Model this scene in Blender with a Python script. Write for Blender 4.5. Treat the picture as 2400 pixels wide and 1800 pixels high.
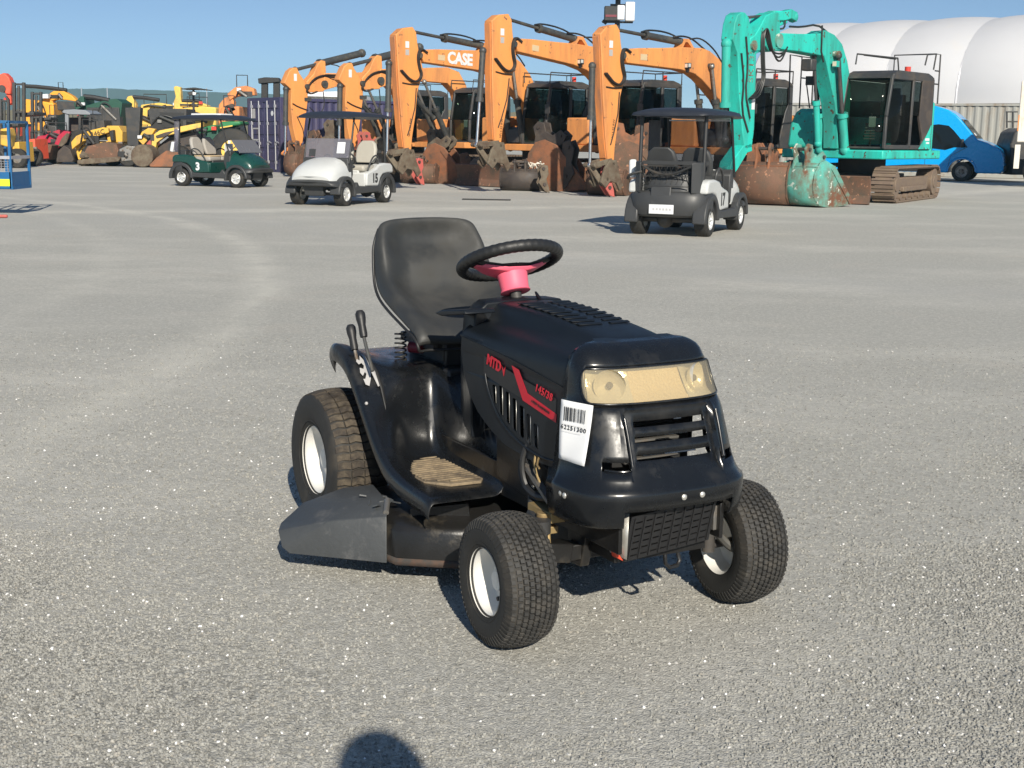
import bpy, bmesh, math, random
from mathutils import Vector, Matrix, Euler
random.seed(7)
R = math.radians
scene = bpy.context.scene
for o in list(bpy.data.objects): bpy.data.objects.remove(o)
col = scene.collection

# ---------------------------------------------------------------- camera
FPX, PITCH, ROLL, CAMH = 3045.5, .1881, .0138, 1.3565
cam_d = bpy.data.cameras.new('camera'); cam = bpy.data.objects.new('camera', cam_d); col.objects.link(cam)
cam_d.sensor_width = 36; cam_d.lens = FPX/2400*36; cam_d.clip_end = 6000; cam_d.clip_start = .05
cam.location = (0, 0, CAMH)
cam.matrix_world = Matrix.Translation((0, 0, CAMH)) @ Matrix.Rotation(math.pi/2-PITCH, 4, 'X') @ Matrix.Rotation(ROLL, 4, 'Z')
scene.camera = cam
# ---------------------------------------------------------------- sun, sky, exposure
SUN_EL, SUN_AZ = R(30), R(168)      # compass-style azimuth of the sun measured from +Y towards +X
world = bpy.data.worlds.new('World'); scene.world = world; world.use_nodes = True
wn = world.node_tree.nodes; wl = world.node_tree.links; wn.clear()
sky = wn.new('ShaderNodeTexSky'); sky.sky_type = 'NISHITA'; sky.sun_disc = False
sky.sun_elevation = SUN_EL; sky.sun_rotation = SUN_AZ; sky.air_density = 1.0; sky.dust_density = .3; sky.ozone_density = 2.6; sky.altitude = 30
tcw = wn.new('ShaderNodeTexCoord'); sx_ = wn.new('ShaderNodeSeparateXYZ'); ma = wn.new('ShaderNodeMath'); ma.operation = 'MULTIPLY_ADD'; ma.inputs[1].default_value = 2.0; ma.inputs[2].default_value = .055
cx_ = wn.new('ShaderNodeCombineXYZ'); wl.new(tcw.outputs['Generated'], sx_.inputs[0]); wl.new(sx_.outputs[2], ma.inputs[0]); wl.new(sx_.outputs[0], cx_.inputs[0]); wl.new(sx_.outputs[1], cx_.inputs[1]); wl.new(ma.outputs[0], cx_.inputs[2]); wl.new(cx_.outputs[0], sky.inputs[0])
bg = wn.new('ShaderNodeBackground'); bg.inputs[1].default_value = .088
wo = wn.new('ShaderNodeOutputWorld'); wl.new(sky.outputs[0], bg.inputs[0]); wl.new(bg.outputs[0], wo.inputs[0])
sd = bpy.data.lights.new('sun', 'SUN'); sd.energy = 4.4; sd.angle = R(.5); sd.color = (1, .93, .81)
so = bpy.data.objects.new('sun', sd); col.objects.link(so)
sdir = Vector((math.sin(SUN_AZ)*math.cos(SUN_EL), math.cos(SUN_AZ)*math.cos(SUN_EL), math.sin(SUN_EL)))
so.rotation_euler = sdir.to_track_quat('Z', 'Y').to_euler()
scene.view_settings.view_transform = 'Standard'; scene.view_settings.look = 'None'
scene.view_settings.exposure = 0.55; scene.view_settings.gamma = 1
scene.render.engine = 'CYCLES'

# ---------------------------------------------------------------- pixel helpers (2400x1800 photograph pixels -> places)
def ray(u, v):
    x = (u-1200)/FPX; y = (v-900)/FPX; cr, sr = math.cos(ROLL), math.sin(ROLL)
    X = x*cr+y*sr; Y = -x*sr+y*cr; cp, sp = math.cos(PITCH), math.sin(PITCH)
    return Vector((X, cp-Y*sp, -sp-Y*cp))
def at(u, v, Y):
    d = ray(u, v); return Vector((0, 0, CAMH)) + d*(Y/d.y)
def gnd(u, v):
    d = ray(u, v); return Vector((0, 0, CAMH)) + d*(-CAMH/d.z)

# ---------------------------------------------------------------- materials
MATS = {}
def mat(name, c, rough=.5, metal=0, var=.12, scale=6., dirt=None, damt=.35, dscale=3., bump=0, bscale=60., coat=0, spec=.5, rvar=.15, streak=False, chips=None, chamt=.08):
    if name in MATS: return MATS[name]
    m = bpy.data.materials.new(name); m.use_nodes = True; nt = m.node_tree; N = nt.nodes; L = nt.links
    b = N['Principled BSDF']; b.inputs['Roughness'].default_value = rough; b.inputs['Metallic'].default_value = metal
    b.inputs['Specular IOR Level'].default_value = spec; b.inputs['Coat Weight'].default_value = coat; b.inputs['Coat Roughness'].default_value = .12
    tc = N.new('ShaderNodeTexCoord'); src = tc.outputs['Object']
    if streak:
        mp = N.new('ShaderNodeMapping'); mp.inputs['Scale'].default_value = (1, 1, .18); L.new(src, mp.inputs[0]); src2 = mp.outputs[0]
    else: src2 = src
    n1 = N.new('ShaderNodeTexNoise'); n1.inputs['Scale'].default_value = scale; n1.inputs['Detail'].default_value = 6; n1.inputs['Roughness'].default_value = .65
    L.new(src2, n1.inputs['Vector'])
    lo = [max(0, x*(1-var)) for x in c]; hi = [min(1, x*(1+var)) for x in c]
    mx = N.new('ShaderNodeMix'); mx.data_type = 'RGBA'; mx.inputs[6].default_value = (*lo, 1); mx.inputs[7].default_value = (*hi, 1)
    L.new(n1.outputs[0], mx.inputs[0]); out = mx.outputs[2]
    mr = N.new('ShaderNodeMapRange'); mr.inputs[3].default_value = max(.02, rough-rvar); mr.inputs[4].default_value = min(1, rough+rvar)
    L.new(n1.outputs[0], mr.inputs[0]); rout = mr.outputs[0]
    if dirt:
        n2 = N.new('ShaderNodeTexNoise'); n2.inputs['Scale'].default_value = dscale; n2.inputs['Detail'].default_value = 9; n2.inputs['Roughness'].default_value = .7
        L.new(src2, n2.inputs['Vector'])
        rp = N.new('ShaderNodeMapRange'); rp.inputs[1].default_value = .62-damt*.5; rp.inputs[2].default_value = .78-damt*.35; L.new(n2.outputs[0], rp.inputs[0])
        m2 = N.new('ShaderNodeMix'); m2.data_type = 'RGBA'; m2.inputs[7].default_value = (*dirt, 1); L.new(out, m2.inputs[6]); L.new(rp.outputs[0], m2.inputs[0]); out = m2.outputs[2]
        m3 = N.new('ShaderNodeMix'); m3.data_type = 'FLOAT'; m3.inputs[3].default_value = .85; L.new(rp.outputs[0], m3.inputs[0]); L.new(rout, m3.inputs[2]); rout = m3.outputs[0]
    if chips:
        n4 = N.new('ShaderNodeTexNoise'); n4.inputs['Scale'].default_value = dscale*4.3; n4.inputs['Detail'].default_value = 5; n4.inputs['Roughness'].default_value = .6
        L.new(src, n4.inputs['Vector'])
        r4 = N.new('ShaderNodeMapRange'); r4.inputs[1].default_value = .66-chamt; r4.inputs[2].default_value = .69-chamt; L.new(n4.outputs[0], r4.inputs[0])
        m4 = N.new('ShaderNodeMix'); m4.data_type = 'RGBA'; m4.inputs[7].default_value = (*chips, 1); L.new(out, m4.inputs[6]); L.new(r4.outputs[0], m4.inputs[0]); out = m4.outputs[2]
    L.new(out, b.inputs['Base Color']); L.new(rout, b.inputs['Roughness'])
    if bump:
        n3 = N.new('ShaderNodeTexNoise'); n3.inputs['Scale'].default_value = bscale; n3.inputs['Detail'].default_value = 4; L.new(src, n3.inputs['Vector'])
        bp = N.new('ShaderNodeBump'); bp.inputs['Strength'].default_value = bump; bp.inputs['Distance'].default_value = .02; L.new(n3.outputs[0], bp.inputs['Height']); L.new(bp.outputs[0], b.inputs['Normal'])
    MATS[name] = m; return m
def glass(name, tint, alpha, rough=.04, base=.05):
    m = bpy.data.materials.new(name); m.use_nodes = True; nt = m.node_tree; N = nt.nodes; L = nt.links
    for n in list(N): N.remove(n)
    o = N.new('ShaderNodeOutputMaterial'); t = N.new('ShaderNodeBsdfTransparent'); t.inputs[0].default_value = (*tint, 1)
    g = N.new('ShaderNodeBsdfPrincipled'); g.inputs['Base Color'].default_value = (tint[0]*base, tint[1]*base, tint[2]*base, 1); g.inputs['Roughness'].default_value = rough
    tc = N.new('ShaderNodeTexCoord'); nz = N.new('ShaderNodeTexNoise'); nz.inputs['Scale'].default_value = 4; nz.inputs['Detail'].default_value = 6
    mr = N.new('ShaderNodeMapRange'); mr.inputs[3].default_value = alpha*.75; mr.inputs[4].default_value = min(1, alpha*1.25)
    L.new(tc.outputs['Object'], nz.inputs['Vector']); L.new(nz.outputs[0], mr.inputs[0])
    x = N.new('ShaderNodeMixShader'); L.new(mr.outputs[0], x.inputs[0]); L.new(t.outputs[0], x.inputs[1]); L.new(g.outputs[0], x.inputs[2]); L.new(x.outputs[0], o.inputs[0])
    return m
DUST = (.30, .25, .18); RUST = (.20, .085, .04); MUD = (.13, .085, .05)
mower_black = mat('mower_black', (.007, .008, .0095), .26, var=.3, rvar=.12, scale=13, coat=.15, spec=.5, dirt=(.016, .015, .013), damt=.2, dscale=4)
hood_matte = mat('hood_matte', (.0075, .010, .0135), .42, var=.35, rvar=.12, scale=11, spec=.32, chips=(.03, .03, .032), chamt=-.035, dscale=6)
black_plastic = mat('black_plastic', (.016, .016, .017), .5, var=.2, bump=.05, bscale=300)
seat_vinyl = mat('seat_vinyl', (.030, .031, .030), .42, var=.18, scale=5, rvar=.06, dirt=(.045, .044, .040), damt=.35, dscale=3, bump=.06, bscale=500)
grip_rubber = mat('grip_rubber', (.016, .016, .016), .48, var=.15, bump=.06, bscale=260)
pink_plastic = mat('pink_plastic', (.78, .13, .20), .55, var=.08, dirt=(.6, .2, .22), damt=.15)
dark_red = mat('dark_red', (.16, .015, .03), .5)
tyre_rubber = mat('tyre_rubber', (.020, .0195, .018), .72, var=.25, scale=14, dirt=(.05, .043, .034), damt=.25, dscale=7, bump=.1, bscale=120)
tread_rubber = mat('tread_rubber', (.034, .033, .031), .75, var=.35, scale=30, dirt=(.075, .068, .058), damt=.3, dscale=30, bump=.15, bscale=200)
tread_brown = mat('tread_brown', (.033, .026, .02), .85, var=.3, scale=20, dirt=(.10, .08, .055), damt=.35, dscale=20, bump=.1, bscale=200)
rim_white = mat('rim_white', (.70, .68, .63), .4, var=.05, dirt=(.42, .36, .28), damt=.05, dscale=9)
deck_black = mat('deck_black', (.014, .0135, .013), .33, var=.3, scale=14, dirt=(.06, .05, .035), damt=.14, dscale=8, bump=.05, bscale=90)
deck_rust = mat('deck_rust', (.10, .055, .035), .85, var=.6, scale=20, dirt=(.05, .045, .04), damt=.6, dscale=25)
chute_plastic = mat('chute_plastic', (.052, .056, .059), .55, var=.14, scale=7, dirt=(.11, .11, .11), damt=.18, dscale=9, bump=.08, bscale=60)
dusty_mat = mat('dusty_mat', (.26, .2, .125), .95, var=.3, scale=25, dirt=(.09, .07, .05), damt=.4, dscale=14)
bright_steel = mat('bright_steel', (.62, .62, .62), .3, metal=1, var=.1)
dull_steel = mat('dull_steel', (.30, .29, .27), .5, metal=.8, var=.25, dirt=(.16, .11, .07), damt=.3, dscale=12)
zinc = mat('zinc', (.62, .60, .55), .4, metal=.7, var=.1)
brassy = mat('brassy', (.36, .26, .12), .55, metal=.5, var=.25, dirt=(.2, .13, .07), damt=.3, dscale=12)
engine_grey = mat('engine_grey', (.10, .10, .10), .6, var=.2, dirt=(.1, .09, .08), damt=.35, dscale=10)
decal_black = mat('decal_black', (.014, .014, .016), .42, var=.1)
decal_red = mat('decal_red', (.56, .012, .03), .45, var=.06)
paper_white = mat('paper_white', (.66, .67, .68), .6, var=.03)
print_black = mat('print_black', (.02, .02, .02), .6, var=.05)
print_grey = mat('print_grey', (.45, .45, .46), .6, var=.05)
decal_grey = mat('decal_grey', (.40, .39, .38), .6, var=.1)
lamp_cream = mat('lamp_cream', (.60, .53, .41), .4, var=.10, scale=14, bump=.35, bscale=130)
lamp_silver = mat('lamp_silver', (.70, .69, .64), .16, metal=.35, var=.08, bump=.1, bscale=60)
lens_clear = glass('lens_clear', (1, .94, .80), .20, .05, .5)
case_orange = mat('case_orange', (.74, .30, .085), .5, var=.10, dirt=(.46, .19, .07), damt=.34, dscale=1.6, chips=(.22, .11, .06), chamt=.015, streak=True)
case_orange_worn = mat('case_orange_worn', (.72, .25, .065), .55, var=.12, dirt=(.32, .15, .08), damt=.38, dscale=3, streak=True)
orange_red = mat('orange_red', (.85, .10, .05), .5, dirt=(.4, .12, .06), damt=.2)
teal = mat('teal', (.02, .52, .42), .48, var=.12, dirt=(.03, .27, .22), damt=.4, dscale=1.8, chips=(.09, .05, .03), chamt=.035, streak=True)
teal_worn = mat('teal_worn', (.10, .48, .40), .6, var=.15, dirt=(.15, .065, .035), damt=.55, dscale=1.5, chips=(.5, .55, .48), chamt=.05)
dark_frame = mat('dark_frame', (.040, .040, .040), .5, var=.3, dirt=(.075, .063, .052), damt=.25)
dark_brown = mat('dark_brown', (.05, .04, .035), .6, var=.25, dirt=(.09, .07, .055), damt=.3)
hydraulic_grey = mat('hydraulic_grey', (.045, .047, .047), .45, var=.2, dirt=(.09, .08, .06), damt=.3, dscale=5)
hose_black = mat('hose_black', (.018, .018, .018), .5, var=.2, dirt=(.06, .05, .04), damt=.2)
rust_brown = mat('rust_brown', (.17, .085, .052), .8, var=.35, scale=5, dirt=(.09, .065, .045), damt=.45, dscale=2.5, chips=(.34, .17, .1), chamt=.04, bump=.2, bscale=25)
rust_orange = mat('rust_orange', (.26, .105, .05), .75, var=.3, scale=4, dirt=(.12, .075, .05), damt=.35, dscale=2.5, bump=.15, bscale=25)
mud_grey = mat('mud_grey', (.15, .125, .09), .9, var=.35, scale=6, dirt=(.09, .06, .04), damt=.45, dscale=4, bump=.3, bscale=25)
track_steel = mat('track_steel', (.16, .115, .085), .7, var=.35, scale=9, dirt=(.2, .15, .1), damt=.35, dscale=5, bump=.15, bscale=30)
red_paint = mat('red_paint', (.46, .10, .085), .6, var=.15, dirt=(.25, .1, .07), damt=.3)
crimson = mat('crimson', (.42, .02, .05), .4, var=.15, dirt=(.2, .06, .05), damt=.2)
cat_yellow = mat('cat_yellow', (.70, .41, .06), .45, var=.1, dirt=(.35, .24, .09), damt=.25, dscale=3)
lime_yellow = mat('lime_yellow', (.76, .50, .10), .45, var=.1, dirt=(.4, .3, .1), damt=.2)
hi_vis = mat('hi_vis', (.72, .95, .03), .5, var=.04)
platform_blue = mat('platform_blue', (.01, .105, .26), .45, var=.1, dirt=(.1, .2, .3), damt=.15)
deere_green = mat('deere_green', (.03, .19, .07), .4, var=.15)
dark_green = mat('dark_green', (.012, .07, .045), .6, var=.25)
cart_green = mat('cart_green', (.008, .050, .040), .3, var=.1, coat=.3)
cart_white = mat('cart_white', (.52, .53, .52), .35, var=.04, dirt=(.5, .48, .44), damt=.1, coat=.2)
cart_plastic = mat('cart_plastic', (.040, .041, .042), .5, var=.15, bump=.03, bscale=200)
roof_plastic = mat('roof_plastic', (.021, .024, .032), .42, var=.12)
cart_seat = mat('cart_seat', (.38, .36, .31), .55, var=.05)
cart_tan = mat('cart_tan', (.56, .43, .26), .6, var=.08)
alloy = mat('alloy', (.75, .75, .73), .3, metal=.5, var=.05)
navy_steel = mat('navy_steel', (.045, .042, .10), .55, var=.12, dirt=(.08, .06, .08), damt=.2, streak=True)
grey_steel = mat('grey_steel', (.30, .30, .275), .6, var=.08, dirt=(.24, .19, .14), damt=.2, streak=True)
galv = mat('galv', (.5, .5, .52), .4, metal=.5, var=.1)
tent_white = mat('tent_white', (.54, .54, .55), .55, var=.03, scale=1, dirt=(.55, .53, .5), damt=.08, dscale=.6)
van_blue = mat('van_blue', (.0, .33, .75), .28, var=.03, coat=.5)
truck_white = mat('truck_white', (.72, .68, .6), .5, var=.08, dirt=(.35, .2, .12), damt=.25, streak=True)
beacon_red = mat('beacon_red', (.6, .06, .04), .3, var=.05)
soil = mat('soil', (.2, .13, .08), .95, var=.4, scale=8, bump=.5, bscale=20)
straw = mat('straw', (.75, .7, .6), .9, var=.3)
blue_plastic = mat('blue_plastic', (.02, .08, .45), .5)
skin = mat('skin', (.55, .36, .27), .5); cloth_dark = mat('cloth_dark', (.05, .055, .07), .8)
cab_glass = glass('cab_glass', (.62, .70, .64), .16, .05)
dark_glass = glass('dark_glass', (.30, .36, .35), .28, .06)
screen_plastic = glass('screen_plastic', (.72, .71, .78), .30, .15, .45)
van_glass = glass('van_glass', (.25, .35, .38), .5, .04)

# ---------------------------------------------------------------- mesh builder
class MB:
    def __init__(s): s.v = []; s.f = []
    def add(s, vs, fs):
        n = len(s.v); s.v += [tuple(v) for v in vs]; s.f += [tuple(i+n for i in f) for f in fs]; return s
    def box(s, c, d, rot=None):
        x, y, z = d[0]/2, d[1]/2, d[2]/2
        vs = [Vector((a*x, b*y, e*z)) for a in (-1, 1) for b in (-1, 1) for e in (-1, 1)]
        if rot: M = Euler(rot).to_matrix(); vs = [M@v for v in vs]
        return s.add([v+Vector(c) for v in vs], [(0,1,3,2),(4,6,7,5),(0,4,5,1),(2,3,7,6),(0,2,6,4),(1,5,7,3)])
    def beam(s, p0, p1, w, h, up=(0, 0, 1)):
        p0, p1 = Vector(p0), Vector(p1); d = (p1-p0).normalized(); a = d.cross(Vector(up))
        if a.length < 1e-4: a = d.cross(Vector((1, 0, 0)))
        a.normalize(); b = a.cross(d)
        vs = [p+a*i*w/2+b*j*h/2 for p in (p0, p1) for i, j in ((-1,-1),(1,-1),(1,1),(-1,1))]
        return s.add(vs, [(0,3,2,1),(4,5,6,7),(0,1,5,4),(1,2,6,5),(2,3,7,6),(3,0,4,7)])
    def ring(s, c, a, b, r, n): return [c+a*math.cos(2*math.pi*i/n)*r+b*math.sin(2*math.pi*i/n)*r for i in range(n)]
    def cyl(s, p0, p1, r, r1=None, n=12):
        p0, p1 = Vector(p0), Vector(p1); d = (p1-p0).normalized(); a = d.orthogonal().normalized(); b = d.cross(a); r1 = r if r1 is None else r1
        vs = s.ring(p0, a, b, r, n)+s.ring(p1, a, b, r1, n)
        return s.add(vs, [(i, (i+1)%n, n+(i+1)%n, n+i) for i in range(n)]+[tuple(range(n))[::-1], tuple(range(n, 2*n))])
    def tube(s, pts, r, n=8, smooth=0):
        pts = [Vector(p) for p in pts]
        for _ in range(smooth):
            q = [pts[0]]
            for i in range(len(pts)-1): q += [pts[i]*.75+pts[i+1]*.25, pts[i]*.25+pts[i+1]*.75]
            q.append(pts[-1]); pts = q
        vs = []; m = len(pts); prev = None
        for i, p in enumerate(pts):
            d = (pts[min(i+1, m-1)]-pts[max(i-1, 0)])
            d = d.normalized() if d.length > 1e-9 else Vector((0, 0, 1))
            a = d.orthogonal().normalized() if prev is None else (prev-d*prev.dot(d)).normalized()
            prev = a; vs += s.ring(p, a, d.cross(a), r[i] if isinstance(r, (list, tuple)) else r, n)
        fs = [(k*n+i, k*n+(i+1)%n, (k+1)*n+(i+1)%n, (k+1)*n+i) for k in range(m-1) for i in range(n)]
        return s.add(vs, fs+[tuple(range(n))[::-1], tuple(range((m-1)*n, m*n))])
    def prism(s, poly, y0, y1, f=None):
        n = len(poly); f = f or (lambda a, b, y: (a, y, b))
        vs = [f(a, b, y0) for a, b in poly]+[f(a, b, y1) for a, b in poly]
        return s.add(vs, [tuple(range(n)), tuple(range(n, 2*n))[::-1]]+[(i, n+i, n+(i+1)%n, (i+1)%n) for i in range(n)])
    def lathe(s, prof, c=(0, 0, 0), axis=(0, 1, 0), n=48, closed=False):
        ax = Vector(axis).normalized(); a = ax.orthogonal().normalized(); b = ax.cross(a); c = Vector(c); vs = []
        for r, t in prof: vs += s.ring(c+ax*t, a, b, max(r, 1e-4), n)
        m = len(prof); rng = range(m if closed else m-1)
        return s.add(vs, [(k*n+i, k*n+(i+1)%n, ((k+1)%m)*n+(i+1)%n, ((k+1)%m)*n+i) for k in rng for i in range(n)])
    def torus(s, c, axis, Rr, r, n=48, m=12, fn=None):
        ax = Vector(axis).normalized(); a = ax.orthogonal().normalized(); b = ax.cross(a); c = Vector(c); vs = []
        for i in range(n):
            t = 2*math.pi*i/n; d = a*math.cos(t)+b*math.sin(t); rr = r*(fn(t) if fn else 1)
            for j in range(m):
                p = 2*math.pi*j/m; k = 1
                vs.append(c+d*(Rr+rr*math.cos(p)*k)+ax*rr*math.sin(p))
        return s.add(vs, [(i*m+j, ((i+1)%n)*m+j, ((i+1)%n)*m+(j+1)%m, i*m+(j+1)%m) for i in range(n) for j in range(m)])
    def sphere(s, c, r, n=12, sc=(1, 1, 1)):
        vs = []; c = Vector(c)
        for i in range(n//2+1):
            t = math.pi*i/(n//2)
            for j in range(n): p = 2*math.pi*j/n; vs.append(c+Vector((math.sin(t)*math.cos(p)*r*sc[0], math.sin(t)*math.sin(p)*r*sc[1], math.cos(t)*r*sc[2])))
        return s.add(vs, [(i*n+j, (i+1)*n+j, (i+1)*n+(j+1)%n, i*n+(j+1)%n) for i in range(n//2) for j in range(n)])
    def grid(s, fn, nu, nv, skip=None, cu=False):
        vs = [fn(i/(nu-1 if not cu else nu), j/(nv-1)) for i in range(nu) for j in range(nv)]
        fs = []
        for i in range(nu if cu else nu-1):
            for j in range(nv-1):
                if skip and skip(i, j): continue
                k = (i+1) % nu; fs.append((i*nv+j, k*nv+j, k*nv+j+1, i*nv+j+1))
        return s.add(vs, fs)
    def loft(s, secs, cap=True):
        n = len(secs[0]); vs = [p for q in secs for p in q]; m = len(secs)
        fs = [(k*n+i, k*n+(i+1)%n, (k+1)*n+(i+1)%n, (k+1)*n+i) for k in range(m-1) for i in range(n)]
        if cap: fs += [tuple(range(n))[::-1], tuple(range((m-1)*n, m*n))]
        return s.add(vs, fs)
    def build(s, name, m, parent=None, smooth=35, bevel=0, sub=0, solid=0, seg=2):
        me = bpy.data.meshes.new(name); me.from_pydata(s.v, [], s.f)
        bm = bmesh.new(); bm.from_mesh(me); bmesh.ops.recalc_face_normals(bm, faces=bm.faces); bm.to_mesh(me); bm.free()
        if smooth:
            for p in me.polygons: p.use_smooth = True
            me.set_sharp_from_angle(angle=R(smooth))
        me.materials.append(m); o = bpy.data.objects.new(name, me); col.objects.link(o)
        if parent: o.parent = parent
        if solid:
            k = o.modifiers.new('solid', 'SOLIDIFY'); k.thickness = solid; k.offset = -1
        if bevel:
            k = o.modifiers.new('bevel', 'BEVEL'); k.width = bevel; k.segments = seg; k.limit_method = 'ANGLE'; k.angle_limit = R(40)
        if sub:
            k = o.modifiers.new('sub', 'SUBSURF'); k.levels = sub; k.render_levels = sub
        return o
def empty(name, loc=(0, 0, 0), head=None, rz=0, label=None, cat=None, group=None, rot=None, s=1):
    o = bpy.data.objects.new(name, None); col.objects.link(o); o.location = loc
    if head is not None: rz = math.atan2(head[1], head[0])
    o.rotation_euler = rot if rot else (0, 0, rz); o.scale = (s, s, s)
    return tag(o, label, cat, group)
def tag(o, label=None, cat=None, group=None, kind=None):
    if label: o['label'] = label
    if cat: o['category'] = cat
    if group: o['group'] = group
    if kind: o['kind'] = kind
    return o
def kids(o): return [c for c in bpy.data.objects if c.parent == o]
def copy_tree(o, parent=None):
    c = o.copy(); col.objects.link(c); c.parent = parent
    for ch in kids(o): copy_tree(ch, c)
    return c
def mesh_text(body, size, depth=0.0, offset=0.0, shear=0, spacing=1.0):
    cu = bpy.data.curves.new('t', 'FONT'); cu.body = body; cu.size = size; cu.extrude = depth; cu.offset = offset; cu.shear = shear
    cu.align_x = 'CENTER'; cu.align_y = 'CENTER'; cu.space_character = spacing; cu.resolution_u = 3
    o = bpy.data.objects.new('t', cu); col.objects.link(o); dg = bpy.context.evaluated_depsgraph_get()
    me = bpy.data.meshes.new_from_object(o.evaluated_get(dg)); bpy.data.objects.remove(o); return me
def text(name, body, size, m, parent, origin, xdir, ydir, depth=.001, offset=0, shear=0, spacing=1.0, squash=1.0):
    me = mesh_text(body, size, depth, offset, shear, spacing)
    x = Vector(xdir).normalized(); y = Vector(ydir); y = (y-x*y.dot(x)).normalized(); z = x.cross(y)
    for v in me.vertices: v.co = Vector(origin)+x*v.co.x*squash+y*v.co.y+z*v.co.z
    me.materials.clear(); me.materials.append(m); o = bpy.data.objects.new(name, me); col.objects.link(o); o.parent = parent; return o
def plate_mesh(outer, holes, th):
    cu = bpy.data.curves.new('p', 'CURVE'); cu.dimensions = '2D'; cu.fill_mode = 'BOTH'; cu.extrude = th/2
    for pl in [outer]+holes:
        sp = cu.splines.new('POLY'); sp.points.add(len(pl)-1); sp.use_cyclic_u = True
        for p, q in zip(sp.points, pl): p.co = (q[0], q[1], 0, 1)
    o = bpy.data.objects.new('p', cu); col.objects.link(o); dg = bpy.context.evaluated_depsgraph_get()
    me = bpy.data.meshes.new_from_object(o.evaluated_get(dg)); bpy.data.objects.remove(o); return me
def plate(name, outer, holes, th, m, parent, fn):
    me = plate_mesh(outer, holes, th)
    for v in me.vertices: v.co = Vector(fn(v.co.x, v.co.y, v.co.z))
    bm = bmesh.new(); bm.from_mesh(me); bmesh.ops.recalc_face_normals(bm, faces=bm.faces); bm.to_mesh(me); bm.free()
    me.materials.clear(); me.materials.append(m); o = bpy.data.objects.new(name, me); col.objects.link(o); o.parent = parent; return o
def lerp(a, b, t): return a+(b-a)*t
def interp(xs, ys, x):
    if x <= xs[0]: return ys[0]
    for i in range(len(xs)-1):
        if x <= xs[i+1]: return lerp(ys[i], ys[i+1], (x-xs[i])/(xs[i+1]-xs[i]))
    return ys[-1]
def rrect(cx, cy, w, h, r, n=4):
    out = []
    for sx, sy, a0 in ((1, 1, 0), (-1, 1, 90), (-1, -1, 180), (1, -1, 270)):
        for k in range(n+1):
            a = R(a0+90*k/n); out.append((cx+sx*(w/2-r)+math.cos(a)*r, cy+sy*(h/2-r)+math.sin(a)*r))
    return out

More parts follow.
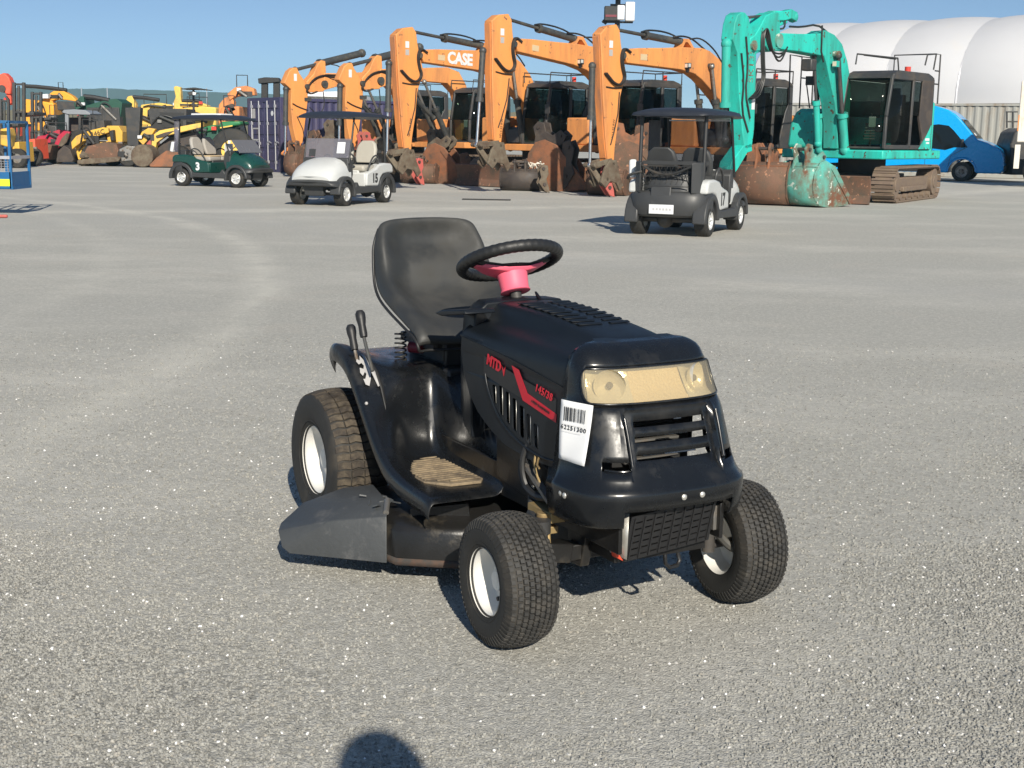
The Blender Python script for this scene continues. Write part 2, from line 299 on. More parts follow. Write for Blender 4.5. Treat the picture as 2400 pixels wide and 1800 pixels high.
# ================================================================= SETTING
COARSE = [(-1.35, 2.7, 1.0), (-1.7, 3.7, .5), (1.3, 2.6, .75), (1.75, 3.6, .7), (-.1, 2.2, .5), (2.6, 5.2, .6)]
def ground_material():
    m = bpy.data.materials.new('gravel_ground'); m.use_nodes = True; N = m.node_tree.nodes; L = m.node_tree.links; b = N['Principled BSDF']
    b.inputs['Roughness'].default_value = .92; b.inputs['Specular IOR Level'].default_value = .25
    g = N.new('ShaderNodeNewGeometry'); P = g.outputs['Position']
    def noise(s, det=5, rough=.6, vec=P):
        n = N.new('ShaderNodeTexNoise'); n.inputs['Scale'].default_value = s; n.inputs['Detail'].default_value = det; n.inputs['Roughness'].default_value = rough; L.new(vec, n.inputs['Vector']); return n.outputs[0]
    def mr(src, a, c, d=0., e=1.):
        n = N.new('ShaderNodeMapRange'); n.inputs[1].default_value = a; n.inputs[2].default_value = c; n.inputs[3].default_value = d; n.inputs[4].default_value = e; L.new(src, n.inputs[0]); return n.outputs[0]
    def mix(f, a, c):
        n = N.new('ShaderNodeMix'); n.data_type = 'RGBA'
        for s, k in ((f, 0), (a, 6), (c, 7)):
            if isinstance(s, tuple): n.inputs[k].default_value = (*s, 1)
            elif isinstance(s, (int, float)): n.inputs[k].default_value = s
            else: L.new(s, n.inputs[k])
        return n.outputs[2]
    def math_(op, a, c=None):
        n = N.new('ShaderNodeMath'); n.operation = op
        for s, k in ((a, 0), (c, 1)):
            if s is None: continue
            if isinstance(s, (int, float)): n.inputs[k].default_value = s
            else: L.new(s, n.inputs[k])
        return n.outputs[0]
    sx = N.new('ShaderNodeSeparateXYZ'); L.new(P, sx.inputs[0])
    def blob(cx, cy, r):
        dx = math_('SUBTRACT', sx.outputs[0], cx); dy = math_('SUBTRACT', sx.outputs[1], cy)
        return mr(math_('SQRT', math_('ADD', math_('MULTIPLY', dx, dx), math_('MULTIPLY', dy, dy))), r*.35, r*1.2, 1, 0)
    co = None
    for bl in COARSE:
        q = blob(*bl); co = q if co is None else math_('MAXIMUM', co, q)
    co = math_('ADD', math_('MULTIPLY', co, .62), math_('MULTIPLY', noise(1.3, 6, .65), .75)); co = mr(co, .48, .80)
    v1 = N.new('ShaderNodeTexVoronoi'); v1.inputs['Scale'].default_value = 78; L.new(P, v1.inputs['Vector'])
    v2 = N.new('ShaderNodeTexVoronoi'); v2.inputs['Scale'].default_value = 190; L.new(P, v2.inputs['Vector'])
    sep = N.new('ShaderNodeSeparateColor'); L.new(v1.outputs['Color'], sep.inputs[0])
    sep2 = N.new('ShaderNodeSeparateColor'); L.new(v2.outputs['Color'], sep2.inputs[0])
    stone = mix(sep.outputs[0], (.25, .245, .228), (.50, .488, .452))
    stone = mix(mr(v1.outputs['Distance'], .35, .62), stone, (.17, .165, .15))
    fines = mix(sep2.outputs[0], (.31, .302, .28), (.50, .485, .45)); fines = mix(math_('MULTIPLY', sep.outputs[1], .4), fines, (.33, .322, .30))
    c = mix(math_('ADD', math_('MULTIPLY', co, .62), .38), fines, stone)
    c = mix(math_('MULTIPLY', mr(sep2.outputs[1], .982, .99), .25), c, (.50, .49, .46))
    c = mix(math_('MULTIPLY', mr(sep2.outputs[2], .95, .98), .5), c, (.2, .185, .165))
    fine = noise(420, 3); c = mix(mr(fine, .35, .7, 0, .35), c, (.26, .25, .23))
    mp = N.new('ShaderNodeMapping'); mp.inputs['Rotation'].default_value = (0, 0, R(12)); mp.inputs['Scale'].default_value = (.6, 1, 1); L.new(P, mp.inputs[0])
    big = noise(.55, 7, .62, mp.outputs[0]); big2 = noise(.13, 5, .55, mp.outputs[0]); b3 = noise(3.2, 6, .7, mp.outputs[0])
    c = mix(math_('MULTIPLY', mr(big, .46, .68), .50), c, (.505, .485, .445))
    c = mix(math_('MULTIPLY', mr(big2, .48, .64), .42), c, (.315, .312, .305))
    c = mix(math_('MULTIPLY', mr(b3, .50, .70), .42), c, (.32, .308, .28)); c = mix(math_('MULTIPLY', mr(noise(9, 6, .75, mp.outputs[0]), .46, .62), .55), c, (.30, .294, .276)); c = mix(math_('MULTIPLY', mr(noise(28, 5, .75), .50, .62), .45), c, (.53, .515, .48))
    c = mix(math_('MULTIPLY', mr(noise(.9, 5, .6), .58, .74), .28), c, (.44, .385, .33))
    c = mix(math_('MULTIPLY', mr(noise(2.1, 3, .5), .70, .80), .35), c, (.22, .21, .20))
    # wheel tracks worn into pale dust: distance from two circles
    def arc(cx, cy, r, w, amt, col_, c, gy=None):
        dx = math_('SUBTRACT', sx.outputs[0], cx); dy = math_('SUBTRACT', sx.outputs[1], cy)
        d = math_('SQRT', math_('ADD', math_('MULTIPLY', dx, dx), math_('MULTIPLY', dy, dy)))
        wob = math_('MULTIPLY', math_('SUBTRACT', noise(.4, 2), .5), .5)
        d = math_('ABSOLUTE', math_('ADD', math_('SUBTRACT', d, r), wob))
        f = math_('MULTIPLY', mr(d, 0, w, 1, 0), mr(noise(1.7, 5, .7), .3, .62, 0, amt))
        return mix(f, c, col_)
    c = arc(-26.7, 8.0, 24.7, .30, .48, (.55, .528, .475), c)
    c = arc(-26.7, 8.0, 23.1, .25, .22, (.55, .53, .48), c)
    c = arc(-19, 60, 39.5, .8, .45, (.58, .55, .49), c)
    c = arc(14, 30, 20.5, .7, .35, (.33, .325, .32), c)
    gn = N.new('ShaderNodeMix'); gn.data_type = 'RGBA'; gn.blend_type = 'MULTIPLY'; gn.inputs[0].default_value = 1; gn.inputs[7].default_value = (1.17, 1.17, 1.13, 1); L.new(c, gn.inputs[6]); c = gn.outputs[2]
    L.new(c, b.inputs['Base Color'])
    near = mr(sx.outputs[1], 4, 26, 1, .3)
    bp = N.new('ShaderNodeBump'); bp.inputs['Distance'].default_value = .006; L.new(near, bp.inputs['Strength'])
    h1 = math_('MULTIPLY', math_('MULTIPLY', v1.outputs['Distance'], -.8), math_('ADD', math_('MULTIPLY', co, .3), .35)); h1 = math_('ADD', h1, math_('MULTIPLY', v2.outputs['Distance'], -.45)); h1 = math_('ADD', h1, math_('MULTIPLY', fine, .25))
    L.new(h1, bp.inputs['Height']); L.new(bp.outputs[0], b.inputs['Normal'])
    return m
gm = ground_material()
g = MB().add([(-3000, -200, 0), (3000, -200, 0), (3000, 5000, 0), (-3000, 5000, 0)], [(0, 1, 2, 3)]).build('ground', gm, smooth=0); tag(g, kind='structure')

def gravel_nodes():
    me = bpy.data.meshes.new('gravel'); vs = []; fs = []; dn = []
    ys = [1.9+.3*i for i in range(24)]
    for i, y in enumerate(ys[:-1]):
        y2 = ys[i+1]; nx = 24
        for k in range(nx):
            a0 = -1+2*k/nx; a1 = -1+2*(k+1)/nx; n = len(vs); w0 = .55*y+.35; w1 = .55*y2+.35
            vs += [(a0*w0, y, 0), (a1*w0, y, 0), (a1*w1, y2, 0), (a0*w1, y2, 0)]; fs.append((n, n+1, n+2, n+3))
            cx = (a0+a1)/2*w0
            coarse = max(max(0, min(1, 1.25-math.hypot(cx-a, (y+.15)-b_)/r)) for a, b_, r in COARSE)
            dn.append((3000+15000*coarse**.8)*max(0, min(1, 1.25-(y-2.4)/6))**1.3)
    me.from_pydata(vs, [], fs); at_ = me.attributes.new('dens', 'FLOAT', 'FACE')
    for i, d in enumerate(dn): at_.data[i].value = d
    o = bpy.data.objects.new('gravel', me); col.objects.link(o)
    ng = bpy.data.node_groups.new('gravel', 'GeometryNodeTree'); ng.interface.new_socket('Geometry', in_out='INPUT', socket_type='NodeSocketGeometry'); ng.interface.new_socket('Geometry', in_out='OUTPUT', socket_type='NodeSocketGeometry')
    N = ng.nodes; L = ng.links; gi = N.new('NodeGroupInput'); go = N.new('NodeGroupOutput')
    dp = N.new('GeometryNodeDistributePointsOnFaces'); na = N.new('GeometryNodeInputNamedAttribute'); na.data_type = 'FLOAT'; na.inputs[0].default_value = 'dens'
    L.new(gi.outputs[0], dp.inputs['Mesh']); L.new(na.outputs[0], dp.inputs['Density'])
    ico = N.new('GeometryNodeMeshIcoSphere'); ico.inputs['Radius'].default_value = 1; ico.inputs['Subdivisions'].default_value = 1
    inst = N.new('GeometryNodeInstanceOnPoints'); L.new(dp.outputs[0], inst.inputs['Points']); L.new(ico.outputs[0], inst.inputs['Instance'])
    rr = N.new('FunctionNodeRandomValue'); rr.data_type = 'FLOAT_VECTOR'; rr.inputs[1].default_value = (6.28, 6.28, 6.28); L.new(rr.outputs[0], inst.inputs['Rotation'])
    rs = N.new('FunctionNodeRandomValue'); rs.data_type = 'FLOAT_VECTOR'; rs.inputs[0].default_value = (.0024, .0022, .0018); rs.inputs[1].default_value = (.0070, .0058, .0048); rs.inputs['Seed'].default_value = 3
    pw = N.new('ShaderNodeVectorMath'); pw.operation = 'SCALE'; rb = N.new('FunctionNodeRandomValue'); rb.inputs[2].default_value = .7; rb.inputs[3].default_value = 1.25; rb.inputs['Seed'].default_value = 9
    L.new(rs.outputs[0], pw.inputs[0]); L.new(rb.outputs[1], pw.inputs['Scale']); L.new(pw.outputs[0], inst.inputs['Scale'])
    sm = N.new('GeometryNodeSetMaterial'); L.new(inst.outputs[0], sm.inputs[0]); L.new(sm.outputs[0], go.inputs[0])
    m = bpy.data.materials.new('gravel_stone'); m.use_nodes = True; b = m.node_tree.nodes['Principled BSDF']; b.inputs['Roughness'].default_value = .9; b.inputs['Specular IOR Level'].default_value = .2
    oi = m.node_tree.nodes.new('ShaderNodeObjectInfo'); cr = m.node_tree.nodes.new('ShaderNodeValToRGB')
    for p, c in ((0, (.17, .168, .155)), (.3, (.25, .247, .228)), (.88, (.34, .336, .308)), (.978, (.32, .30, .26)), (1, (.36, .355, .33))):
        e = cr.color_ramp.elements.new(p); e.color = (*c, 1)
    cr.color_ramp.elements.remove(cr.color_ramp.elements[0]); 
    m.node_tree.links.new(oi.outputs['Random'], cr.inputs[0]); m.node_tree.links.new(cr.outputs[0], b.inputs['Base Color'])
    sm.inputs['Material'].default_value = m; me.materials.append(m)
    md = o.modifiers.new('stones', 'NODES'); md.node_group = ng
    tag(o, 'loose grey gravel stones scattered over the yard', 'gravel', kind='stuff')
gravel_nodes()

# hills on the horizon
def hill(name, Y, u0, u1, tops, m):
    b = MB(); n = len(tops); pts = []
    for i, t in enumerate(tops):
        u = lerp(u0, u1, i/(n-1)); p = at(u, t, Y); pts.append(p)
    b.add([(p.x, Y, -.5) for p in pts]+[tuple(p) for p in pts]+[(p.x, Y+60, -.5) for p in pts], [(i, i+1, n+i+1, n+i) for i in range(n-1)]+[(n+i, n+i+1, 2*n+i+1, 2*n+i) for i in range(n-1)])
    tag(b.build(name, m, smooth=60), kind='structure')
hill_m = mat('hill_forest', (.055, .085, .075), .95, var=.4, scale=.03); field_m = mat('field_scrub', (.13, .11, .06), .95, var=.5, scale=.15)
random.seed(3)
tops = [218, 214, 213, 211, 209, 206, 205, 206, 208, 207, 209, 212, 214, 216, 219, 220, 222, 224, 226, 228, 230, 232, 234, 236, 236, 238]
hill('hills', 1300, -500, 1500, [interp(range(26), tops, k/4)+random.uniform(-1.3, 1.3) for k in range(101)], hill_m)
hill('far_field', 420, -600, 2600, [263+6*math.sin(k*.35)+random.uniform(-4, 4) for k in range(160)], field_m)
# ================================================================= THE MOWER
PSI = .5018
mw = empty('ride_on_mower', (.3344, 3.5355, 0), rz=PSI-math.pi/2, label='black ride-on lawn mower with pink steering column and cream headlight, alone in the foreground', cat='lawn mower')

def turf_tyre(parent, c, rot, Rr, w, rim, n, cols, kind, flip=1):
    t = MB(); hw = w/2
    prof = [(rim*.98, -hw*.62), (rim*1.06, -hw*.84), (rim+.28*(Rr-rim), -hw*.97), (rim+.55*(Rr-rim), -hw), (Rr-.032, -hw*.97), (Rr-.017, -hw*.88), (Rr-.012, -hw*.74), (Rr-.009, -hw*.3)]
    prof = prof+[(r, -y) for r, y in prof[::-1]]
    t.lathe(prof, n=96)
    # rows of small ribs on the shoulder
    for s in (-1, 1):
        for k in range(n if kind == 'front' else int(n*1.5)):
            a = 2*math.pi*k/(n if kind == 'front' else int(n*1.5)); ca, sa = math.cos(a), math.sin(a)
            p0 = Vector((ca*(Rr-.038), s*hw*.985, sa*(Rr-.038))); p1 = Vector((ca*(Rr-.014), s*hw*.86, sa*(Rr-.014)))
            if kind == 'front': t.beam(p0, p1, .005, .006, up=(-sa, 0, ca))
    # bead ring on the sidewall
    t.torus((0, flip*-hw*.93, 0), (0, 1, 0), rim*1.22, .0018, n=64, m=6)
    tyre = t.build('tyre', tyre_rubber, parent, smooth=40); tyre.location = c; tyre.rotation_euler = (0, 0, rot)
    b = MB()
    def top(y): return Rr-.014*(abs(y)/(hw*.88))**2.4
    rnd = random.Random(5)
    if kind == 'front':
        bw = 2*hw*.92/cols; cl = 2*math.pi/n
        for j in range(cols):
            y = -hw*.92+bw*(j+.5)
            for k in range(n):
                a = cl*(k+.5*(j % 2))+rnd.uniform(-.04, .04)*cl; da = cl*.37; yy = [y-bw*.39, y+bw*.39]; V = []
                for rr_, sh in ((0, 1), (.0115, .86)):
                    for ya in (0, 1):
                        for s in (-1, 1):
                            yv = y+(yy[ya]-y)*sh; aa = a+s*da*sh+(.0 if kind else 0); r = top(yv)-.0105+rr_-.0005; V.append((math.cos(aa)*r, yv, math.sin(aa)*r))
                # curved little block, notch on one side
                b.add(V, [(0, 1, 5, 4), (1, 3, 7, 5), (3, 2, 6, 7), (2, 0, 4, 6), (4, 5, 7, 6)])
    else:
        cl = 2*math.pi/n; segs = cols; bw = 2*hw*.9/segs
        for k in range(n):
            for j in range(segs):
                y0 = -hw*.9+bw*j; ys = [y0+bw*.04, y0+bw*.5, y0+bw*.96]
                if (j+k) % 3 == 0: ys = [y0+bw*.0, y0+bw*.5, y0+bw*.93]
                V = []
                for rr_, sh in ((0, 1), (.010, .9)):
                    for yv in ys:
                        wv = .022*(1 if (yv == ys[1]) else -1)*.5*(1 if j % 2 else .75)
                        for s in (-1, 1):
                            aa = cl*k+s*cl*.41*sh+wv; r = top(yv)-.010+rr_; V.append((math.cos(aa)*r, yv, math.sin(aa)*r))
                b.add(V, [(0, 1, 7, 6), (4, 10, 11, 5), (1, 3, 9, 7), (3, 5, 11, 9), (2, 0, 6, 8), (4, 2, 8, 10), (6, 7, 9, 8), (8, 9, 11, 10)])
    tr = b.build('tread', tread_rubber if kind == 'front' else tread_brown, tyre, smooth=0); tag(tr, kind='stuff')
    r = MB(); s = -flip*-1
    yo = -hw*.84 if flip > 0 else hw*.84; d = 1 if flip > 0 else -1
    r.lathe([(rim*1.08, yo-d*.004), (rim*1.08, yo+d*.003), (rim, yo+d*.006), (rim*.93, yo+d*.016), (rim*.88, yo+d*.045), (rim*.80, yo+d*.056), (rim*.5, yo+d*.052), (rim*.34, yo+d*.05), (rim*.3, yo+d*.03), (0, yo+d*.03)], n=56)
    yi = -yo
    r.lathe([(rim*1.08, yi+d*.004), (rim*1.0, yi-d*.003), (rim*.93, yi-d*.016), (rim*.85, yi-d*.05), (rim*.2, yo+d*.062)], n=56)
    r.build('rim', rim_white, tyre, smooth=40)
    if kind == 'rear': return tyre
    h = MB(); h.cyl((0, yo+d*.040, 0), (0, yo+d*.06, 0), rim*.2, n=16); h.build('hub_cap', black_plastic, tyre, bevel=.003)
    v = MB(); v.cyl((rim*.55, yo+d*.055, -rim*.35), (rim*.55, yo+d*.012, -rim*.38), .0065, n=8); v.build('valve', black_plastic, tyre)
    return tyre
RF, RR = .1832, .2438
FLc, FRc = Vector((0, -.3873, RF)), Vector((0, .3873, RF))
turf_tyre(mw, FLc, -.0371, RF, .155, .0865, 64, 9, 'front', 1)
turf_tyre(mw, FRc, -.0964, RF, .155, .0865, 64, 9, 'front', -1)
turf_tyre(mw, (-1.2387, -.392, RR), 0, RR, .205, .112, 52, 4, 'rear', 1)
turf_tyre(mw, (-1.2387, .392, RR), 0, RR, .205, .112, 52, 4, 'rear', -1)

# chassis, front axle, steering gear
b = MB()
for s in (-1, 1): b.box((-.62, s*.165, .33), (1.66, .012, .10)); 
b.box((.16, 0, .335), (.014, .34, .09)); b.box((-1.44, 0, .36), (.02, .34, .14)); b.box((-.6, 0, .30), (1.5, .30, .008))
b.build('frame', deck_black, mw, bevel=.002)
b = MB(); b.beam((0, -.27, .235), (0, .27, .235), .05, .045); b.box((0, 0, .25), (.10, .12, .10)); b.beam((0, -.20, .235), (0, -.30, .25), .055, .055)
b.build('front_axle', deck_black, mw, bevel=.004)
for s, c in ((-1, FLc), (1, FRc)):
    b = MB(); b.cyl((0, s*.285, .165), (0, s*.285, .32), .019, n=14); b.cyl((0, s*.285, .30), (0, s*.285, .335), .027, n=14)
    b.cyl((0, s*.285, RF), (0, s*.40, RF), .0125, n=14); b.tube([(0, s*.285, .315), (-.05, s*.27, .32), (-.12, s*.25, .32)], .012); b.build('spindle', dark_frame, mw)
b = MB(); b.tube([(-.12, -.25, .335), (-.20, -.05, .31), (-.12, .25, .335)], .009, smooth=1); b.tube([(-.12, -.25, .34), (-.35, -.12, .33), (-.5, -.02, .34)], .009)
b.tube([(.03, .30, .22), (.07, .315, .19), (.06, .36, .175), (.0, .39, .18)], .013, smooth=2); b.build('tie_rod', hydraulic_grey, mw)
b = MB(); b.box((-.06, -.235, .335), (.13, .045, .028)); b.cyl((-.03, -.26, .345), (-.03, -.262, .30), .02); b.box((-.05, -.245, .30), (.10, .03, .02)); b.tube([(.0, -.262, .30), (.02, -.27, .26), (.01, -.27, .235)], .006); b.build('hanger_bracket', brassy, mw, bevel=.003)
# engine and things glimpsed under the hood
b = MB(); b.box((-.22, 0, .46), (.34, .24, .20)); b.cyl((-.22, 0, .55), (-.22, 0, .70), .12, n=24); b.box((-.03, .05, .52), (.10, .16, .12)); b.build('engine', engine_grey, mw, bevel=.01)
b = MB()
for k in range(7): b.box((.035, .05, .47+.017*k), (.035, .15, .006))
b.build('cooling_fin', dull_steel, mw, smooth=0)
b = MB(); b.cyl((.11, -.11, .33), (.11, .12, .33), .05, n=18); b.build('muffler', deck_rust, mw)
b = MB()
b.tube([(-.16, -.2, .50), (-.15, -.225, .47), (-.13, -.23, .43), (-.11, -.225, .40)], .0035, smooth=2); b.tube([(-.15, -.2, .49), (-.11, -.24, .46), (-.085, -.245, .455)], .003, smooth=1); b.build('wiring', brassy, mw)
b = MB(); b.tube([(-.2, -.2, .52), (-.22, -.23, .45), (-.2, -.22, .36), (-.1, -.21, .33)], .009, smooth=2); b.tube([(-.1, -.18, .5), (-.08, -.22, .42), (-.04, -.22, .36)], .008, smooth=2); b.tube([(-.35, -.15, .45), (-.25, -.21, .38), (-.12, -.235, .36), (0, -.24, .39)], .011, smooth=2); b.build('hose', hose_black, mw)
b = MB(); b.beam((-.22, -.21, .43), (-.02, -.245, .375), .02, .012); b.beam((-.27, -.19, .47), (-.16, -.215, .40), .012, .01); b.build('throttle_linkage', dull_steel, mw)
b = MB(); b.prism([(-.45, .34), (-.45, .47), (-.30, .47), (.02, .40), (.05, .33), (-.1, .30)], -.185, -.17); b.prism([(-.45, .34), (-.45, .47), (-.30, .47), (.02, .40), (.05, .33), (-.1, .30)], .17, .185); b.build('side_plate', deck_black, mw, bevel=.003)
for p in ((-.215, -.19, .36), (.084, -.276, .43), (.108, -.279, .43)):
    b = MB(); b.sphere(p, .0085, 10, (1, .6, 1)); b.build('bolt', zinc, mw)

# mowing deck
def ring_at(poly, z, k=1, cx=-.72): return [Vector((cx+(x-cx)*k, y*k, z)) for x, y in poly]
dpoly = [(-.405, -.28), (-.405, .28), (-.50, .43), (-.62, .49), (-.86, .49), (-1.0, .36), (-1.03, .1), (-1.03, -.2), (-.98, -.40), (-.86, -.485), (-.60, -.487), (-.545, -.475), (-.46, -.36)]
b = MB(); b.loft([ring_at(dpoly, .078), ring_at(dpoly, .172), ring_at(dpoly, .186, .985), ring_at(dpoly, .194, .955), ring_at(dpoly, .200, .86), ring_at(dpoly, .225, .70), ring_at(dpoly, .228, .4)], cap=False)
b.add(ring_at(dpoly, .228, .4), [tuple(range(len(dpoly)))])
deck = b.build('deck', deck_black, mw, smooth=50)
b = MB(); b.loft([ring_at(dpoly, .070, 1.004), ring_at(dpoly, .092, 1.004)], cap=False); b.build('deck_rim', deck_rust, deck, smooth=40, solid=.004)
for y_ in (.24, -.24):
    b = MB(); b.cyl((-.72, y_, .225), (-.72, y_, .285), .07, n=24); b.build('pulley_cover', black_plastic, mw, bevel=.006)
b = MB(); b.beam((-.47, -.20, .215), (-.10, -.20, .31), .03, .006); b.beam((-.47, .20, .215), (-.10, .20, .31), .03, .006); b.beam((-.60, -.40, .20), (-.50, -.25, .225), .02, .05); b.build('deck_lift_arm', deck_black, mw)
C = [(-.553, -.505, .078), (-.583, -.492, .215), (-.72, -.617, .182), (-.862, -.742, .128), (-.815, -.747, .088), (-.80, -.728, .068), (-.66, -.455, .238), (-.86, -.42, .24), (-.915, -.50, .226), (-.94, -.63, .185), (-.93, -.71, .13), (-.74, -.52, .225)]
b = MB().add(C, [(0, 1, 2), (0, 2, 5), (5, 2, 4), (4, 2, 3), (1, 6, 11), (1, 11, 2), (6, 7, 11), (11, 7, 8), (11, 8, 9), (11, 9, 2), (2, 9, 10), (2, 10, 3)])
ch = b.build('discharge_chute', chute_plastic, mw, smooth=28, solid=.006, bevel=.004)
b = MB()
for k in range(9):
    x = -.78+.14*random.random(); y = -.50+.08*random.random(); b.box((x, y, .228+.012*random.random()), (.02*random.random()+.006, .02*random.random()+.005, .004), (random.uniform(-.6, .6), random.uniform(-.6, .6), random.random()*3))
tag(b.build('frayed_plastic', chute_plastic, ch, smooth=0), kind='stuff')
b = MB(); b.cyl((-.60, -.485, .222), (-.66, -.455, .243), .009); b.build('hinge', dull_steel, ch)

# rear fender / footboard moulding
O = [(-1.34, .575), (-1.315, .625), (-1.24, .655), (-1.15, .657), (-1.07, .632), (-1.0, .568), (-.93, .497), (-.86, .425), (-.79, .365), (-.72, .328), (-.62, .309), (-.50, .305), (-.43, .303), (-.412, .288)]
I = [(-1.47, .55), (-1.45, .588), (-1.36, .60), (-1.2, .602), (-1.06, .60), (-.975, .592), (-.94, .54), (-.92, .45), (-.905, .37), (-.87, .312), (-.78, .30), (-.60, .30), (-.45, .30), (-.425, .283)]
T = [(-1.47, .55), (-1.45, .588), (-1.36, .60), (-1.2, .602), (-1.06, .60), (-.985, .597), (-.93, .585), (-.87, .565), (-.81, .54), (-.75, .515), (-.68, .49), (-.58, .467), (-.46, .45), (-.44, .44)]
stn = [(-.424, 'L'), (-.432, 'O2'), (-.428, 'O'), (-.415, 'O1'), (-.40, .93), (-.375, .86), (-.345, .62), (-.315, .30), (-.285, .06), (-.22, 0), (-.175, 0), (-.158, 'H'), (-.145, 'T'), (0, 'T')]
def fsec(k, t):
    o, i, tt = Vector((O[t][0], 0, O[t][1])), Vector((I[t][0], 0, I[t][1])), Vector((T[t][0], 0, T[t][1]))
    if k == 'L': return o+Vector((-.004, 0, -.062))
    if k == 'O2': return o+Vector((0, 0, -.045))
    if k == 'O': return o+Vector((0, 0, -.012))
    if k == 'O1': return o
    if k == 'H': return i.lerp(tt, .45)
    if k == 'T': return tt
    return i.lerp(o, k)
full = stn+[(-y, k) for y, k in stn[:-1][::-1]]
b = MB(); b.grid(lambda u, v: (lambda t, s: Vector((fsec(full[s][1], t).x, full[s][0]*(1-.16*max(0, (2.2-t)/2.2)), fsec(full[s][1], t).z)))(round(u*13), round(v*(len(full)-1))), 14, len(full))
fender = b.build('fender_and_footboard', mower_black, mw, smooth=60, sub=2, solid=.004)
for s in (-1, 1):
    q = [(-.875, s*.335), (-.905, s*.195), (-.74, s*.172), (-.57, s*.160), (-.52, s*.20), (-.525, s*.30), (-.585, s*.365), (-.74, s*.375)]
    b = MB(); b.prism(q, .300, .3095, f=lambda a, c, y: (a, c, y)); pad = b.build('footrest_pad', dusty_mat, fender, bevel=.002)
for s in (-1, 1):
    b = MB()
    for k in range(15):
        x = -.865+.0225*k; y0 = .19 if k > 2 else .2; y1 = .33+.03*min(1, k/6)-.10*max(0, (k-12)/3)
        b.box((x, s*(y0+y1)/2, .312), (.009, (y1-y0), .005))
    b.build('footrest_rib', dusty_mat, fender, bevel=.0015)
b = MB(); b.box((-1.12, 0, .62), (.30, .22, .10)); b.box((-.95, 0, .5), (.1, .26, .18)); b.build('seat_pedestal', black_plastic, mw, bevel=.01)

# dash tower between hood and seat
def dash_sec(x, z0, z1, w): return [Vector((x, -w, z0)), Vector((x, -w*1.02, (z0+z1)/2)), Vector((x, -w*.95, z1-.04)), Vector((x, -w*.72, z1-.006)), Vector((x, 0, z1)), Vector((x, w*.72, z1-.006)), Vector((x, w*.95, z1-.04)), Vector((x, w*1.02, (z0+z1)/2)), Vector((x, w, z0))]
b = MB(); b.loft([dash_sec(-.78, .50, .80, .12), dash_sec(-.765, .48, .835, .15), dash_sec(-.70, .44, .855, .17), dash_sec(-.62, .42, .855, .185)]); b.build('dash_panel', hood_matte, mw, smooth=50, bevel=.006)
b = MB(); b.prism([(-.75, .806), (-.70, .822), (-.62, .832), (-.54, .842), (-.53, .830), (-.62, .815), (-.70, .803)], -.255, -.15); b.build('choke_lever', hood_matte, mw, bevel=.004)
b = MB(); b.prism([(-.56, .848), (-.60, .852), (-.64, .874), (-.62, .848)], .045, .055); b.build('hood_latch', hood_matte, mw, bevel=.003)

# hood
zs = lambda x: interp([-.66, -.3, 0, .05], [.752, .728, .697, .69], x)
ze = lambda x: interp([-.66, -.5, .0, .05], [.768, .772, .772, .768], x)
zp = lambda x: interp([-.68, -.5, -.3, -.1, 0, .03], [.842, .853, .847, .829, .820, .812], x)
def hood_pt(x, k):
    h = [(.2135, zs(x)-.012), (.2125, zs(x)), (.209, ze(x)-.028), (.199, ze(x)-.006), (.180, ze(x)+.010), (.150, ze(x)+.018), (.128, ze(x)+.028), (.110, zp(x)-.010), (.098, zp(x)+.001), (.05, zp(x)+.004), (0, zp(x)+.005)]
    f = interp([-.10, 0.0, .04], [0, .25, .5], x)   # the raised panel sinks into the nose
    y, z = h[k]
    if 6 <= k: z -= f*.012
    return y*interp([-.68, -.5, .04], [.96, 1, .985], x), z
xs_ = [-.665, -.655, -.60, -.5, -.4, -.3, -.2, -.1, -.04, 0.0, .022]
b = MB(); b.grid(lambda u, v: (lambda i, j: (lambda yz: Vector((xs_[i]+(.0 if j not in (0, 20) else 0), yz[0]*(-1 if j < 10 else 1), yz[1])))(hood_pt(xs_[i], j if j <= 10 else 20-j)))(round(u*10), round(v*20)), 11, 21)
hood = b.build('hood', hood_matte, mw, smooth=60, sub=2, solid=.004)
# louvres: raised sloping blocks with a dark slot under each
for sgn in (-1, 1):
    for k in range(9):
        x = -.145-.041*k
        b = MB(); z = zp(x)+.005
        b.prism([(-.010, 0), (-.008, .005), (.004, .003), (.008, 0)], 0, .072, f=lambda a, c, y: (x+a-(y)*.16, sgn*(.014+y), z+c-.0008*(y/.07)))
        b.build('hood_louvre', hood_matte, hood, bevel=.0015)
        b = MB(); b.prism([(-.030, -.002), (-.030, .0012), (-.0110, .0012), (-.0110, -.002)], .002, .070, f=lambda a, c, y: (x+a-(y)*.16, sgn*(.014+y), z+c))
        b.build('louvre_slot', print_black, hood, smooth=0)

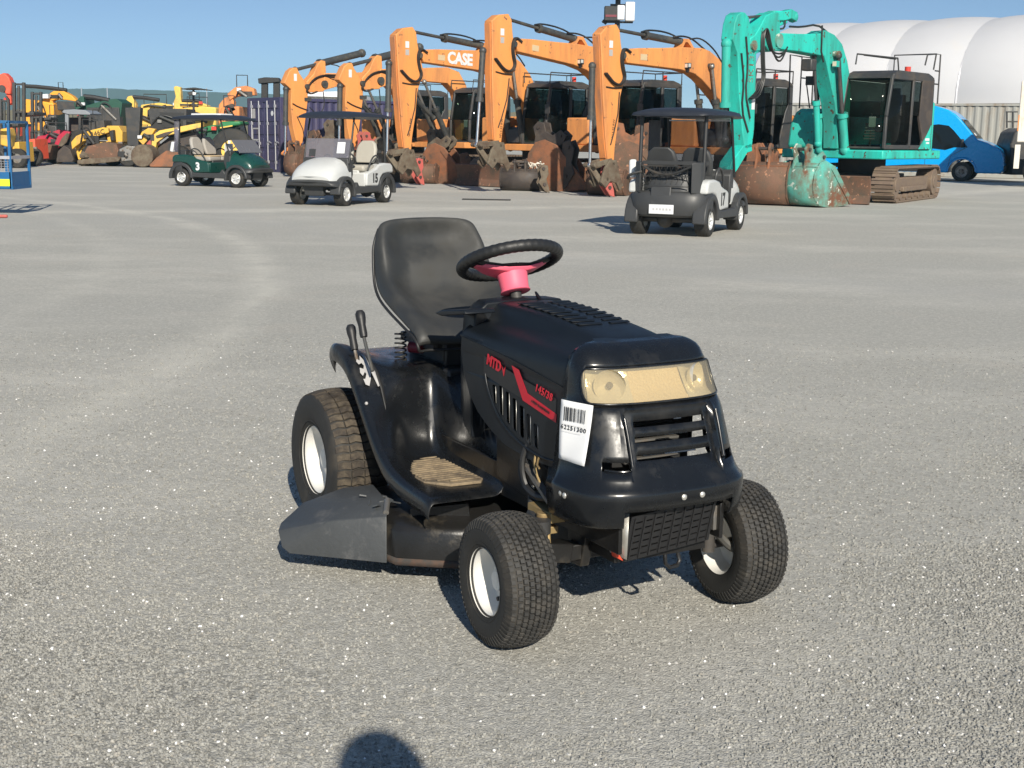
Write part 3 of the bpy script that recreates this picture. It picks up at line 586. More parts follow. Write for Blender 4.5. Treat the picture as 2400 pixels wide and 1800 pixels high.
# side panels with slots
def warp(s): return lambda a, c, t: (a, s*(.2145-.004*((a+.3)/.3)**2+.05*max(0, .62-c)*interp([-.35, 0], [.2, 1], a)+t), c)
side = [(-.640, .745), (-.645, .70), (-.625, .64), (-.575, .57), (-.52, .53), (-.44, .495), (-.35, .468), (-.20, .455), (-.06, .462), (-.012, .50), (-.004, .66), (-.004, .690), (-.3, .724), (-.5, .738)]
slots = []
for k in range(7):
    x = -.412+.0425*k; zt = (.628, .632, .622, .610, .597, .580, .560)[k]; zb = (.580, .552, .537, .523, .512, .502, .500)[k]; slots.append([(x-.014, zt-.003), (x-.008, zt+.004), (x+.010, zt+.002), (x+.016, zt-.004), (x+.021, zb+.001), (x+.015, zb-.006), (x-.003, zb-.002), (x-.008, zb+.004)])
for s in (-1, 1):
    sp = plate('hood_side_panel', side, slots, .004, hood_matte, mw, warp(s))
    if s == -1: panel = sp
    b = MB()
    for k in range(7):
        x = -.412+.0425*k; zt = (.628, .632, .622, .610, .597, .580, .560)[k]; zb = (.580, .552, .537, .523, .512, .502, .500)[k]
        b.add([(x+.006, s*.2130, zt+.000), (x+.0095, s*.2145, zt+.000), (x+.0150, s*.2150, zb-.002), (x+.0115, s*.2135, zb-.002)], [(0, 1, 2, 3)])
    b.build('slot_fin', zinc, sp, solid=.002)
# lens-shaped rim round the slots and the raised lower lip
wf = warp(-1)
b = MB(); b.tube([wf(a, c, .003) for a, c in ((-.47, .655), (-.455, .615), (-.40, .555), (-.33, .515), (-.22, .485), (-.10, .475), (-.03, .485))], .004, smooth=2)
b.build('panel_rib', hood_matte, panel, smooth=60)
b = MB(); b.grid(lambda u, v: Vector(wf(-.05-.43*u+.0, interp([0, 1], [.597, .655], v)+(u*.055)*(1 if v > .5 else 1.0), .0032)), 12, 2); b.build('decal_strip', decal_black, panel, smooth=60)
def wpt(a, c, o=.0045): return Vector(wf(a, c, o))
ax_ = wpt(-.1, .65)-wpt(-.4, .695)
text('brand_lettering', 'MTD', .044, decal_red, panel, wpt(-.41, .696, .0058), ax_, (0, 0, 1), .0006, .0016, .08, 1.0, .95)
b = MB(); b.add([wpt(-.362, .698), wpt(-.348, .668), wpt(-.338, .698), wpt(-.350, .686)], [(0, 1, 3), (1, 2, 3)]); b.build('brand_mark', decal_red, panel, smooth=0, solid=.0006)
text('model_number', '145/38', .031, decal_red, panel, wpt(-.115, .661, .0058), ax_, (0, 0, 1), .0005, .0006, .1, 1.12)
b = MB(); b.add([wpt(a, c) for a, c in ((-.300, .708), (-.258, .702), (-.206, .643), (-.046, .613), (-.046, .589), (-.232, .618))], [(0, 1, 2, 5), (2, 3, 4, 5)]); b.build('decal_stripe', decal_red, panel, smooth=0, solid=.0006)
text('decal_caption', '6 SPEED TRANSMISSION', .0095, decal_black, panel, wpt(-.13, .6185, .0062), wpt(-.05, .604)-wpt(-.215, .632), (0, 0, 1), .0004)

# nose cowl
LV = [(.352, .262, .235), (.36, .272, .252), (.38, .276, .258), (.405, .279, .262), (.43, .280, .264), (.446, .280, .264), (.454, .277, .262), (.461, .270, .255), (.480, .260, .244), (.505, .253, .233), (.528, .249, .225), (.543, .247, .220), (.573, .243, .209), (.588, .241, .204), (.612, .238, .195), (.627, .236, .189), (.645, .233, .18), (.657, .230, .172), (.668, .225, .158), (.69, .222, .14), (.715, .219, .122), (.74, .216, .106), (.757, .213, .096), (.768, .209, .090), (.785, .202, .080), (.798, .192, .066), (.808, .176, .05), (.814, .16, .036), (.8185, .13, .015)]
nz = len(LV); PE, QE = .66, .58
spec_y = [0, .02, .05, .085, .118, .14, .16, .175, .205, .13, .19]
A = set()
for y in spec_y:
    for s in (-1, 1):
        A.add(round(math.acos(max(-1, min(1, -s*(y/.245)**(1/PE)))), 5))
for k in range(61): A.add(round(math.pi*k/60, 5))
A = sorted(A); AA = [A[0]]
for a in A[1:]:
    if a-AA[-1] > .008: AA.append(a)
A = AA
def cowl(a, z, off=0):
    zz = [l[0] for l in LV]; w = interp(zz, [l[1] for l in LV], z); xf = interp(zz, [l[2] for l in LV], z); x0 = interp([.352, .5, .67, .82], [.02, .005, -.002, .0], z)
    y = -w*math.copysign(abs(math.cos(a))**PE, math.cos(a)); x = x0+(xf-x0)*abs(math.sin(a))**QE
    return Vector((x, y, z)) if not off else Vector((x-off*math.sin(a), y+off*math.cos(a), z))
def yat(i): return .245*-math.copysign(abs(math.cos(A[i]))**PE, math.cos(A[i]))
def skip(i, j):
    ym = (yat(i)+yat(i+1))/2; z0, z1 = LV[j][0], LV[j+1][0]; zm = (z0+z1)/2
    if abs(ym) < .118 and ((.612 < zm < .627) or (.573 < zm < .588) or (.528 < zm < .543)): return True
    if .142 < abs(ym) < .205 and .505 < zm < .528: return True
    if abs(ym) < .155 and zm < .405: return True
    if abs(ym) < .228 and .668 < zm < .757: return True
    return False
b = MB(); vs = []
for i in range(len(A)):
    for j in range(nz):
        p = cowl(A[i], LV[j][0]); y = abs(p.y); z = LV[j][0]
        if .50 < z < .65 and y < .14: p.x -= .010     # recessed grille field
        if .50 < z < .65 and .14 <= y < .155: p.x += .004
        vs.append(p)
b.add(vs, [(i*nz+j, (i+1)*nz+j, (i+1)*nz+j+1, i*nz+j+1) for i in range(len(A)-1) for j in range(nz-1) if not skip(i, j)])
nose = b.build('nose_cowl', mower_black, mw, smooth=50, solid=.005)
b = MB(); top = [cowl(a, .8185) for a in A]; b.add(top+[Vector((-.02, p.y*.95, .8185+.002)) for p in top], [(i, i+1, len(A)+i+1, len(A)+i) for i in range(len(A)-1)]); b.build('nose_top', hood_matte, nose, smooth=60)
for s in (-1, 1):
    b = MB(); b.tube([(cowl(math.pi/2, z_).x+.001, s*.147, z_) for z_ in (.64, .60, .56, .52)], .0045); b.build('grille_rib', mower_black, nose, smooth=60)
# headlight unit
lenz = [.670, .674, .682, .695, .712, .730, .745, .752, .756]
def lens_a(j, t):     # rounded ends: the lens is shorter at its top and bottom
    e = [.34, .22, .13, .07, .04, .05, .12, .2, .32][j]; a0 = .36+e*.55; return lerp(a0, math.pi-a0, t)
b = MB(); b.grid(lambda u, v: cowl(lens_a(round(v*8), u), lenz[round(v*8)], -.006), 41, 9); hl = b.build('headlight', lens_clear, nose, smooth=60, solid=.003)
b = MB(); b.tube([cowl(lens_a(0, t/30), lenz[0], -.004) for t in range(31)]+[cowl(lens_a(j, 1), lenz[j], -.004) for j in range(1, 9)]+[cowl(lens_a(8, 1-t/30), lenz[8], -.004) for t in range(1, 31)]+[cowl(lens_a(j, 0), lenz[j], -.004) for j in range(7, -1, -1)], .0035, n=6); b.build('lens_rim', mower_black, hl, smooth=60)
b = MB(); b.grid(lambda u, v: cowl(lerp(1.28, math.pi-1.28, u), lerp(.664, .762, v), .014+.008*math.sin(v*math.pi)), 31, 7); b.build('reflector_back', lamp_cream, hl, smooth=60)
for sd_ in (0, 1):
    b = MB(); b.grid(lambda u, v: cowl((lerp(.24, 1.31, u) if sd_ == 0 else math.pi-lerp(.24, 1.31, u)), lerp(.664, .762, v), .012+.034*math.sin(v*math.pi)*math.sin(u*math.pi)), 17, 9); b.build('reflector_bowl', lamp_silver, hl, smooth=60)
for a in (.98, math.pi-.98):
    p = cowl(a, .713, .004); n = Vector((math.sin(a), -math.cos(a), .1)).normalized()
    b = MB(); b.lathe([(.043, -.004), (.040, -.014), (.030, -.026), (.014, -.034), (.004, -.035)], p, n, 28); b.build('reflector', lamp_silver, hl, smooth=60)
    b = MB(); b.sphere(p-n*.018, .010, 10); b.build('bulb', engine_grey, hl)
b = MB(); b.box((-.01, 0, .60), (.01, .40, .36)); b.build('inner_shroud', print_black, nose, smooth=0)
b = MB(); b.box((.155, .055, .532), (.008, .10, .016)); b.build('inner_plate', paper_white, nose)
b = MB(); b.prism([(.0, 0), (.075, 0), (.055, .016), (.012, .016)], .135, .143, f=lambda a, c, y: (y, .01+a, .573+c)); b.build('inner_plate', paper_white, nose)
b = MB(); b.prism([(.045, .0), (.06, .016), (.07, .016), (.068, 0)], .13, .136, f=lambda a, c, y: (y, a, .612+c)); b.build('inner_plate', paper_white, nose)
b = MB(); b.box((.15, -.03, .527), (.008, .07, .008)); b.build('inner_plate', dull_steel, nose)
for s in (-1, 1):
    b = MB(); b.tube([(.21, s*.135, .505), (.205, s*.165, .502), (.17, s*.195, .503)], .004, smooth=1); b.build('vent_lip', mower_black, nose)
for y in (-.006, .053):
    b = MB(); b.sphere((.2655, y, .432), .0085, 10, (.6, 1, 1)); b.build('bolt', zinc, nose)
# perforated guard below the nose
def gfn(a, c, t): return (.205+.015*(c-.33)/.06+t, a, c+.012*a/.14)
hol = [[(y-.0105, z-.0022), (y+.0105, z-.0022), (y+.0105, z+.0022), (y-.0105, z+.0022)] for y in [-.112+.032*k for k in range(8)] for z in [.276+.0195*k for k in range(6)]]
gp = plate('exhaust_guard', [(-.14, .262), (.138, .262), (.138, .395), (-.14, .395)], hol, .003, black_plastic, mw, gfn)
b = MB()
for k in range(9): b.beam(gfn(-.128+.032*k, .266, .003), gfn(-.128+.032*k, .388, .003), .004, .004)
b.build('guard_rib', black_plastic, gp, smooth=0)
b = MB(); b.add([(.205, -.14, .262), (.21, -.14, .39), (.10, -.15, .36), (.14, -.15, .265)], [(0, 1, 2, 3)]); b.build('guard_bracket', zinc, gp, solid=.002)
b = MB(); b.add([(.195, -.145, .258), (.15, -.16, .30), (.16, -.155, .262)], [(0, 1, 2)]); b.build('guard_corner', orange_red, gp, solid=.003)
b = MB(); b.box((.17, .155, .335), (.05, .012, .07)); b.build('guard_tab', dull_steel, gp, bevel=.002)
b = MB(); b.box((.08, 0, .30), (.16, .30, .12)); b.tube([(.15, .02, .25), (.16, .02, .20), (.16, .07, .205), (.15, .06, .25)], .006, smooth=1); b.build('axle_pivot', deck_black, mw)
b = MB(); b.prism([(.02, .19), (.06, .34), (-.06, .34), (-.04, .19)], -.17, -.14); b.build('pivot_bracket', deck_black, mw, bevel=.003)

# auction tag hanging on the cowl corner (number and bars; the square code is left out)
S4 = [Vector(p) for p in ((.051, -.2525, .679), (.133, -.2055, .672), (.126, -.2020, .516), (.049, -.2475, .520))]
b = MB(); b.grid(lambda u, v: S4[0].lerp(S4[1], u).lerp(S4[3].lerp(S4[2], u), v)+Vector((.5, -.86, 0))*(.014+.002*math.sin(u*5+v*4)+.016*v+.022*u*v*v), 9, 13)
tg = b.build('paper_tag', paper_white, smooth=60, solid=.0008); tg.matrix_world = Matrix.Translation((.3344, 3.5355, 0)) @ Matrix.Rotation(PSI-math.pi/2, 4, 'Z')
tag(tg, 'white paper auction tag with barcode and number, taped to the nose of the mower', 'tag')
def spt(u, v, o=.0105): return S4[0].lerp(S4[1], u).lerp(S4[3].lerp(S4[2], u), v)+Vector((.5, -.86, 0))*(o+.007+.002*math.sin(u*5+v*4)+.016*v+.022*u*v*v)
b = MB(); u = .14; rb = random.Random(11)
while u < .80:
    w = rb.choice((.008, .012, .022, .03)); b.add([spt(u, .10), spt(u+w, .10), spt(u+w, .33), spt(u, .33)], [(0, 1, 2, 3)]); u += w+rb.choice((.010, .016, .026))
b.build('barcode', print_black, tg, smooth=0)
text('tag_number', '62251300', .017, print_black, tg, spt(.46, .445, .0112), spt(.9, .44)-spt(.1, .44), (0, 0, 1), .0002, .0002, 0, 1.15)
b = MB(); b.add([spt(.05, .39), spt(.72, .39), spt(.72, .395), spt(.05, .395)], [(0, 1, 2, 3)]); b.add([spt(.05, .51), spt(.72, .51), spt(.72, .515), spt(.05, .515)], [(0, 1, 2, 3)]); b.build('tag_rule', print_grey, tg, smooth=0)

# steering column and wheel
Cw = Vector((-.722, 0, .965)); nrm = Vector((-.40, 0, .917)).normalized(); e1 = nrm.cross(Vector((0, 1, 0))).normalized()  # e1 forward/up in the wheel plane
st = MB()
def grip(t): return 1+.035*math.sin(t*44) if True else 1
st.torus(Cw, nrm,   .155, .0195, n=176, m=12, fn=grip); sw = st.build('steering_wheel', grip_rubber, mw, smooth=60)
b = MB()
for sy in (-1, 1):
    b.loft([[Vector((Cw+nrm*h+e1*x+Vector((0, sy*y, 0)))) for x, h in ((-w, d), (w, d), (w*.7, d-t_), (-w*.7, d-t_))] for y, w, d, t_ in ((.0, .055, -.022, .018), (.05, .042, -.020, .018), (.10, .033, -.008, .014), (.15, .03, .004, .010))])
b.build('spoke', grip_rubber, sw, smooth=50, bevel=.003)
b = MB()
b.loft([[Cw+nrm*(d+dz)+e1*x*w+Vector((0, y, 0)) for x, dz in ((-1, 0), (1, 0), (.8, -.012), (-.8, -.012))] for y, w, d in ((-.128, .014, -.004), (-.09, .036, -.020), (-.035, .052, -.034), (.035, .052, -.034), (.09, .036, -.020), (.128, .014, -.004))])
b.build('hub_cover', pink_plastic, sw, smooth=50, bevel=.004, seg=3)
b = MB(); b.lathe([(.035, -.035), (.049, -.045), (.047, -.07), (.045, -.095), (.049, -.104), (.046, -.106), (.02, -.106)], Cw, nrm, 36); b.build('column_boot', pink_plastic, sw, smooth=50)
b = MB(); b.cyl(Cw-nrm*.09, Cw-nrm*.22, .018); b.build('steering_shaft', dark_frame, mw)

# seat
SC = [(-1.385, 1.045), (-1.378, 1.064), (-1.362, 1.068), (-1.350, 1.055), (-1.345, 1.02), (-1.335, .975), (-1.322, .935), (-1.308, .895), (-1.29, .855), (-1.26, .822), (-1.215, .797), (-1.14, .771), (-1.06, .748), (-1.0, .731), (-.95, .717), (-.922, .703), (-.908, .685), (-.912, .668)]
nS = len(SC)
def seat_pt(i, t):      # t from -1 to 1 across
    x, z = SC[i]; p = Vector((x, 0, z)); k = i/(nS-1)
    hw = interp([0, .12, .3, .5, .62, .8, .94, 1], [.125, .180, .222, .238, .243, .245, .240, .236], k)
    q0 = Vector((SC[max(0, i-1)][0], 0, SC[max(0, i-1)][1])); q1 = Vector((SC[min(nS-1, i+1)][0], 0, SC[min(nS-1, i+1)][1])); d = (q1-q0).normalized(); n = Vector((-d.z, 0, d.x))
    if n.x < 0 and k < .5: n = -n
    if n.z < 0 and k >= .5: n = -n
    a = abs(t); bol = interp([0, .2, .3, .5, .65, .85, 1], [0, .012, .042, .062, .052, .024, .01], k)
    prof = interp([0, .45, .62, .80, .90, .97, 1], [0, .02, .45, 1, .95, .55, 0], a)
    lum = .026*math.exp(-((k-.42)/.07)**2)*max(0, 1-(a/.8)**3) - .030*math.exp(-((k-.27)/.06)**2)*max(0, 1-(a/.8)**3)
    y = hw*(a**.92)*(1 if t > 0 else -1)
    p.z -= .035*a**3*max(0, 1-k/.3)
    return p+n*(bol*prof+lum)+Vector((0, y, 0))
b = MB(); b.grid(lambda u, v: seat_pt(round(u*(nS-1)), lerp(-1, 1, v)), nS, 25)
seat = b.build('seat', seat_vinyl, mw, smooth=70, sub=2, solid=.022)
b = MB(); b.tube([seat_pt(i, -1.0)+Vector((0, .004, -.012)) for i in range(3, nS)]+[seat_pt(nS-1, t/6)+Vector((0, 0, -.012)) for t in range(-5, 7)]+[seat_pt(i, 1.0)+Vector((0, -.004, -.012)) for i in range(nS-2, 3, -1)], .005, smooth=1); b.build('seat_piping', grip_rubber, seat, smooth=60)
b = MB(); b.box((-1.1, 0, .672), (.26, .28, .012)); b.box((-1.0, -.10, .64), (.05, .03, .07)); b.box((-1.0, .10, .64), (.05, .03, .07)); b.beam((-.98, -.14, .655), (-1.25, -.14, .66), .02, .03); b.build('seat_bracket', dark_frame, mw, bevel=.003)
for y in (-.215, .215):
    b = MB(); b.tube([(-1.10+.019*math.cos(t*.55), y+.019*math.sin(t*.55), .598+.0014*t) for t in range(0, 72)], .0034, n=6); b.build('seat_spring', hose_black, mw, smooth=60)
b = MB(); b.cyl((-1.10, -.18, .642), (-1.06, -.15, .642), .020, n=14); b.build('red_cap', dark_red, mw)
b = MB(); b.cyl((-1.12, -.10, .608), (-.98, -.07, .61), .007); b.build('latch_rod', dull_steel, mw)

# levers on the left fender
for (kx, kz, gx, gz, yy, bend) in ((-1.038, .787, -1.0, .70, -.39, -.93), (-1.122, .728, -1.082, .645, -.39, -1.055)):
    top_, bot = Vector((kx, yy, kz)), Vector((gx, yy, gz)); d = (bot-top_)
    b = MB(); pts = [(0, .0), (0.02, .011), (.12, .0165), (.3, .0165), (.55, .0125), (.85, .0135), (.97, .012), (1, .0)]
    b.lathe([(r, t*d.length) for t, r in pts], top_, d, 16); kn = b.build('lever_knob', black_plastic, mw, smooth=50)
    b = MB(); b.tube([bot, bot+Vector((.02, 0, -.03)), Vector((bend, yy, .60))], .006, smooth=1); b.build('lever_rod', dull_steel if gz < .68 else hydraulic_grey, kn)
def fsurf(x, y):       # height of the fender top near the levers
    k = 0
    for t in range(13):
        a = fsec('O1', t).lerp(fsec(0, t), max(0, min(1, (abs(y)-.415)/-.11))) ; c = fsec('O1', t+1).lerp(fsec(0, t+1), max(0, min(1, (abs(y)-.415)/-.11)))
        if a.x <= x <= c.x: return lerp(a.z, c.z, (x-a.x)/(c.x-a.x+1e-6))
    return .7
def on_fender(name, pts, m, off=.006):
    b = MB(); n = len(pts); b.add([(x, y, fsurf(x, y)+off) for x, y in pts], [tuple(range(n))]); return b.build(name, m, fender, smooth=0, solid=.001)
b = MB(); arc_ = [(-1.10+.15*t/8, -.362-.010*math.sin(math.pi*t/8)) for t in range(9)]
b.add([(x, y, fsurf(x, y)+.008) for x, y in arc_]+[(x-.002, y+.012, fsurf(x, y+.012)+.008) for x, y in arc_], [(i, i+1, 10+i, 9+i) for i in range(8)]); b.build('lever_scale', decal_grey, fender, smooth=60, solid=.001)
b = MB(); arc2 = [(-1.13+.30*t/8, -.345-.012*math.sin(math.pi*t/8)) for t in range(9)]
b.add([(x, y, fsurf(x, y)+.008) for x, y in arc2]+[(x-.002, y+.010, fsurf(x, y+.010)+.008) for x, y in arc2], [(i, i+1, 10+i, 9+i) for i in range(8)]); b.build('lever_slot', print_black, fender, smooth=60, solid=.001)
b = MB()
blob = [(-1.07, -.395), (-1.035, -.383), (-.975, -.383), (-.955, -.39), (-.935, -.405), (-.945, -.418), (-.965, -.420), (-.962, -.412), (-.975, -.402), (-.985, -.405), (-.975, -.418), (-.99, -.424), (-1.01, -.418), (-1.0, -.405), (-1.015, -.397), (-1.03, -.402), (-1.025, -.416), (-1.04, -.422), (-1.05, -.415), (-1.043, -.405), (-1.055, -.400)]
blob = [(-1.0+(x+1.0)*.78-.01, -.385+(y+.40)*.78) for x, y in blob]; b.add([(x, y, fsurf(x, y)+.010) for x, y in blob], [tuple(range(len(blob)))]); b.build('lever_symbol', decal_grey, fender, smooth=0, solid=.001)
b = MB(); b.sphere((-.925, -.414, fsurf(-.925, -.414)+.004), .006, 8); b.build('rivet', decal_grey, fender)

# ================================================================= GOLF CARTS
def cart_wheel(root, c, side, r=.225, w=.20):
    t = MB(); hw = w/2; t.lathe([(r*.56, -hw*.8), (r*.62, -hw*.95), (r*.85, -hw), (r*.95, -hw*.9), (r, -hw*.7), (r, hw*.7), (r*.95, hw*.9), (r*.85, hw), (r*.62, hw*.95), (r*.56, hw*.8)], n=40)
    o = t.build('tyre', tyre_rubber, root, smooth=40); o.location = c
    b = MB()
    s = side
    b.lathe([(r*.60, s*hw*.86), (r*.56, s*hw*.92), (r*.50, s*hw*.80), (r*.46, s*hw*.45), (0, s*hw*.40)], n=32)
    b.lathe([(r*.60, -s*hw*.8), (r*.4, -s*hw*.2), (0, -s*hw*.2)], n=20)
    for k in range(7):
        a = 2*math.pi*k/7; b.beam((math.cos(a)*r*.12, s*hw*.62, math.sin(a)*r*.12), (math.cos(a)*r*.52, s*hw*.72, math.sin(a)*r*.52), .026, .022, up=(0, 1, 0))
    b.cyl((0, s*hw*.4, 0), (0, s*hw*.75, 0), r*.17, n=14); b.build('rim', alloy, o, smooth=35)
    return o
def arch(b, cx, r0, r1, y0, y1, a0=0, a1=180, cz=.225, n=14):
    q = []
    for k in range(n+1): a = R(lerp(a0, a1, k/n)); q.append((cx+math.cos(a)*r0, cz+math.sin(a)*r0))
    for k in range(n+1): a = R(lerp(a1, a0, k/n)); q.append((cx+math.cos(a)*r1, cz+math.sin(a)*r1))
    b.prism(q, y0, y1)
def golf_cart(loc, head, body, number, label, numcol, screen='half', seatm=cart_seat, extras=()):
    r = empty('golf_cart', loc, head, label=label, cat='golf cart', group='golf carts parked in the yard')
    for x in (-.83, .83):
        for s in (-1, 1): cart_wheel(r, (x, s*.48, .225), s)
    # rear side bodies
    prof = [(-1.10, .60), (-1.08, .74), (-1.0, .79), (-.70, .80), (-.48, .77), (-.36, .70), (-.20, .66), (-.04, .63), (.03, .60), (.05, .36), (-.44, .34), (-.48, .40), (-.54, .50), (-.64, .575), (-.83, .60)]
    for s in (-1, 1):
        b = MB(); b.prism(prof, s*.38, s*.585); o = b.build('rear_body_panel', body, r, bevel=.035, seg=3, smooth=50)
        text('cart_number', number, .24 if len(number) > 1 else .26, numcol, o, (-.30, s*.5862, .50), (s*-1, 0, 0), (0, 0, 1), .0008, .012)
        b = MB(); arch(b, -.83, .285, .375, s*.40, s*.600, -2, 186); b.build('wheel_arch', cart_plastic, r, bevel=.02, smooth=50)
        b = MB(); arch(b, .83, .27, .345, s*.38, s*.600, 0, 190); b.build('wheel_arch', cart_plastic, r, bevel=.02, smooth=50)
        b = MB(); b.prism([(-.48, .24), (-.50, .40), (-.42, .35), (.06, .35), (.36, .36), (.44, .45), (.52, .36), (.54, .26), (.50, .22)], s*.52, s*.598); b.build('rocker_panel', cart_plastic, r, bevel=.015)
    b = MB(); b.box((.27, 0, .30), (.62, 1.06, .03)); b.build('floor', cart_plastic, r)
    b = MB(); b.box((-.42, 0, .50), (.90, .78, .34)); b.build('seat_box', body if body is cart_white else cart_plastic, r, bevel=.02)
    b = MB(); b.box((0.02, 0, .48), (.06, 1.08, .26)); b.build('seat_front_panel', body, r, bevel=.02)
    # rear shell
    def zr(z, xr, w, k=.75): return [Vector((lerp(-.80, xr, abs(math.sin(math.pi*t/12))**k), -w*math.copysign(abs(math.cos(math.pi*t/12))**.55, math.cos(math.pi*t/12)), z)) for t in range(13)]
    b = MB(); b.loft([zr(.27, -1.16, .50), zr(.30, -1.22, .56), zr(.42, -1.25, .592), zr(.56, -1.24, .592), zr(.62, -1.20, .57), zr(.63, -1.17, .42), zr(.72, -1.155, .40), zr(.86, -1.13, .39), zr(.90, -1.10, .37)])
    sh = b.build('rear_shell', cart_plastic, r, smooth=50, bevel=.01)
    b = MB(); b.box((-1.215, .06, .55), (.03, .30, .30), (0, R(8), 0)); b.build('rear_hatch', cart_plastic, sh, bevel=.02)
    # front cowl
    def sec(x, z0, z1, w): return [Vector((x+.06*(1-abs(math.cos(math.pi*t/12))) if x > 1 else x, w*math.copysign(abs(math.cos(math.pi*t/12))**.6, math.cos(math.pi*t/12)), z0+(z1-z0)*abs(math.sin(math.pi*t/12))**.55)) for t in range(13)]
    b = MB(); b.loft([sec(.50, .40, .92, .50), sec(.62, .40, .915, .50), sec(.80, .44, .88, .505), sec(1.0, .44, .80, .49), sec(1.14, .44, .69, .46), sec(1.21, .44, .57, .42)]); b.build('front_cowl', body, r, smooth=60, bevel=.01)
    b = MB(); b.loft([sec(.86, .36, .50, .585), sec(1.06, .36, .51, .585), sec(1.20, .37, .50, .55), sec(1.27, .39, .47, .47)]); b.build('front_bumper', cart_plastic, r, smooth=55, bevel=.01)
    b = MB(); b.prism([(1.10, .19), (1.14, .40), (1.0, .42), (.98, .19)], -.21, .21); b.build('front_grille', cart_plastic, r, bevel=.02)
    b = MB(); b.cyl((.83, -.42, .225), (.83, .42, .225), .03); b.box((.83, 0, .22), (.10, .5, .05)); b.build('front_suspension', dark_frame, r)
    b = MB(); b.cyl((-.83, -.42, .225), (-.83, .42, .225), .045); b.sphere((-.83, .1, .225), .13, 12); b.build('rear_axle', dark_frame, r)
    b = MB(); b.prism([(.42, .60), (.44, .84), (.52, .92), (.64, .90), (.60, .40), (.52, .36)], -.49, .49); b.build('dashboard', cart_plastic, r, bevel=.02)
    b = MB(); b.torus((.24, .26, .90), (-.75, 0, .65), .165, .016, n=28, m=8); b.beam((.24, .26, .90), (.50, .26, .70), .035, .035); b.beam((.24, .10, .90), (.24, .42, .90), .04, .015); b.build('steering_wheel', cart_plastic, r)
    # seats
    for s in (-1, 1):
        b = MB(); b.box((-.22, s*.26, .70), (.50, .50, .13)); b.build('seat_cushion', seatm if body is not cart_white else seatm, r, bevel=.05, seg=3, smooth=60)
        b = MB(); b.loft([[Vector((-.50-.12*k+dx, s*.26+y*w, .80+.44*k)) for y, dx in ((-1, 0), (-.9, .05), (.9, .05), (1, 0), (.9, -.05), (-.9, -.05))] for k, w in ((0, .20), (.25, .235), (.6, .235), (.85, .20), (1, .12))]); b.build('seat_back', seatm, r, bevel=.025, seg=3, smooth=60)
        b = MB(); b.tube([(-.50, s*.50, .66), (-.56, s*.54, .86), (-.46, s*.55, .96), (-.28, s*.55, .93), (-.14, s*.54, .76), (-.10, s*.52, .66)], .017, smooth=2); b.build('arm_rail', cart_plastic, r)
    b = MB(); b.beam((-.60, -.5, .80), (-.60, .5, .80), .05, .08); b.beam((-.72, -.5, 1.02), (-.72, .5, 1.02), .04, .05); b.build('seat_frame', cart_plastic, r)
    # roof and posts
    for s in (-1, 1):
        b = MB(); b.tube([(-.95, s*.47, .80), (-.93, s*.47, 1.1), (-.90, s*.47, 1.70)], .028, n=8); b.build('rear_post', black_plastic, r)
        b = MB(); b.tube([(.62, s*.50, .80), (.54, s*.50, 1.05), (.36, s*.49, 1.70)], .019, n=8); b.build('front_post', black_plastic, r)
    def rs(x, z, w, h): return [Vector((x, w*math.cos(math.pi*2*t/20)*(1 if abs(math.cos(math.pi*2*t/20)) > .8 else 1.05), z+h*(math.copysign(abs(math.sin(math.pi*2*t/20))**.6, math.sin(math.pi*2*t/20)) if math.sin(math.pi*2*t/20) > 0 else .35*math.sin(math.pi*2*t/20)))) for t in range(20)]
    b = MB(); b.loft([rs(-1.12, 1.68, .50, .03), rs(-1.06, 1.68, .58, .075), rs(-.7, 1.69, .60, .105), rs(0, 1.695, .60, .11), rs(.5, 1.69, .60, .10), rs(.70, 1.67, .57, .06), rs(.78, 1.66, .50, .02)]); b.build('roof', roof_plastic, r, smooth=60)
    if screen == 'half':
        b = MB(); b.box((.545, 0, 1.06), (.006, .98, .44), (0, R(-14), 0)); w = b.build('windscreen', screen_plastic, r)
        b = MB(); b.box((.553, .30, 1.10), (.006, .17, .22), (0, R(-14), 0)); b.build('paper_sheet', paper_white, w)
        b = MB(); b.box((.572, -.33, 1.0), (.006, .14, .14), (0, R(-14), 0)); b.build('dark_patch', cart_plastic, w)
    elif screen == 'folded':
        b = MB(); b.box((.80, 0, 1.02), (.02, .98, .40), (0, R(-38), 0)); b.build('windscreen', mat('grey_screen', (.13, .13, .14), .25, var=.1), r)
    else:
        b = MB(); b.add([(.60, -.48, .90), (.60, .48, .90), (.38, .47, 1.62), (.38, -.47, 1.62)], [(0, 1, 2, 3)]); w = b.build('windscreen', screen_plastic if screen == 'x' else glass('tinted_screen', (.75, .75, .78), .25), r, solid=.004)
        b = MB(); b.beam((.60, -.49, .90), (.60, .49, .90), .02, .03); b.beam((.375, -.48, 1.63), (.375, .48, 1.63), .015, .02); b.build('screen_bar', galv, w)
    return r
C3 = golf_cart((-7.53, 33.75, 0), (.92, -.39), cart_green, '3', 'dark green golf cart numbered 3 with folded windscreen, in front of the navy container', paper_white, 'folded', mat('cart_grey_seat', (.33, .31, .28), .6))
C15 = golf_cart((-3.44+.0, 26.15, 0), (-.37, -.93), cart_white, '15', 'white golf cart numbered 15 facing the camera, in front of the first two orange excavators', print_black, 'half')
C17 = golf_cart((2.60, 19.48, 0), (.41, .91), cart_white, '17', 'white golf cart numbered 17 seen from its dark grey back, left of the turquoise excavator', print_black, 'full', cart_plastic)
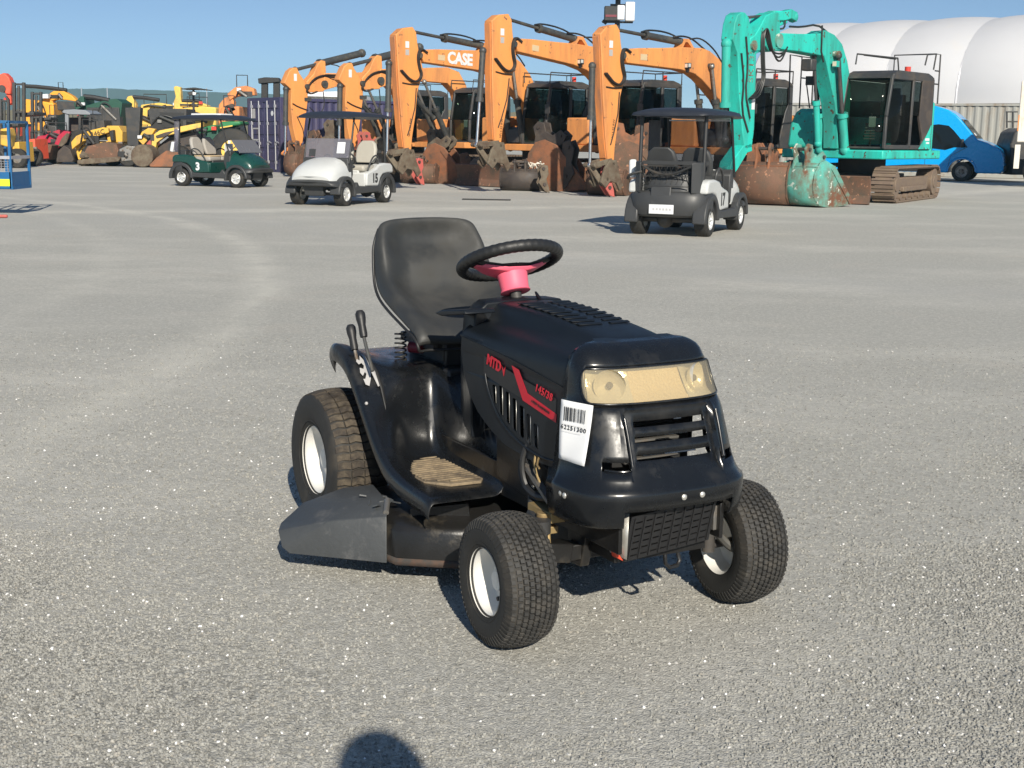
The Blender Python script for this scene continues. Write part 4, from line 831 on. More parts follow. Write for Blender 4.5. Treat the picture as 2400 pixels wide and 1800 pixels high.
# details of single carts
b = MB(); b.box((-.28, .05, 1.80), (.90, .55, .06)); b.build('roof_board', paper_white, C3, bevel=.02)
b = MB(); b.box((-.22, -.26, .765), (.49, .48, .03)); b.box((-.22, .26, .765), (.49, .48, .03)); b.build('seat_cover', cart_tan, C3, bevel=.012)
b = MB(); b.box((-.05, .42, .90), (.02, .34, .36)); b.build('white_board', paper_white, C3)
b = MB(); b.box((-1.30, -.15, .98), (.10, .30, .26), (0, R(15), 0)); b.box((-1.06, -.38, 1.28), (.05, .14, .30), (0, R(-12), 0)); b.build('white_bag', paper_white, C3, bevel=.03)
b = MB(); b.add([(-.96, -.50, .86), (-.88, -.50, 1.66), (-1.04, -.5, 1.66), (-1.08, -.5, .9)], [(0, 1, 2, 3)]); b.build('rear_curtain', screen_plastic, C3, solid=.004)
b = MB(); b.box((-1.262, .03, .385), (.012, .36, .13)); pl_ = b.build('licence_plate', paper_white, C17, bevel=.004)
b = MB()
for k in range(6): b.box((-1.269, -.10+.048*k, .385), (.002, .03, .03))
b.build('plate_print', print_grey, pl_, smooth=0)
b = MB()
for k in range(9):
    y = -.32+.08*k; b.beam((-1.10, y, .70), (-1.20, y+.02, .98), .008, .008); b.beam((-1.10, y, .98), (-1.17, y+.09, .74), .006, .006)
for z in (.70, .84, .98): b.beam((-1.19, -.34, z), (-1.19, .34, z), .012, .012)
b.build('bag_basket', hose_black, C17)
b = MB()
for s in (-1, 1): b.loft([[Vector((-1.18+dx, s*(.42+dy), z)) for dx, dy in ((-.03, -.05), (.1, -.05), (.25, .06), (.1, .07))] for z in (.6, .8, 1.0, 1.04)])
b.build('bag_well_side', cart_plastic, C17, bevel=.02)
b = MB(); b.tube([(-1.18, -.36, .98), (-1.24, -.1, .86), (-1.22, .15, .88), (-1.18, .36, .99)], .018, smooth=2); b.tube([(-1.18, .36, .90), (-1.28, .5, .86), (-1.2, .56, .80)], .02, smooth=1); b.build('bag_strap', hose_black, C17)
b = MB(); b.box((-.86, .60, .93), (.12, .10, .26)); b.build('white_bottle_holder', paper_white, C17, bevel=.03)
b = MB(); b.box((-.18, .52, 1.35), (.5, .02, .55)); b.build('side_curtain', roof_plastic, C17, bevel=.005)

# ================================================================= EXCAVATORS
def cyl_part(name, p0, p1, r0, parent, rod=None, frac=.55, rodm=hydraulic_grey, bm=hydraulic_grey):
    p0, p1 = Vector(p0), Vector(p1); m = p0.lerp(p1, frac)
    b = MB(); b.cyl(p0, m, r0, n=14); b.cyl(m-(m-p0).normalized()*.10, m, r0*1.3, n=14); b.sphere(p0, r0*1.25, 10); o = b.build(name, bm, parent, smooth=40)
    b = MB(); b.cyl(m, p1, r0*.48, n=10); b.sphere(p1, r0*.9, 10); b.build('piston_rod', rodm, o, smooth=40); return o
def track_belt(root, cx, cy, L, w, h, m):
    n = 56; r = h/2-.035; st = L/2-r; per = 2*math.pi*r+4*st
    def pos(d):
        d %= per
        if d < 2*st: return (cx-st+d, h-.035+.0, 0)
        d -= 2*st
        if d < math.pi*r: a = math.pi/2-d/r; return (cx+st+r*math.cos(a), r+.035+r*math.sin(a), a-math.pi/2)
        d -= math.pi*r
        if d < 2*st: return (cx+st-d, .035, math.pi)
        d -= 2*st; a = -math.pi/2-d/r; return (cx-st+r*math.cos(a), r+.035+r*math.sin(a), a-math.pi/2)
    b = MB(); P0 = [pos(per*k/n) for k in range(n)]
    b.prism([(x, z) for x, z, a in P0]+[(P0[0][0], P0[0][1])]+[(cx+(x-cx)*.965, h/2+(z-h/2)*.86) for x, z, a in [P0[0]]+P0[::-1]], cy-w*.36, cy+w*.36)
    o = b.build('track', m, root, smooth=0)
    b = MB()
    for x, z, a in P0:
        b.box((x, cy, z), (per/n*.80, w, .03), (0, -a, 0)); nx, nz = -math.sin(a), math.cos(a); b.box((x+nx*.022-math.cos(a)*.03, cy, z+nz*.022-math.sin(a)*.03), (.02, w*.98, .03), (0, -a, 0))
    tag(b.build('track_shoe', m, o, smooth=0), kind='stuff')
    b = MB(); b.box((cx, cy, h*.50), (L*.66, w*.5, h*.36)); b.box((cx, cy, h*.36), (L*.5, w*.75, h*.14)); b.build('track_frame', m, o, bevel=.02)
    for x in (cx-st, cx+st):
        b = MB(); b.cyl((x, cy-w*.38, h/2), (x, cy+w*.38, h/2), r*.84, n=24); b.cyl((x, cy-w*.42, h/2), (x, cy+w*.42, h/2), r*.4, n=16); b.build('sprocket', m, o, smooth=30, bevel=.01)
    for k in range(6):
        x = cx-st*.75+st*1.5*k/5; b = MB(); b.cyl((x, cy-w*.40, .12), (x, cy+w*.40, .12), .075, n=14); b.build('track_roller', m, o)
    return o
def cab(root, x0, x1, y0, y1, z0, z1, frame=dark_frame, door_split=True, floor_col=None, slant=.18):
    b = MB(); t = .075
    F0, F1 = (x1, z0), (x1-.02, lerp(z0, z1, .42)); F2 = (x1-slant, z1-.10); B0, B1 = (x0, z0), (x0+.04, z1-.08)
    for y in (y0+t/2, y1-t/2):
        b.beam((F0[0], y, F0[1]), (F1[0], y, F1[1]), t, t, up=(0, 1, 0)); b.beam((F1[0], y, F1[1]), (F2[0], y, F2[1]), t, t, up=(0, 1, 0))
        b.beam((B0[0]+.06, y, B0[1]), (B1[0]+.06, y, B1[1]), .18, t, up=(0, 1, 0)); b.beam((B1[0], y, z1-.10), (F2[0], y, z1-.10), .12, t, up=(0, 1, 0))
        b.beam((x0, y, z0+.04), (x1, y, z0+.04), .10, t, up=(0, 1, 0))
    xm = lerp(x0, x1, .48)
    b.beam((xm, y1-t/2, z0), (xm-.05, y1-t/2, z1-.1), .10, t, up=(0, 1, 0))
    b.prism([(x0+.02, z1-.12), (x0+.10, z1-.02), (x0+.35, z1+.04), (x1-.5, z1+.04), (x1-slant-.02, z1-.04), (x1-slant+.05, z1-.14)], y0+.01, y1-.01)
    b.box(((x0+x1)/2, (y0+y1)/2, z0+.02), (x1-x0-.02, y1-y0-.02, .05)); b.box((x0+.035, (y0+y1)/2, lerp(z0, z1, .25)), (.05, y1-y0, (z1-z0)*.5))
    b.prism([(x0, z0), (x0, z1-.3), (x0+.30, z0+.9), (x0+.55, z0)], y1-t*.8, y1-.005)
    c = b.build('cab', frame, root, bevel=.018, smooth=40)
    ym = (y0+y1)/2
    g = MB(); g.add([(x1-.02, y0+.06, z0+.10), (x1-.02, y1-.06, z0+.10), (x1-.035, y1-.06, lerp(z0, z1, .42)), (x1-.035, y0+.06, lerp(z0, z1, .42))], [(0, 1, 2, 3)]); g.build('lower_windscreen', cab_glass, c, solid=.006)
    g = MB(); g.add([(x1-.03, y0+.06, lerp(z0, z1, .43)), (x1-.03, y1-.06, lerp(z0, z1, .43)), (x1-slant-.01, y1-.06, z1-.16), (x1-slant-.01, y0+.06, z1-.16)], [(0, 1, 2, 3)]); g.build('upper_windscreen', cab_glass, c, solid=.006)
    g = MB(); g.add([(xm+.05, y1-.03, z0+.12), (x1-.05, y1-.03, z0+.12), (x1-.06, y1-.03, lerp(z0, z1, .42)), (x1-slant-.05, y1-.03, z1-.17), (xm+.02, y1-.03, z1-.17)], [(0, 1, 2, 3, 4)]); g.build('door_window', dark_glass, c, solid=.006)
    g = MB(); g.add([(x0+.18, y1-.03, lerp(z0, z1, .45)), (xm-.05, y1-.03, lerp(z0, z1, .45)), (xm-.08, y1-.03, z1-.17), (x0+.18, y1-.03, z1-.17)], [(0, 1, 2, 3)]); g.build('side_window', dark_glass, c, solid=.006)
    g = MB(); g.add([(x0+.2, y0+.03, lerp(z0, z1, .42)), (x1-.1, y0+.03, lerp(z0, z1, .42)), (x1-slant-.05, y0+.03, z1-.17), (x0+.18, y0+.03, z1-.17)], [(0, 1, 2, 3)]); g.build('inner_window', dark_glass, c, solid=.006)
    s = MB(); s.box((xm-.12, ym, z0+.45), (.5, .5, .14)); s.box((xm-.36, ym, z0+.85), (.13, .46, .75)); s.box((xm-.30, ym, z0+1.28), (.1, .25, .18)); s.box((xm+.3, ym-.28, z0+.5), (.3, .1, .16)); s.cyl((xm+.42, ym-.2, z0), (xm+.42, ym-.2, z0+.8), .02); s.cyl((xm+.42, ym+.15, z0), (xm+.42, ym+.15, z0+.8), .02); s.box((xm+.1, ym+.28, z0+.62), (.4, .1, .08)); s.build('driver_seat', mat('cab_interior', (.14, .14, .12), .7, var=.4, scale=3), c, bevel=.03)
    s = MB(); s.box((x1-.06, ym+.2, lerp(z0, z1, .35)), (.01, .16, .22)); s.build('paper_notice', paper_white, c)
    return c
def handrail(root, pts_list, m=dark_frame):
    b = MB()
    for pts in pts_list: b.tube(pts, .018, n=6)
    return b.build('handrail', m, root)
def house(root, m, zt, x0, x1, y0, y1, ztop, cw=None):
    b = MB(); b.box(((x0+x1)/2, (y0+y1)/2, zt+.09), (x1-x0, y1-y0, .18)); b.build('platform', m, root, bevel=.02)
    b = MB()
    n = 9; q = [(x0-.55*math.sin(math.pi*t/(n-1)), lerp(y0, y1, t/(n-1))) for t in range(n)]
    b.prism(q+[(x0+.35, y1), (x0+.35, y0)], zt+.02, ztop, f=lambda a, c, z: (a, c, z)); b.build('counterweight', cw or m, root, bevel=.06, seg=3, smooth=50)
    b = MB(); b.box((x0+.78, (y0-.05), (zt+.2+ztop)/2), (.84, .0+abs(y0)*.0+.1, ztop-zt-.2)) ; b.box((x0+.80, (y0+.25)/2+.0, (zt+.2+ztop)/2), (.90, abs(y0)+.25, ztop-zt-.2)); b.build('engine_cover', m, root, bevel=.04)
    b = MB(); b.box((x1-.60, y0+.42, zt+.18+.36), (1.1, .80, .72)); b.build('tank_box', m, root, bevel=.05, seg=3)
    for k in range(3): 
        b = MB(); b.box((x0+.6, y1+.01, zt+.5+.16*k), (.5, .012, .05)); b.build('cover_louvre', dark_frame, root)
def undercarriage(root, L, gauge, w, h, m, blade=None, bx=None, rot=0):
    for s in (-1, 1):
        o = track_belt(root, 0, s*gauge/2, L, w, h, m)
    b = MB(); b.box((0, 0, h*.55), (L*.45, gauge-w, h*.35)); b.cyl((0, 0, h*.6), (0, 0, h+.24), .52, n=28); b.build('car_body', dark_brown, root, bevel=.02)
    if blade:
        b = MB(); q = [(bx+.02, .02), (bx-.08, .2), (bx-.07, .4), (bx+.0, .58), (bx-.06, .60), (bx-.15, .4), (bx-.16, .2), (bx-.1, .0)]
        b.prism(q, -gauge/2-w/2, gauge/2+w/2); b.build('dozer_blade', blade, root, smooth=30)
        b = MB(); b.beam((bx-.1, -.5, .25), (.4, -.5, .38), .12, .12); b.beam((bx-.1, .5, .25), (.4, .5, .38), .12, .12); b.build('blade_arm', dark_brown, root)
K1 = 1.083
def tx(pts, k=K1, dx=4.66, piv=None, ang=0, zs=1, dz=0):
    out = []
    for s, z in pts:
        x = s*k+dx; z = z*zs+dz
        if piv: c, sn = math.cos(ang), math.sin(ang); x, z = piv[0]+(x-piv[0])*c-(z-piv[1])*sn, piv[1]+(x-piv[0])*sn+(z-piv[1])*c
        out.append((x, z))
    return out
def box_beam(name, poly, w, m, root, bevel=.018):
    b = MB(); b.prism(poly, -w/2, w/2); return b.build(name, m, root, bevel=bevel, smooth=35)
E_STICK = [(0.76, 3.66), (0.56, 3.83), (0.26, 3.90), (0.15, 3.78), (0.10, 3.5), (0.02, 3.2), (-0.07, 2.95), (-0.10, 2.70), (0.0, 2.53), (0.07, 2.29), (0.11, 1.73), (0.20, 1.15), (0.22, 0.78), (0.42, 0.80), (0.52, 1.42), (0.63, 2.33), (0.71, 3.23)]
E_BOOM = [(0.02, 3.26), (-0.07, 3.37), (-.5, 3.42), (-1.27, 3.47), (-2.01, 3.53), (-2.68, 3.55), (-2.97, 3.5), (-3.33, 3.33), (-3.65, 3.05), (-3.88, 2.73), (-4.03, 2.3), (-4.16, 1.7), (-4.2, 1.3), (-3.98, 1.22), (-3.86, 1.7), (-3.64, 2.08), (-3.4, 2.34), (-3.03, 2.60), (-2.72, 2.80), (-2.42, 2.93), (-1.94, 3.0), (-1.0, 3.03), (-0.08, 3.06)]
def excavator(loc, head, label, ang=0, letters=None, rails=0, tall=1, seedn=0):
    r = empty('orange_excavator', loc, head, label=label, cat='excavator', group='orange excavators parked in a row')
    undercarriage(r, 3.3, 1.95, .50, .78, track_steel, rust_brown, 2.15)
    house(r, case_orange, .98, -1.55, 1.25, -1.2, 1.2, 2.0)
    c = cab(r, -.72, 1.05, .28, 1.22, 1.16, 2.82)
    P = (.35, 1.35); T = lambda pts, dz=0: tx(pts, piv=P, ang=ang)
    boom = box_beam('boom', T(E_BOOM), .34, case_orange, r)
    stick = box_beam('stick', T(E_STICK), .26, case_orange, r)
    b = MB(); q = T([(.765, 3.62), (.72, 3.2), (.645, 2.33), (.53, 1.42), (.44, .9), (.46, .9), (.56, 1.42), (.67, 2.33), (.745, 3.2), (.79, 3.6)]); b.prism(q, -.09, .09); b.build('worn_front_face', case_orange_worn, stick)
    V = lambda p, y=0: Vector((T([p])[0][0], y, T([p])[0][1]))
    o = cyl_part('arm_cylinder', V((-2.05, 3.66)), V((.18, 3.80)), .085, r, frac=.56, bm=hydraulic_grey)
    b = MB(); b.tube([V((-2.1, 3.72)), V((-1.6, 3.86)), V((-.95, 3.87)), V((-.70, 3.80))], .022, smooth=2); b.tube([V((-2.9, 3.5), .1), V((-2.4, 3.75), .1), V((-2.05, 3.80), .1), V((-1.7, 3.75), .1)], .022, smooth=2)
    b.tube([V((-3.5, 3.25), .12), V((-3.2, 3.55), .12), V((-2.7, 3.80), .1), V((-2.3, 3.74), .1)], .02, smooth=2); b.build('boom_hose', hose_black, r)
    b = MB(); b.prism(T([(-1.95, 3.50), (-2.1, 3.74), (-2.25, 3.74), (-2.45, 3.53), (-2.36, 3.53), (-2.2, 3.66), (-2.12, 3.66), (-2.03, 3.52)]), -.12, .12); b.build('cylinder_bracket', case_orange, boom)
    b = MB()
    for y in (.15, .18, .21):
        b.tube([V((-.15, 3.30), y), V((.05, 3.40), y), V((.12, 3.2), y), V((.08, 2.95), y), V((-.02, 2.72), y), V((.12, 2.55), y), V((.35, 2.58), y), V((.62, 2.8), y)], .024, n=6, smooth=2)
    b.tube([V((.05, 2.50), .15), V((.3, 2.48), .15), V((.55, 2.5), .14)], .016, smooth=1); b.tube([V((.12, 2.4), .14), V((.15, 1.9), .14), V((.27, 1.45), .14), V((.36, 1.2), .14)], .014); b.build('stick_hose', hose_black, r)
    cyl_part('bucket_cylinder', V((.86, 2.95)), V((.86, .74)), .075, r, frac=.54, rodm=bright_steel)
    for s in (-1, 1): cyl_part('boom_cylinder', Vector((.95, s*.26, 1.05)), V((-2.95, 3.12), s*.26), .085, r, frac=.62, rodm=dull_steel)
    b = MB(); b.cyl(V((-2.95, 3.14), -.3), V((-2.95, 3.14), .3), .06); b.cyl(V((0.05, 3.22), -.2), V((0.05, 3.22), .2), .075); b.build('pin', hydraulic_grey, boom)
    # linkage and hitch at the foot of the stick
    b = MB(); base = V((.3, .82)); e = V((.86, .74))
    b.beam(base+Vector((0, -.13, .02)), e+Vector((0, -.13, 0)), .04, .12); b.beam(base+Vector((0, .13, .02)), e+Vector((0, .13, 0)), .04, .12); b.beam(e, e+Vector((-.35, .1, -.45)), .05, .13); b.beam(e, e+Vector((-.35, -.1, -.45)), .05, .13); b.cyl(e-Vector((0, .18, 0)), e+Vector((0, .18, 0)), .05); b.build('bucket_link', mud_grey, r, bevel=.01)
    b = MB(); z0 = base.z-.05
    for y in (-.17, .17): b.prism([(base.x-.12, z0+.08), (base.x+.12, z0+.1), (base.x+.30, z0-.10), (base.x+.42, z0-.42), (base.x+.26, z0-.55), (base.x+.10, z0-.40), (base.x-.12, z0-.44), (base.x-.25, z0-.62), (base.x-.36, z0-.5), (base.x-.2, z0-.2)], y-.03, y+.03)
    b.cyl((base.x, -.2, z0), (base.x, .2, z0), .05); b.cyl((base.x+.2, -.2, z0-.35), (base.x+.2, .2, z0-.35), .05); b.build('quick_hitch', mud_grey, r, bevel=.01)
    # stickers, lamp, rails
    b = MB(); p = V((.42, 3.45)); b.box((p.x, .134, p.z), (.12, .004, .16)); b.build('warning_label', paper_white, stick); b = MB(); b.box((p.x, .134, p.z-.19), (.12, .004, .14)); b.build('warning_label', decal_grey, stick)
    b = MB(); p = V((-.62, 3.22)); b.box((p.x, .174, p.z), (.24, .004, .14), (0, -ang, 0)); b.build('model_plate', cart_tan, boom)
    b = MB(); p = V((-2.12, 3.10)); b.box((p.x, .22, p.z), (.14, .09, .13)); b.beam((p.x, .2, p.z), (p.x, .2, p.z-.16), .05, .05); lm = b.build('work_lamp', black_plastic, boom); b = MB(); b.box((p.x+.072, .22, p.z), (.006, .08, .09)); b.box((p.x, .267, p.z+.01), (.09, .006, .08)); b.build('lamp_glass', lamp_silver, lm)
    if letters:
        p = V((-1.22, 3.23)); text('boom_lettering', letters, .40, paper_white, boom, (p.x, .178, p.z), (-math.cos(ang), 0, -math.sin(ang)), (0, 0, 1), .002, .018, 0, .95, .98)
    text('stick_marking', 'W13.32 RW', .09, print_black, stick, (V((.30, 1.55)).x-.02, .134, 1.55), (-.12, 0, 1), (1, 0, .12), .001)
    zr = 2.95
    handrail(r, [[(-.7, .3, 2.75), (-.7, .3, zr+.12), (1.0, .3, zr+.12), (1.0, .3, 2.8)], [(-.7, 1.2, 2.75), (-.7, 1.2, zr+.12), (.9, 1.2, zr+.12), (.95, 1.2, 2.7)], [(-.7, .3, zr+.12), (-.7, 1.2, zr+.12)], [(0.1, 1.2, 2.8), (.1, 1.2, zr+.12)], [(-1.2, -1.1, 1.95), (-1.2, -1.1, zr), (.2, -1.1, zr), (.2, -1.1, 1.9)], [(-1.2, -1.1, 2.5), (.2, -1.1, 2.5)], [(-.5, -1.1, 1.95), (-.5, -1.1, zr)]])
    b = MB(); b.cyl((-.3, .95, 2.86), (-.3, .95, 3.0), .06, n=14); b.build('beacon', beacon_red, r)
    b = MB(); b.cyl((-1.1, -.5, 2.0), (-1.1, -.5, 2.45), .06); b.build('exhaust', dark_frame, r)
    b = MB(); b.tube([(1.02, 1.24, 2.3), (1.2, 1.36, 2.3), (1.2, 1.36, 2.1)], .012); b.box((1.2, 1.38, 2.1), (.04, .16, .24)); b.build('mirror', dark_frame, r)
    b = MB(); b.prism([(1.1, 1.2), (1.1, 1.55), (1.0, 1.62), (.7, 1.25)], -.2, .2); b.build('boom_mount', dark_frame, r)
    return r
H45 = Vector((-.7071, -.7071)); 
E5 = excavator((5.67, 34.17, 0), H45, 'orange excavator at the right end of the orange row, next to the turquoise one')
E4 = excavator((3.05, 35.75, 0), H45, 'orange excavator with the boom raised highest, under the camera mast pole', ang=R(4.5))
E3 = excavator((.72, 37.4, 0), H45, 'orange excavator with white CASE lettering along its boom', ang=R(1.8), letters='CASE')
E2S = [(0.18, 3.31), (0.03, 3.42), (-0.09, 3.43), (-0.17, 3.26), (-0.41, 2.96), (-0.47, 2.66), (-0.45, 2.32), (-0.25, 1.07), (-0.09, .95), (-.02, 1.1), (0.1, 1.62), (0.15, 2.3), (0.12, 2.74), (0.37, 2.93)]
E2B2 = [(-0.96, 3.7), (-1.11, 3.68), (-1.13, 3.37), (-1.04, 2.71), (-0.45, 2.66), (-0.41, 3.0), (-0.67, 3.25), (-0.84, 3.59)]
E2B = [(-1.05, 3.30), (-1.86, 3.33), (-2.8, 3.42), (-3.55, 3.47), (-4.01, 3.35), (-4.3, 2.95), (-4.42, 2.4), (-4.45, 1.7), (-4.4, 1.25), (-4.15, 1.22), (-4.1, 1.8), (-4.02, 2.35), (-3.9, 2.7), (-3.55, 2.98), (-2.74, 3.0), (-1.86, 2.98), (-1.02, 2.75)]
def excavator_folded(loc, head, label, dx=4.9):
    r = empty('orange_excavator', loc, head, label=label, cat='excavator', group='orange excavators parked in a row')
    undercarriage(r, 3.3, 1.95, .50, .78, track_steel, rust_brown, 2.15)
    house(r, case_orange, .98, -1.55, 1.25, -1.2, 1.2, 2.0)
    cab(r, -.72, 1.05, .28, 1.22, 1.16, 2.82)
    T = lambda pts: tx(pts, dx=dx); V = lambda p, y=0: Vector((T([p])[0][0], y, T([p])[0][1]))
    boom = box_beam('boom', T(E2B), .34, case_orange, r); b2 = box_beam('second_boom', T(E2B2), .30, case_orange, r); stick = box_beam('stick', T(E2S), .25, case_orange, r)
    cyl_part('arm_cylinder', V((-2.6, 4.02)), V((-.10, 3.36)), .115, r, frac=.66)
    b = MB()
    for k, y in enumerate((.16, .19, .22)):
        b.tube([V((-2.2, 3.15+.08*k), y), V((-1.5, 3.05+.1*k), y), V((-1.0, 3.25), y), V((-.6, 3.0+.05*k), y), V((-.35, 2.75), y), V((-.5, 2.6), y), V((-.75, 2.7), y)], .022, n=6, smooth=2)
    b.tube([V((-1.3, 3.6), .1), V((-1.7, 3.55), .12), V((-1.8, 3.25), .14), V((-2.1, 3.1), .16)], .018, smooth=2); b.tube([V((-.45, 2.1), .14), V((-.1, 2.2), .14), V((.1, 2.3), .14)], .02, smooth=1); b.tube([V((-.5, 2.2), .15), V((-.8, 1.95), .16), V((-1.05, 2.2), .17), V((-1.0, 2.7), .17)], .016, smooth=2); b.tube([V((-.05, 1.9), .14), V((-.25, 1.5), .14), V((-.30, 1.2), .14)], .014); b.build('hydraulic_hose', hose_black, r)
    cyl_part('bucket_cylinder', V((.24, 2.75)), V((.30, .72)), .08, r, frac=.56, rodm=bright_steel)
    for s in (-1, 1): cyl_part('boom_cylinder', Vector((1.0, s*.26, 1.05)), V((-2.6, 2.98), s*.24), .09, r, frac=.6, rodm=dull_steel)
    cyl_part('offset_cylinder', V((-2.9, 1.9), .3), V((-1.6, 2.95), .3), .07, r)
    b = MB(); b.cyl(V((-1.05, 2.95), -.22), V((-1.05, 2.95), .22), .12); b.cyl(V((-.42, 2.85), -.2), V((-.42, 2.85), .2), .08); b.box(V((-.45, 2.45), 0), (.25, .32, .1)); b.build('pin', hydraulic_grey, boom)
    b = MB(); p = V((-.02, 3.12)); b.box((p.x, .130, p.z), (.11, .004, .22)); b.build('warning_label', paper_white, stick)
    b = MB(); p = V((-2.0, 3.17)); b.box((p.x, .174, p.z), (.30, .004, .13)); b.build('model_plate', cart_tan, boom)
    b = MB(); base = V((-.15, 1.05)); e = V((.30, .72)); b.beam(base+Vector((0, -.13, 0)), e+Vector((0, -.13, 0)), .04, .13); b.beam(base+Vector((0, .13, 0)), e+Vector((0, .13, 0)), .04, .13); b.beam(e, Vector((e.x-.5, 0, .35)), .12, .14); b.cyl(e-Vector((0, .18, 0)), e+Vector((0, .18, 0)), .055); b.build('bucket_link', case_orange_worn, r, bevel=.01)
    b = MB(); z0 = .62
    for y in (-.17, .17): b.prism([(base.x-.25, z0+.45), (base.x+.10, z0+.3), (base.x+.25, z0), (base.x-.05, z0-.58), (base.x-.35, z0-.3), (base.x-.32, z0+.1)], y-.03, y+.03)
    b.build('quick_hitch', mud_grey, r, bevel=.01)
    handrail(r, [[(-.7, .3, 2.75), (-.7, .3, 3.07), (1.0, .3, 3.07), (1.0, .3, 2.8)], [(-.7, 1.2, 2.75), (-.7, 1.2, 3.07), (.9, 1.2, 3.07), (.95, 1.2, 2.7)]])
    b = MB(); b.prism([(1.1, 1.2), (1.1, 1.55), (1.0, 1.62), (.7, 1.25)], -.2, .2); b.build('boom_mount', dark_frame, r)
    return r
E2x = excavator_folded((-5.0+.7071*4.9+.0, 39.4+.7071*4.9, 0), H45, 'orange excavator with folded arm behind golf cart 15, second from the navy container')
E1x = excavator_folded((-7.15+.7071*4.9, 42.6+.7071*4.9, 0), H45, 'orange excavator with folded arm standing against the navy container, leftmost of the row')

# turquoise excavator
TH = R(40); KH = Vector((-math.sin(TH), -math.cos(TH))); KS = 1.09
ko = empty('turquoise_excavator', (8.2, 31.2, 0), KH, label='turquoise excavator with black cab and rusty tracks, right of the golf cart 17', cat='excavator')
def kz(pts): return [(s*KS if s*KS < 1.4 else 1.4+(s*KS-1.4)*.92, CAMH+(z-CAMH)*KS) for s, z in pts]
for s in (-1, 1):
    tb = track_belt(ko, -.42, s*1.0, 4.25, .52, .82, track_steel)
    tb.rotation_euler = (0, 0, R(9))
b = MB(); b.box((0, 0, .48), (1.5, 1.5, .3)); b.cyl((0, 0, .5), (0, 0, 1.02), .55, n=28); b.build('car_body', dark_brown, ko, bevel=.02)
b = MB(); b.prism([(2.52, .02), (2.42, .2), (2.43, .4), (2.50, .60), (2.44, .62), (2.35, .4), (2.34, .2), (2.40, .0)], -1.28, .98); o = b.build('dozer_blade', rust_brown, ko, smooth=30); o.rotation_euler = (0, 0, R(9))
b = MB(); b.beam((2.4, .6, .28), (.7, .5, .4), .14, .12); b.beam((2.4, -.6, .28), (.7, -.5, .4), .14, .12); b.box((1.9, .55, .56), (.9, .35, .04)); b.build('blade_arm', dark_brown, ko)
b = MB(); b.box((-.35, 0, 1.07), (3.2, 2.5, .20)); b.build('platform', teal, ko, bevel=.03)
b = MB(); q = [(-1.45-.62*math.sin(math.pi*t/10), lerp(-1.25, 1.25, t/10)) for t in range(11)]
b.prism(q+[(-1.30, 1.25), (-1.30, -1.25)], .98, 2.30, f=lambda a, c, z: (a, c, z)); b.build('counterweight', teal, ko, bevel=.10, seg=3, smooth=50)
b = MB(); b.box((-.95, -.45, 1.75), (.9, 1.5, 1.1)); b.box((.35, -.85, 1.62), (1.3, .75, .95)); b.prism([(1.0, 1.2), (1.45, 1.2), (1.35, 1.75), (1.1, 2.05), (.95, 2.05)], -1.22, -.48); b.build('engine_cover', teal, ko, bevel=.08, seg=3, smooth=50)
kc = cab(ko, -1.30, 1.18, .12, 1.26, 1.20, 2.88, slant=.22)
b = MB(); b.prism([(-1.22, 1.6), (-1.22, 2.76), (-.62, 2.76), (-.55, 1.9), (-.8, 1.4)], 1.20, 1.262); b.build('rear_side_panel', dark_brown, kc, bevel=.01)
b = MB(); b.prism([(-1.25, 1.20), (-1.25, 1.75), (-.95, 1.45), (-.6, 1.20)], 1.255, 1.27); b.build('corner_panel', teal, ko)
b = MB(); b.box((-1.05, 1.275, 1.42), (.22, .01, .06)); b.box((-1.08, 1.275, 1.34), (.16, .01, .04)); b.build('maker_plate', paper_white, ko)
b = MB(); b.tube([(1.06, .80, 1.75), (1.10, .80, 1.6)], .1, n=4); b.add([(1.062, 1.0, 1.42), (1.062, .62, 1.42), (1.062, .66, 1.72), (1.062, .96, 1.72)], [(0, 1, 2, 3)])
b = MB()
for k in range(5): b.box((1.075, .82, 1.42+.06*k), (.008, .26-.01*k, .022))
b.build('operator_notes', decal_grey, kc)
kT = lambda pts: kz(pts); kV = lambda p, y=0: Vector((kT([p])[0][0], y, kT([p])[0][1]))
KST = [(6.21, 3.13), (6.16, 3.40), (6.07, 3.56), (5.92, 3.62), (5.79, 3.62), (5.64, 3.55), (5.55, 3.38), (5.27, 3.24), (5.01, 3.17), (5.10, 2.97), (5.28, 2.92), (5.24, 2.26), (5.22, 1.56), (5.28, 1.21), (5.56, 1.19), (5.70, 1.56), (5.88, 2.23), (6.0, 2.90)]
KB2 = [(5.58, 3.18), (5.39, 3.25), (5.2, 3.42), (5.0, 3.62), (4.75, 3.70), (4.45, 3.71), (4.40, 3.46), (4.36, 3.02), (4.78, 2.98), (4.94, 3.08), (5.14, 2.98), (5.50, 2.95)]
KBM = [(4.51, 3.34), (3.6, 3.38), (2.71, 3.43), (2.43, 3.52), (2.0, 3.46), (1.61, 3.30), (1.3, 2.97), (1.10, 2.6), (1.05, 2.1), (1.1, 1.5), (1.15, 1.2), (1.55, 1.2), (1.62, 1.7), (1.78, 2.12), (2.05, 2.5), (2.24, 2.80), (2.42, 3.02), (3.5, 3.05), (4.53, 3.05)]
kb = box_beam('boom', kT(KBM), .36, teal, ko); kb2 = box_beam('second_boom', kT(KB2), .32, teal, ko); kst = box_beam('stick', kT(KST), .28, teal, ko)
cyl_part('arm_cylinder', kV((4.60, 3.66)), kV((5.85, 3.52)), .06, ko, frac=.1, rodm=dark_frame, bm=teal)
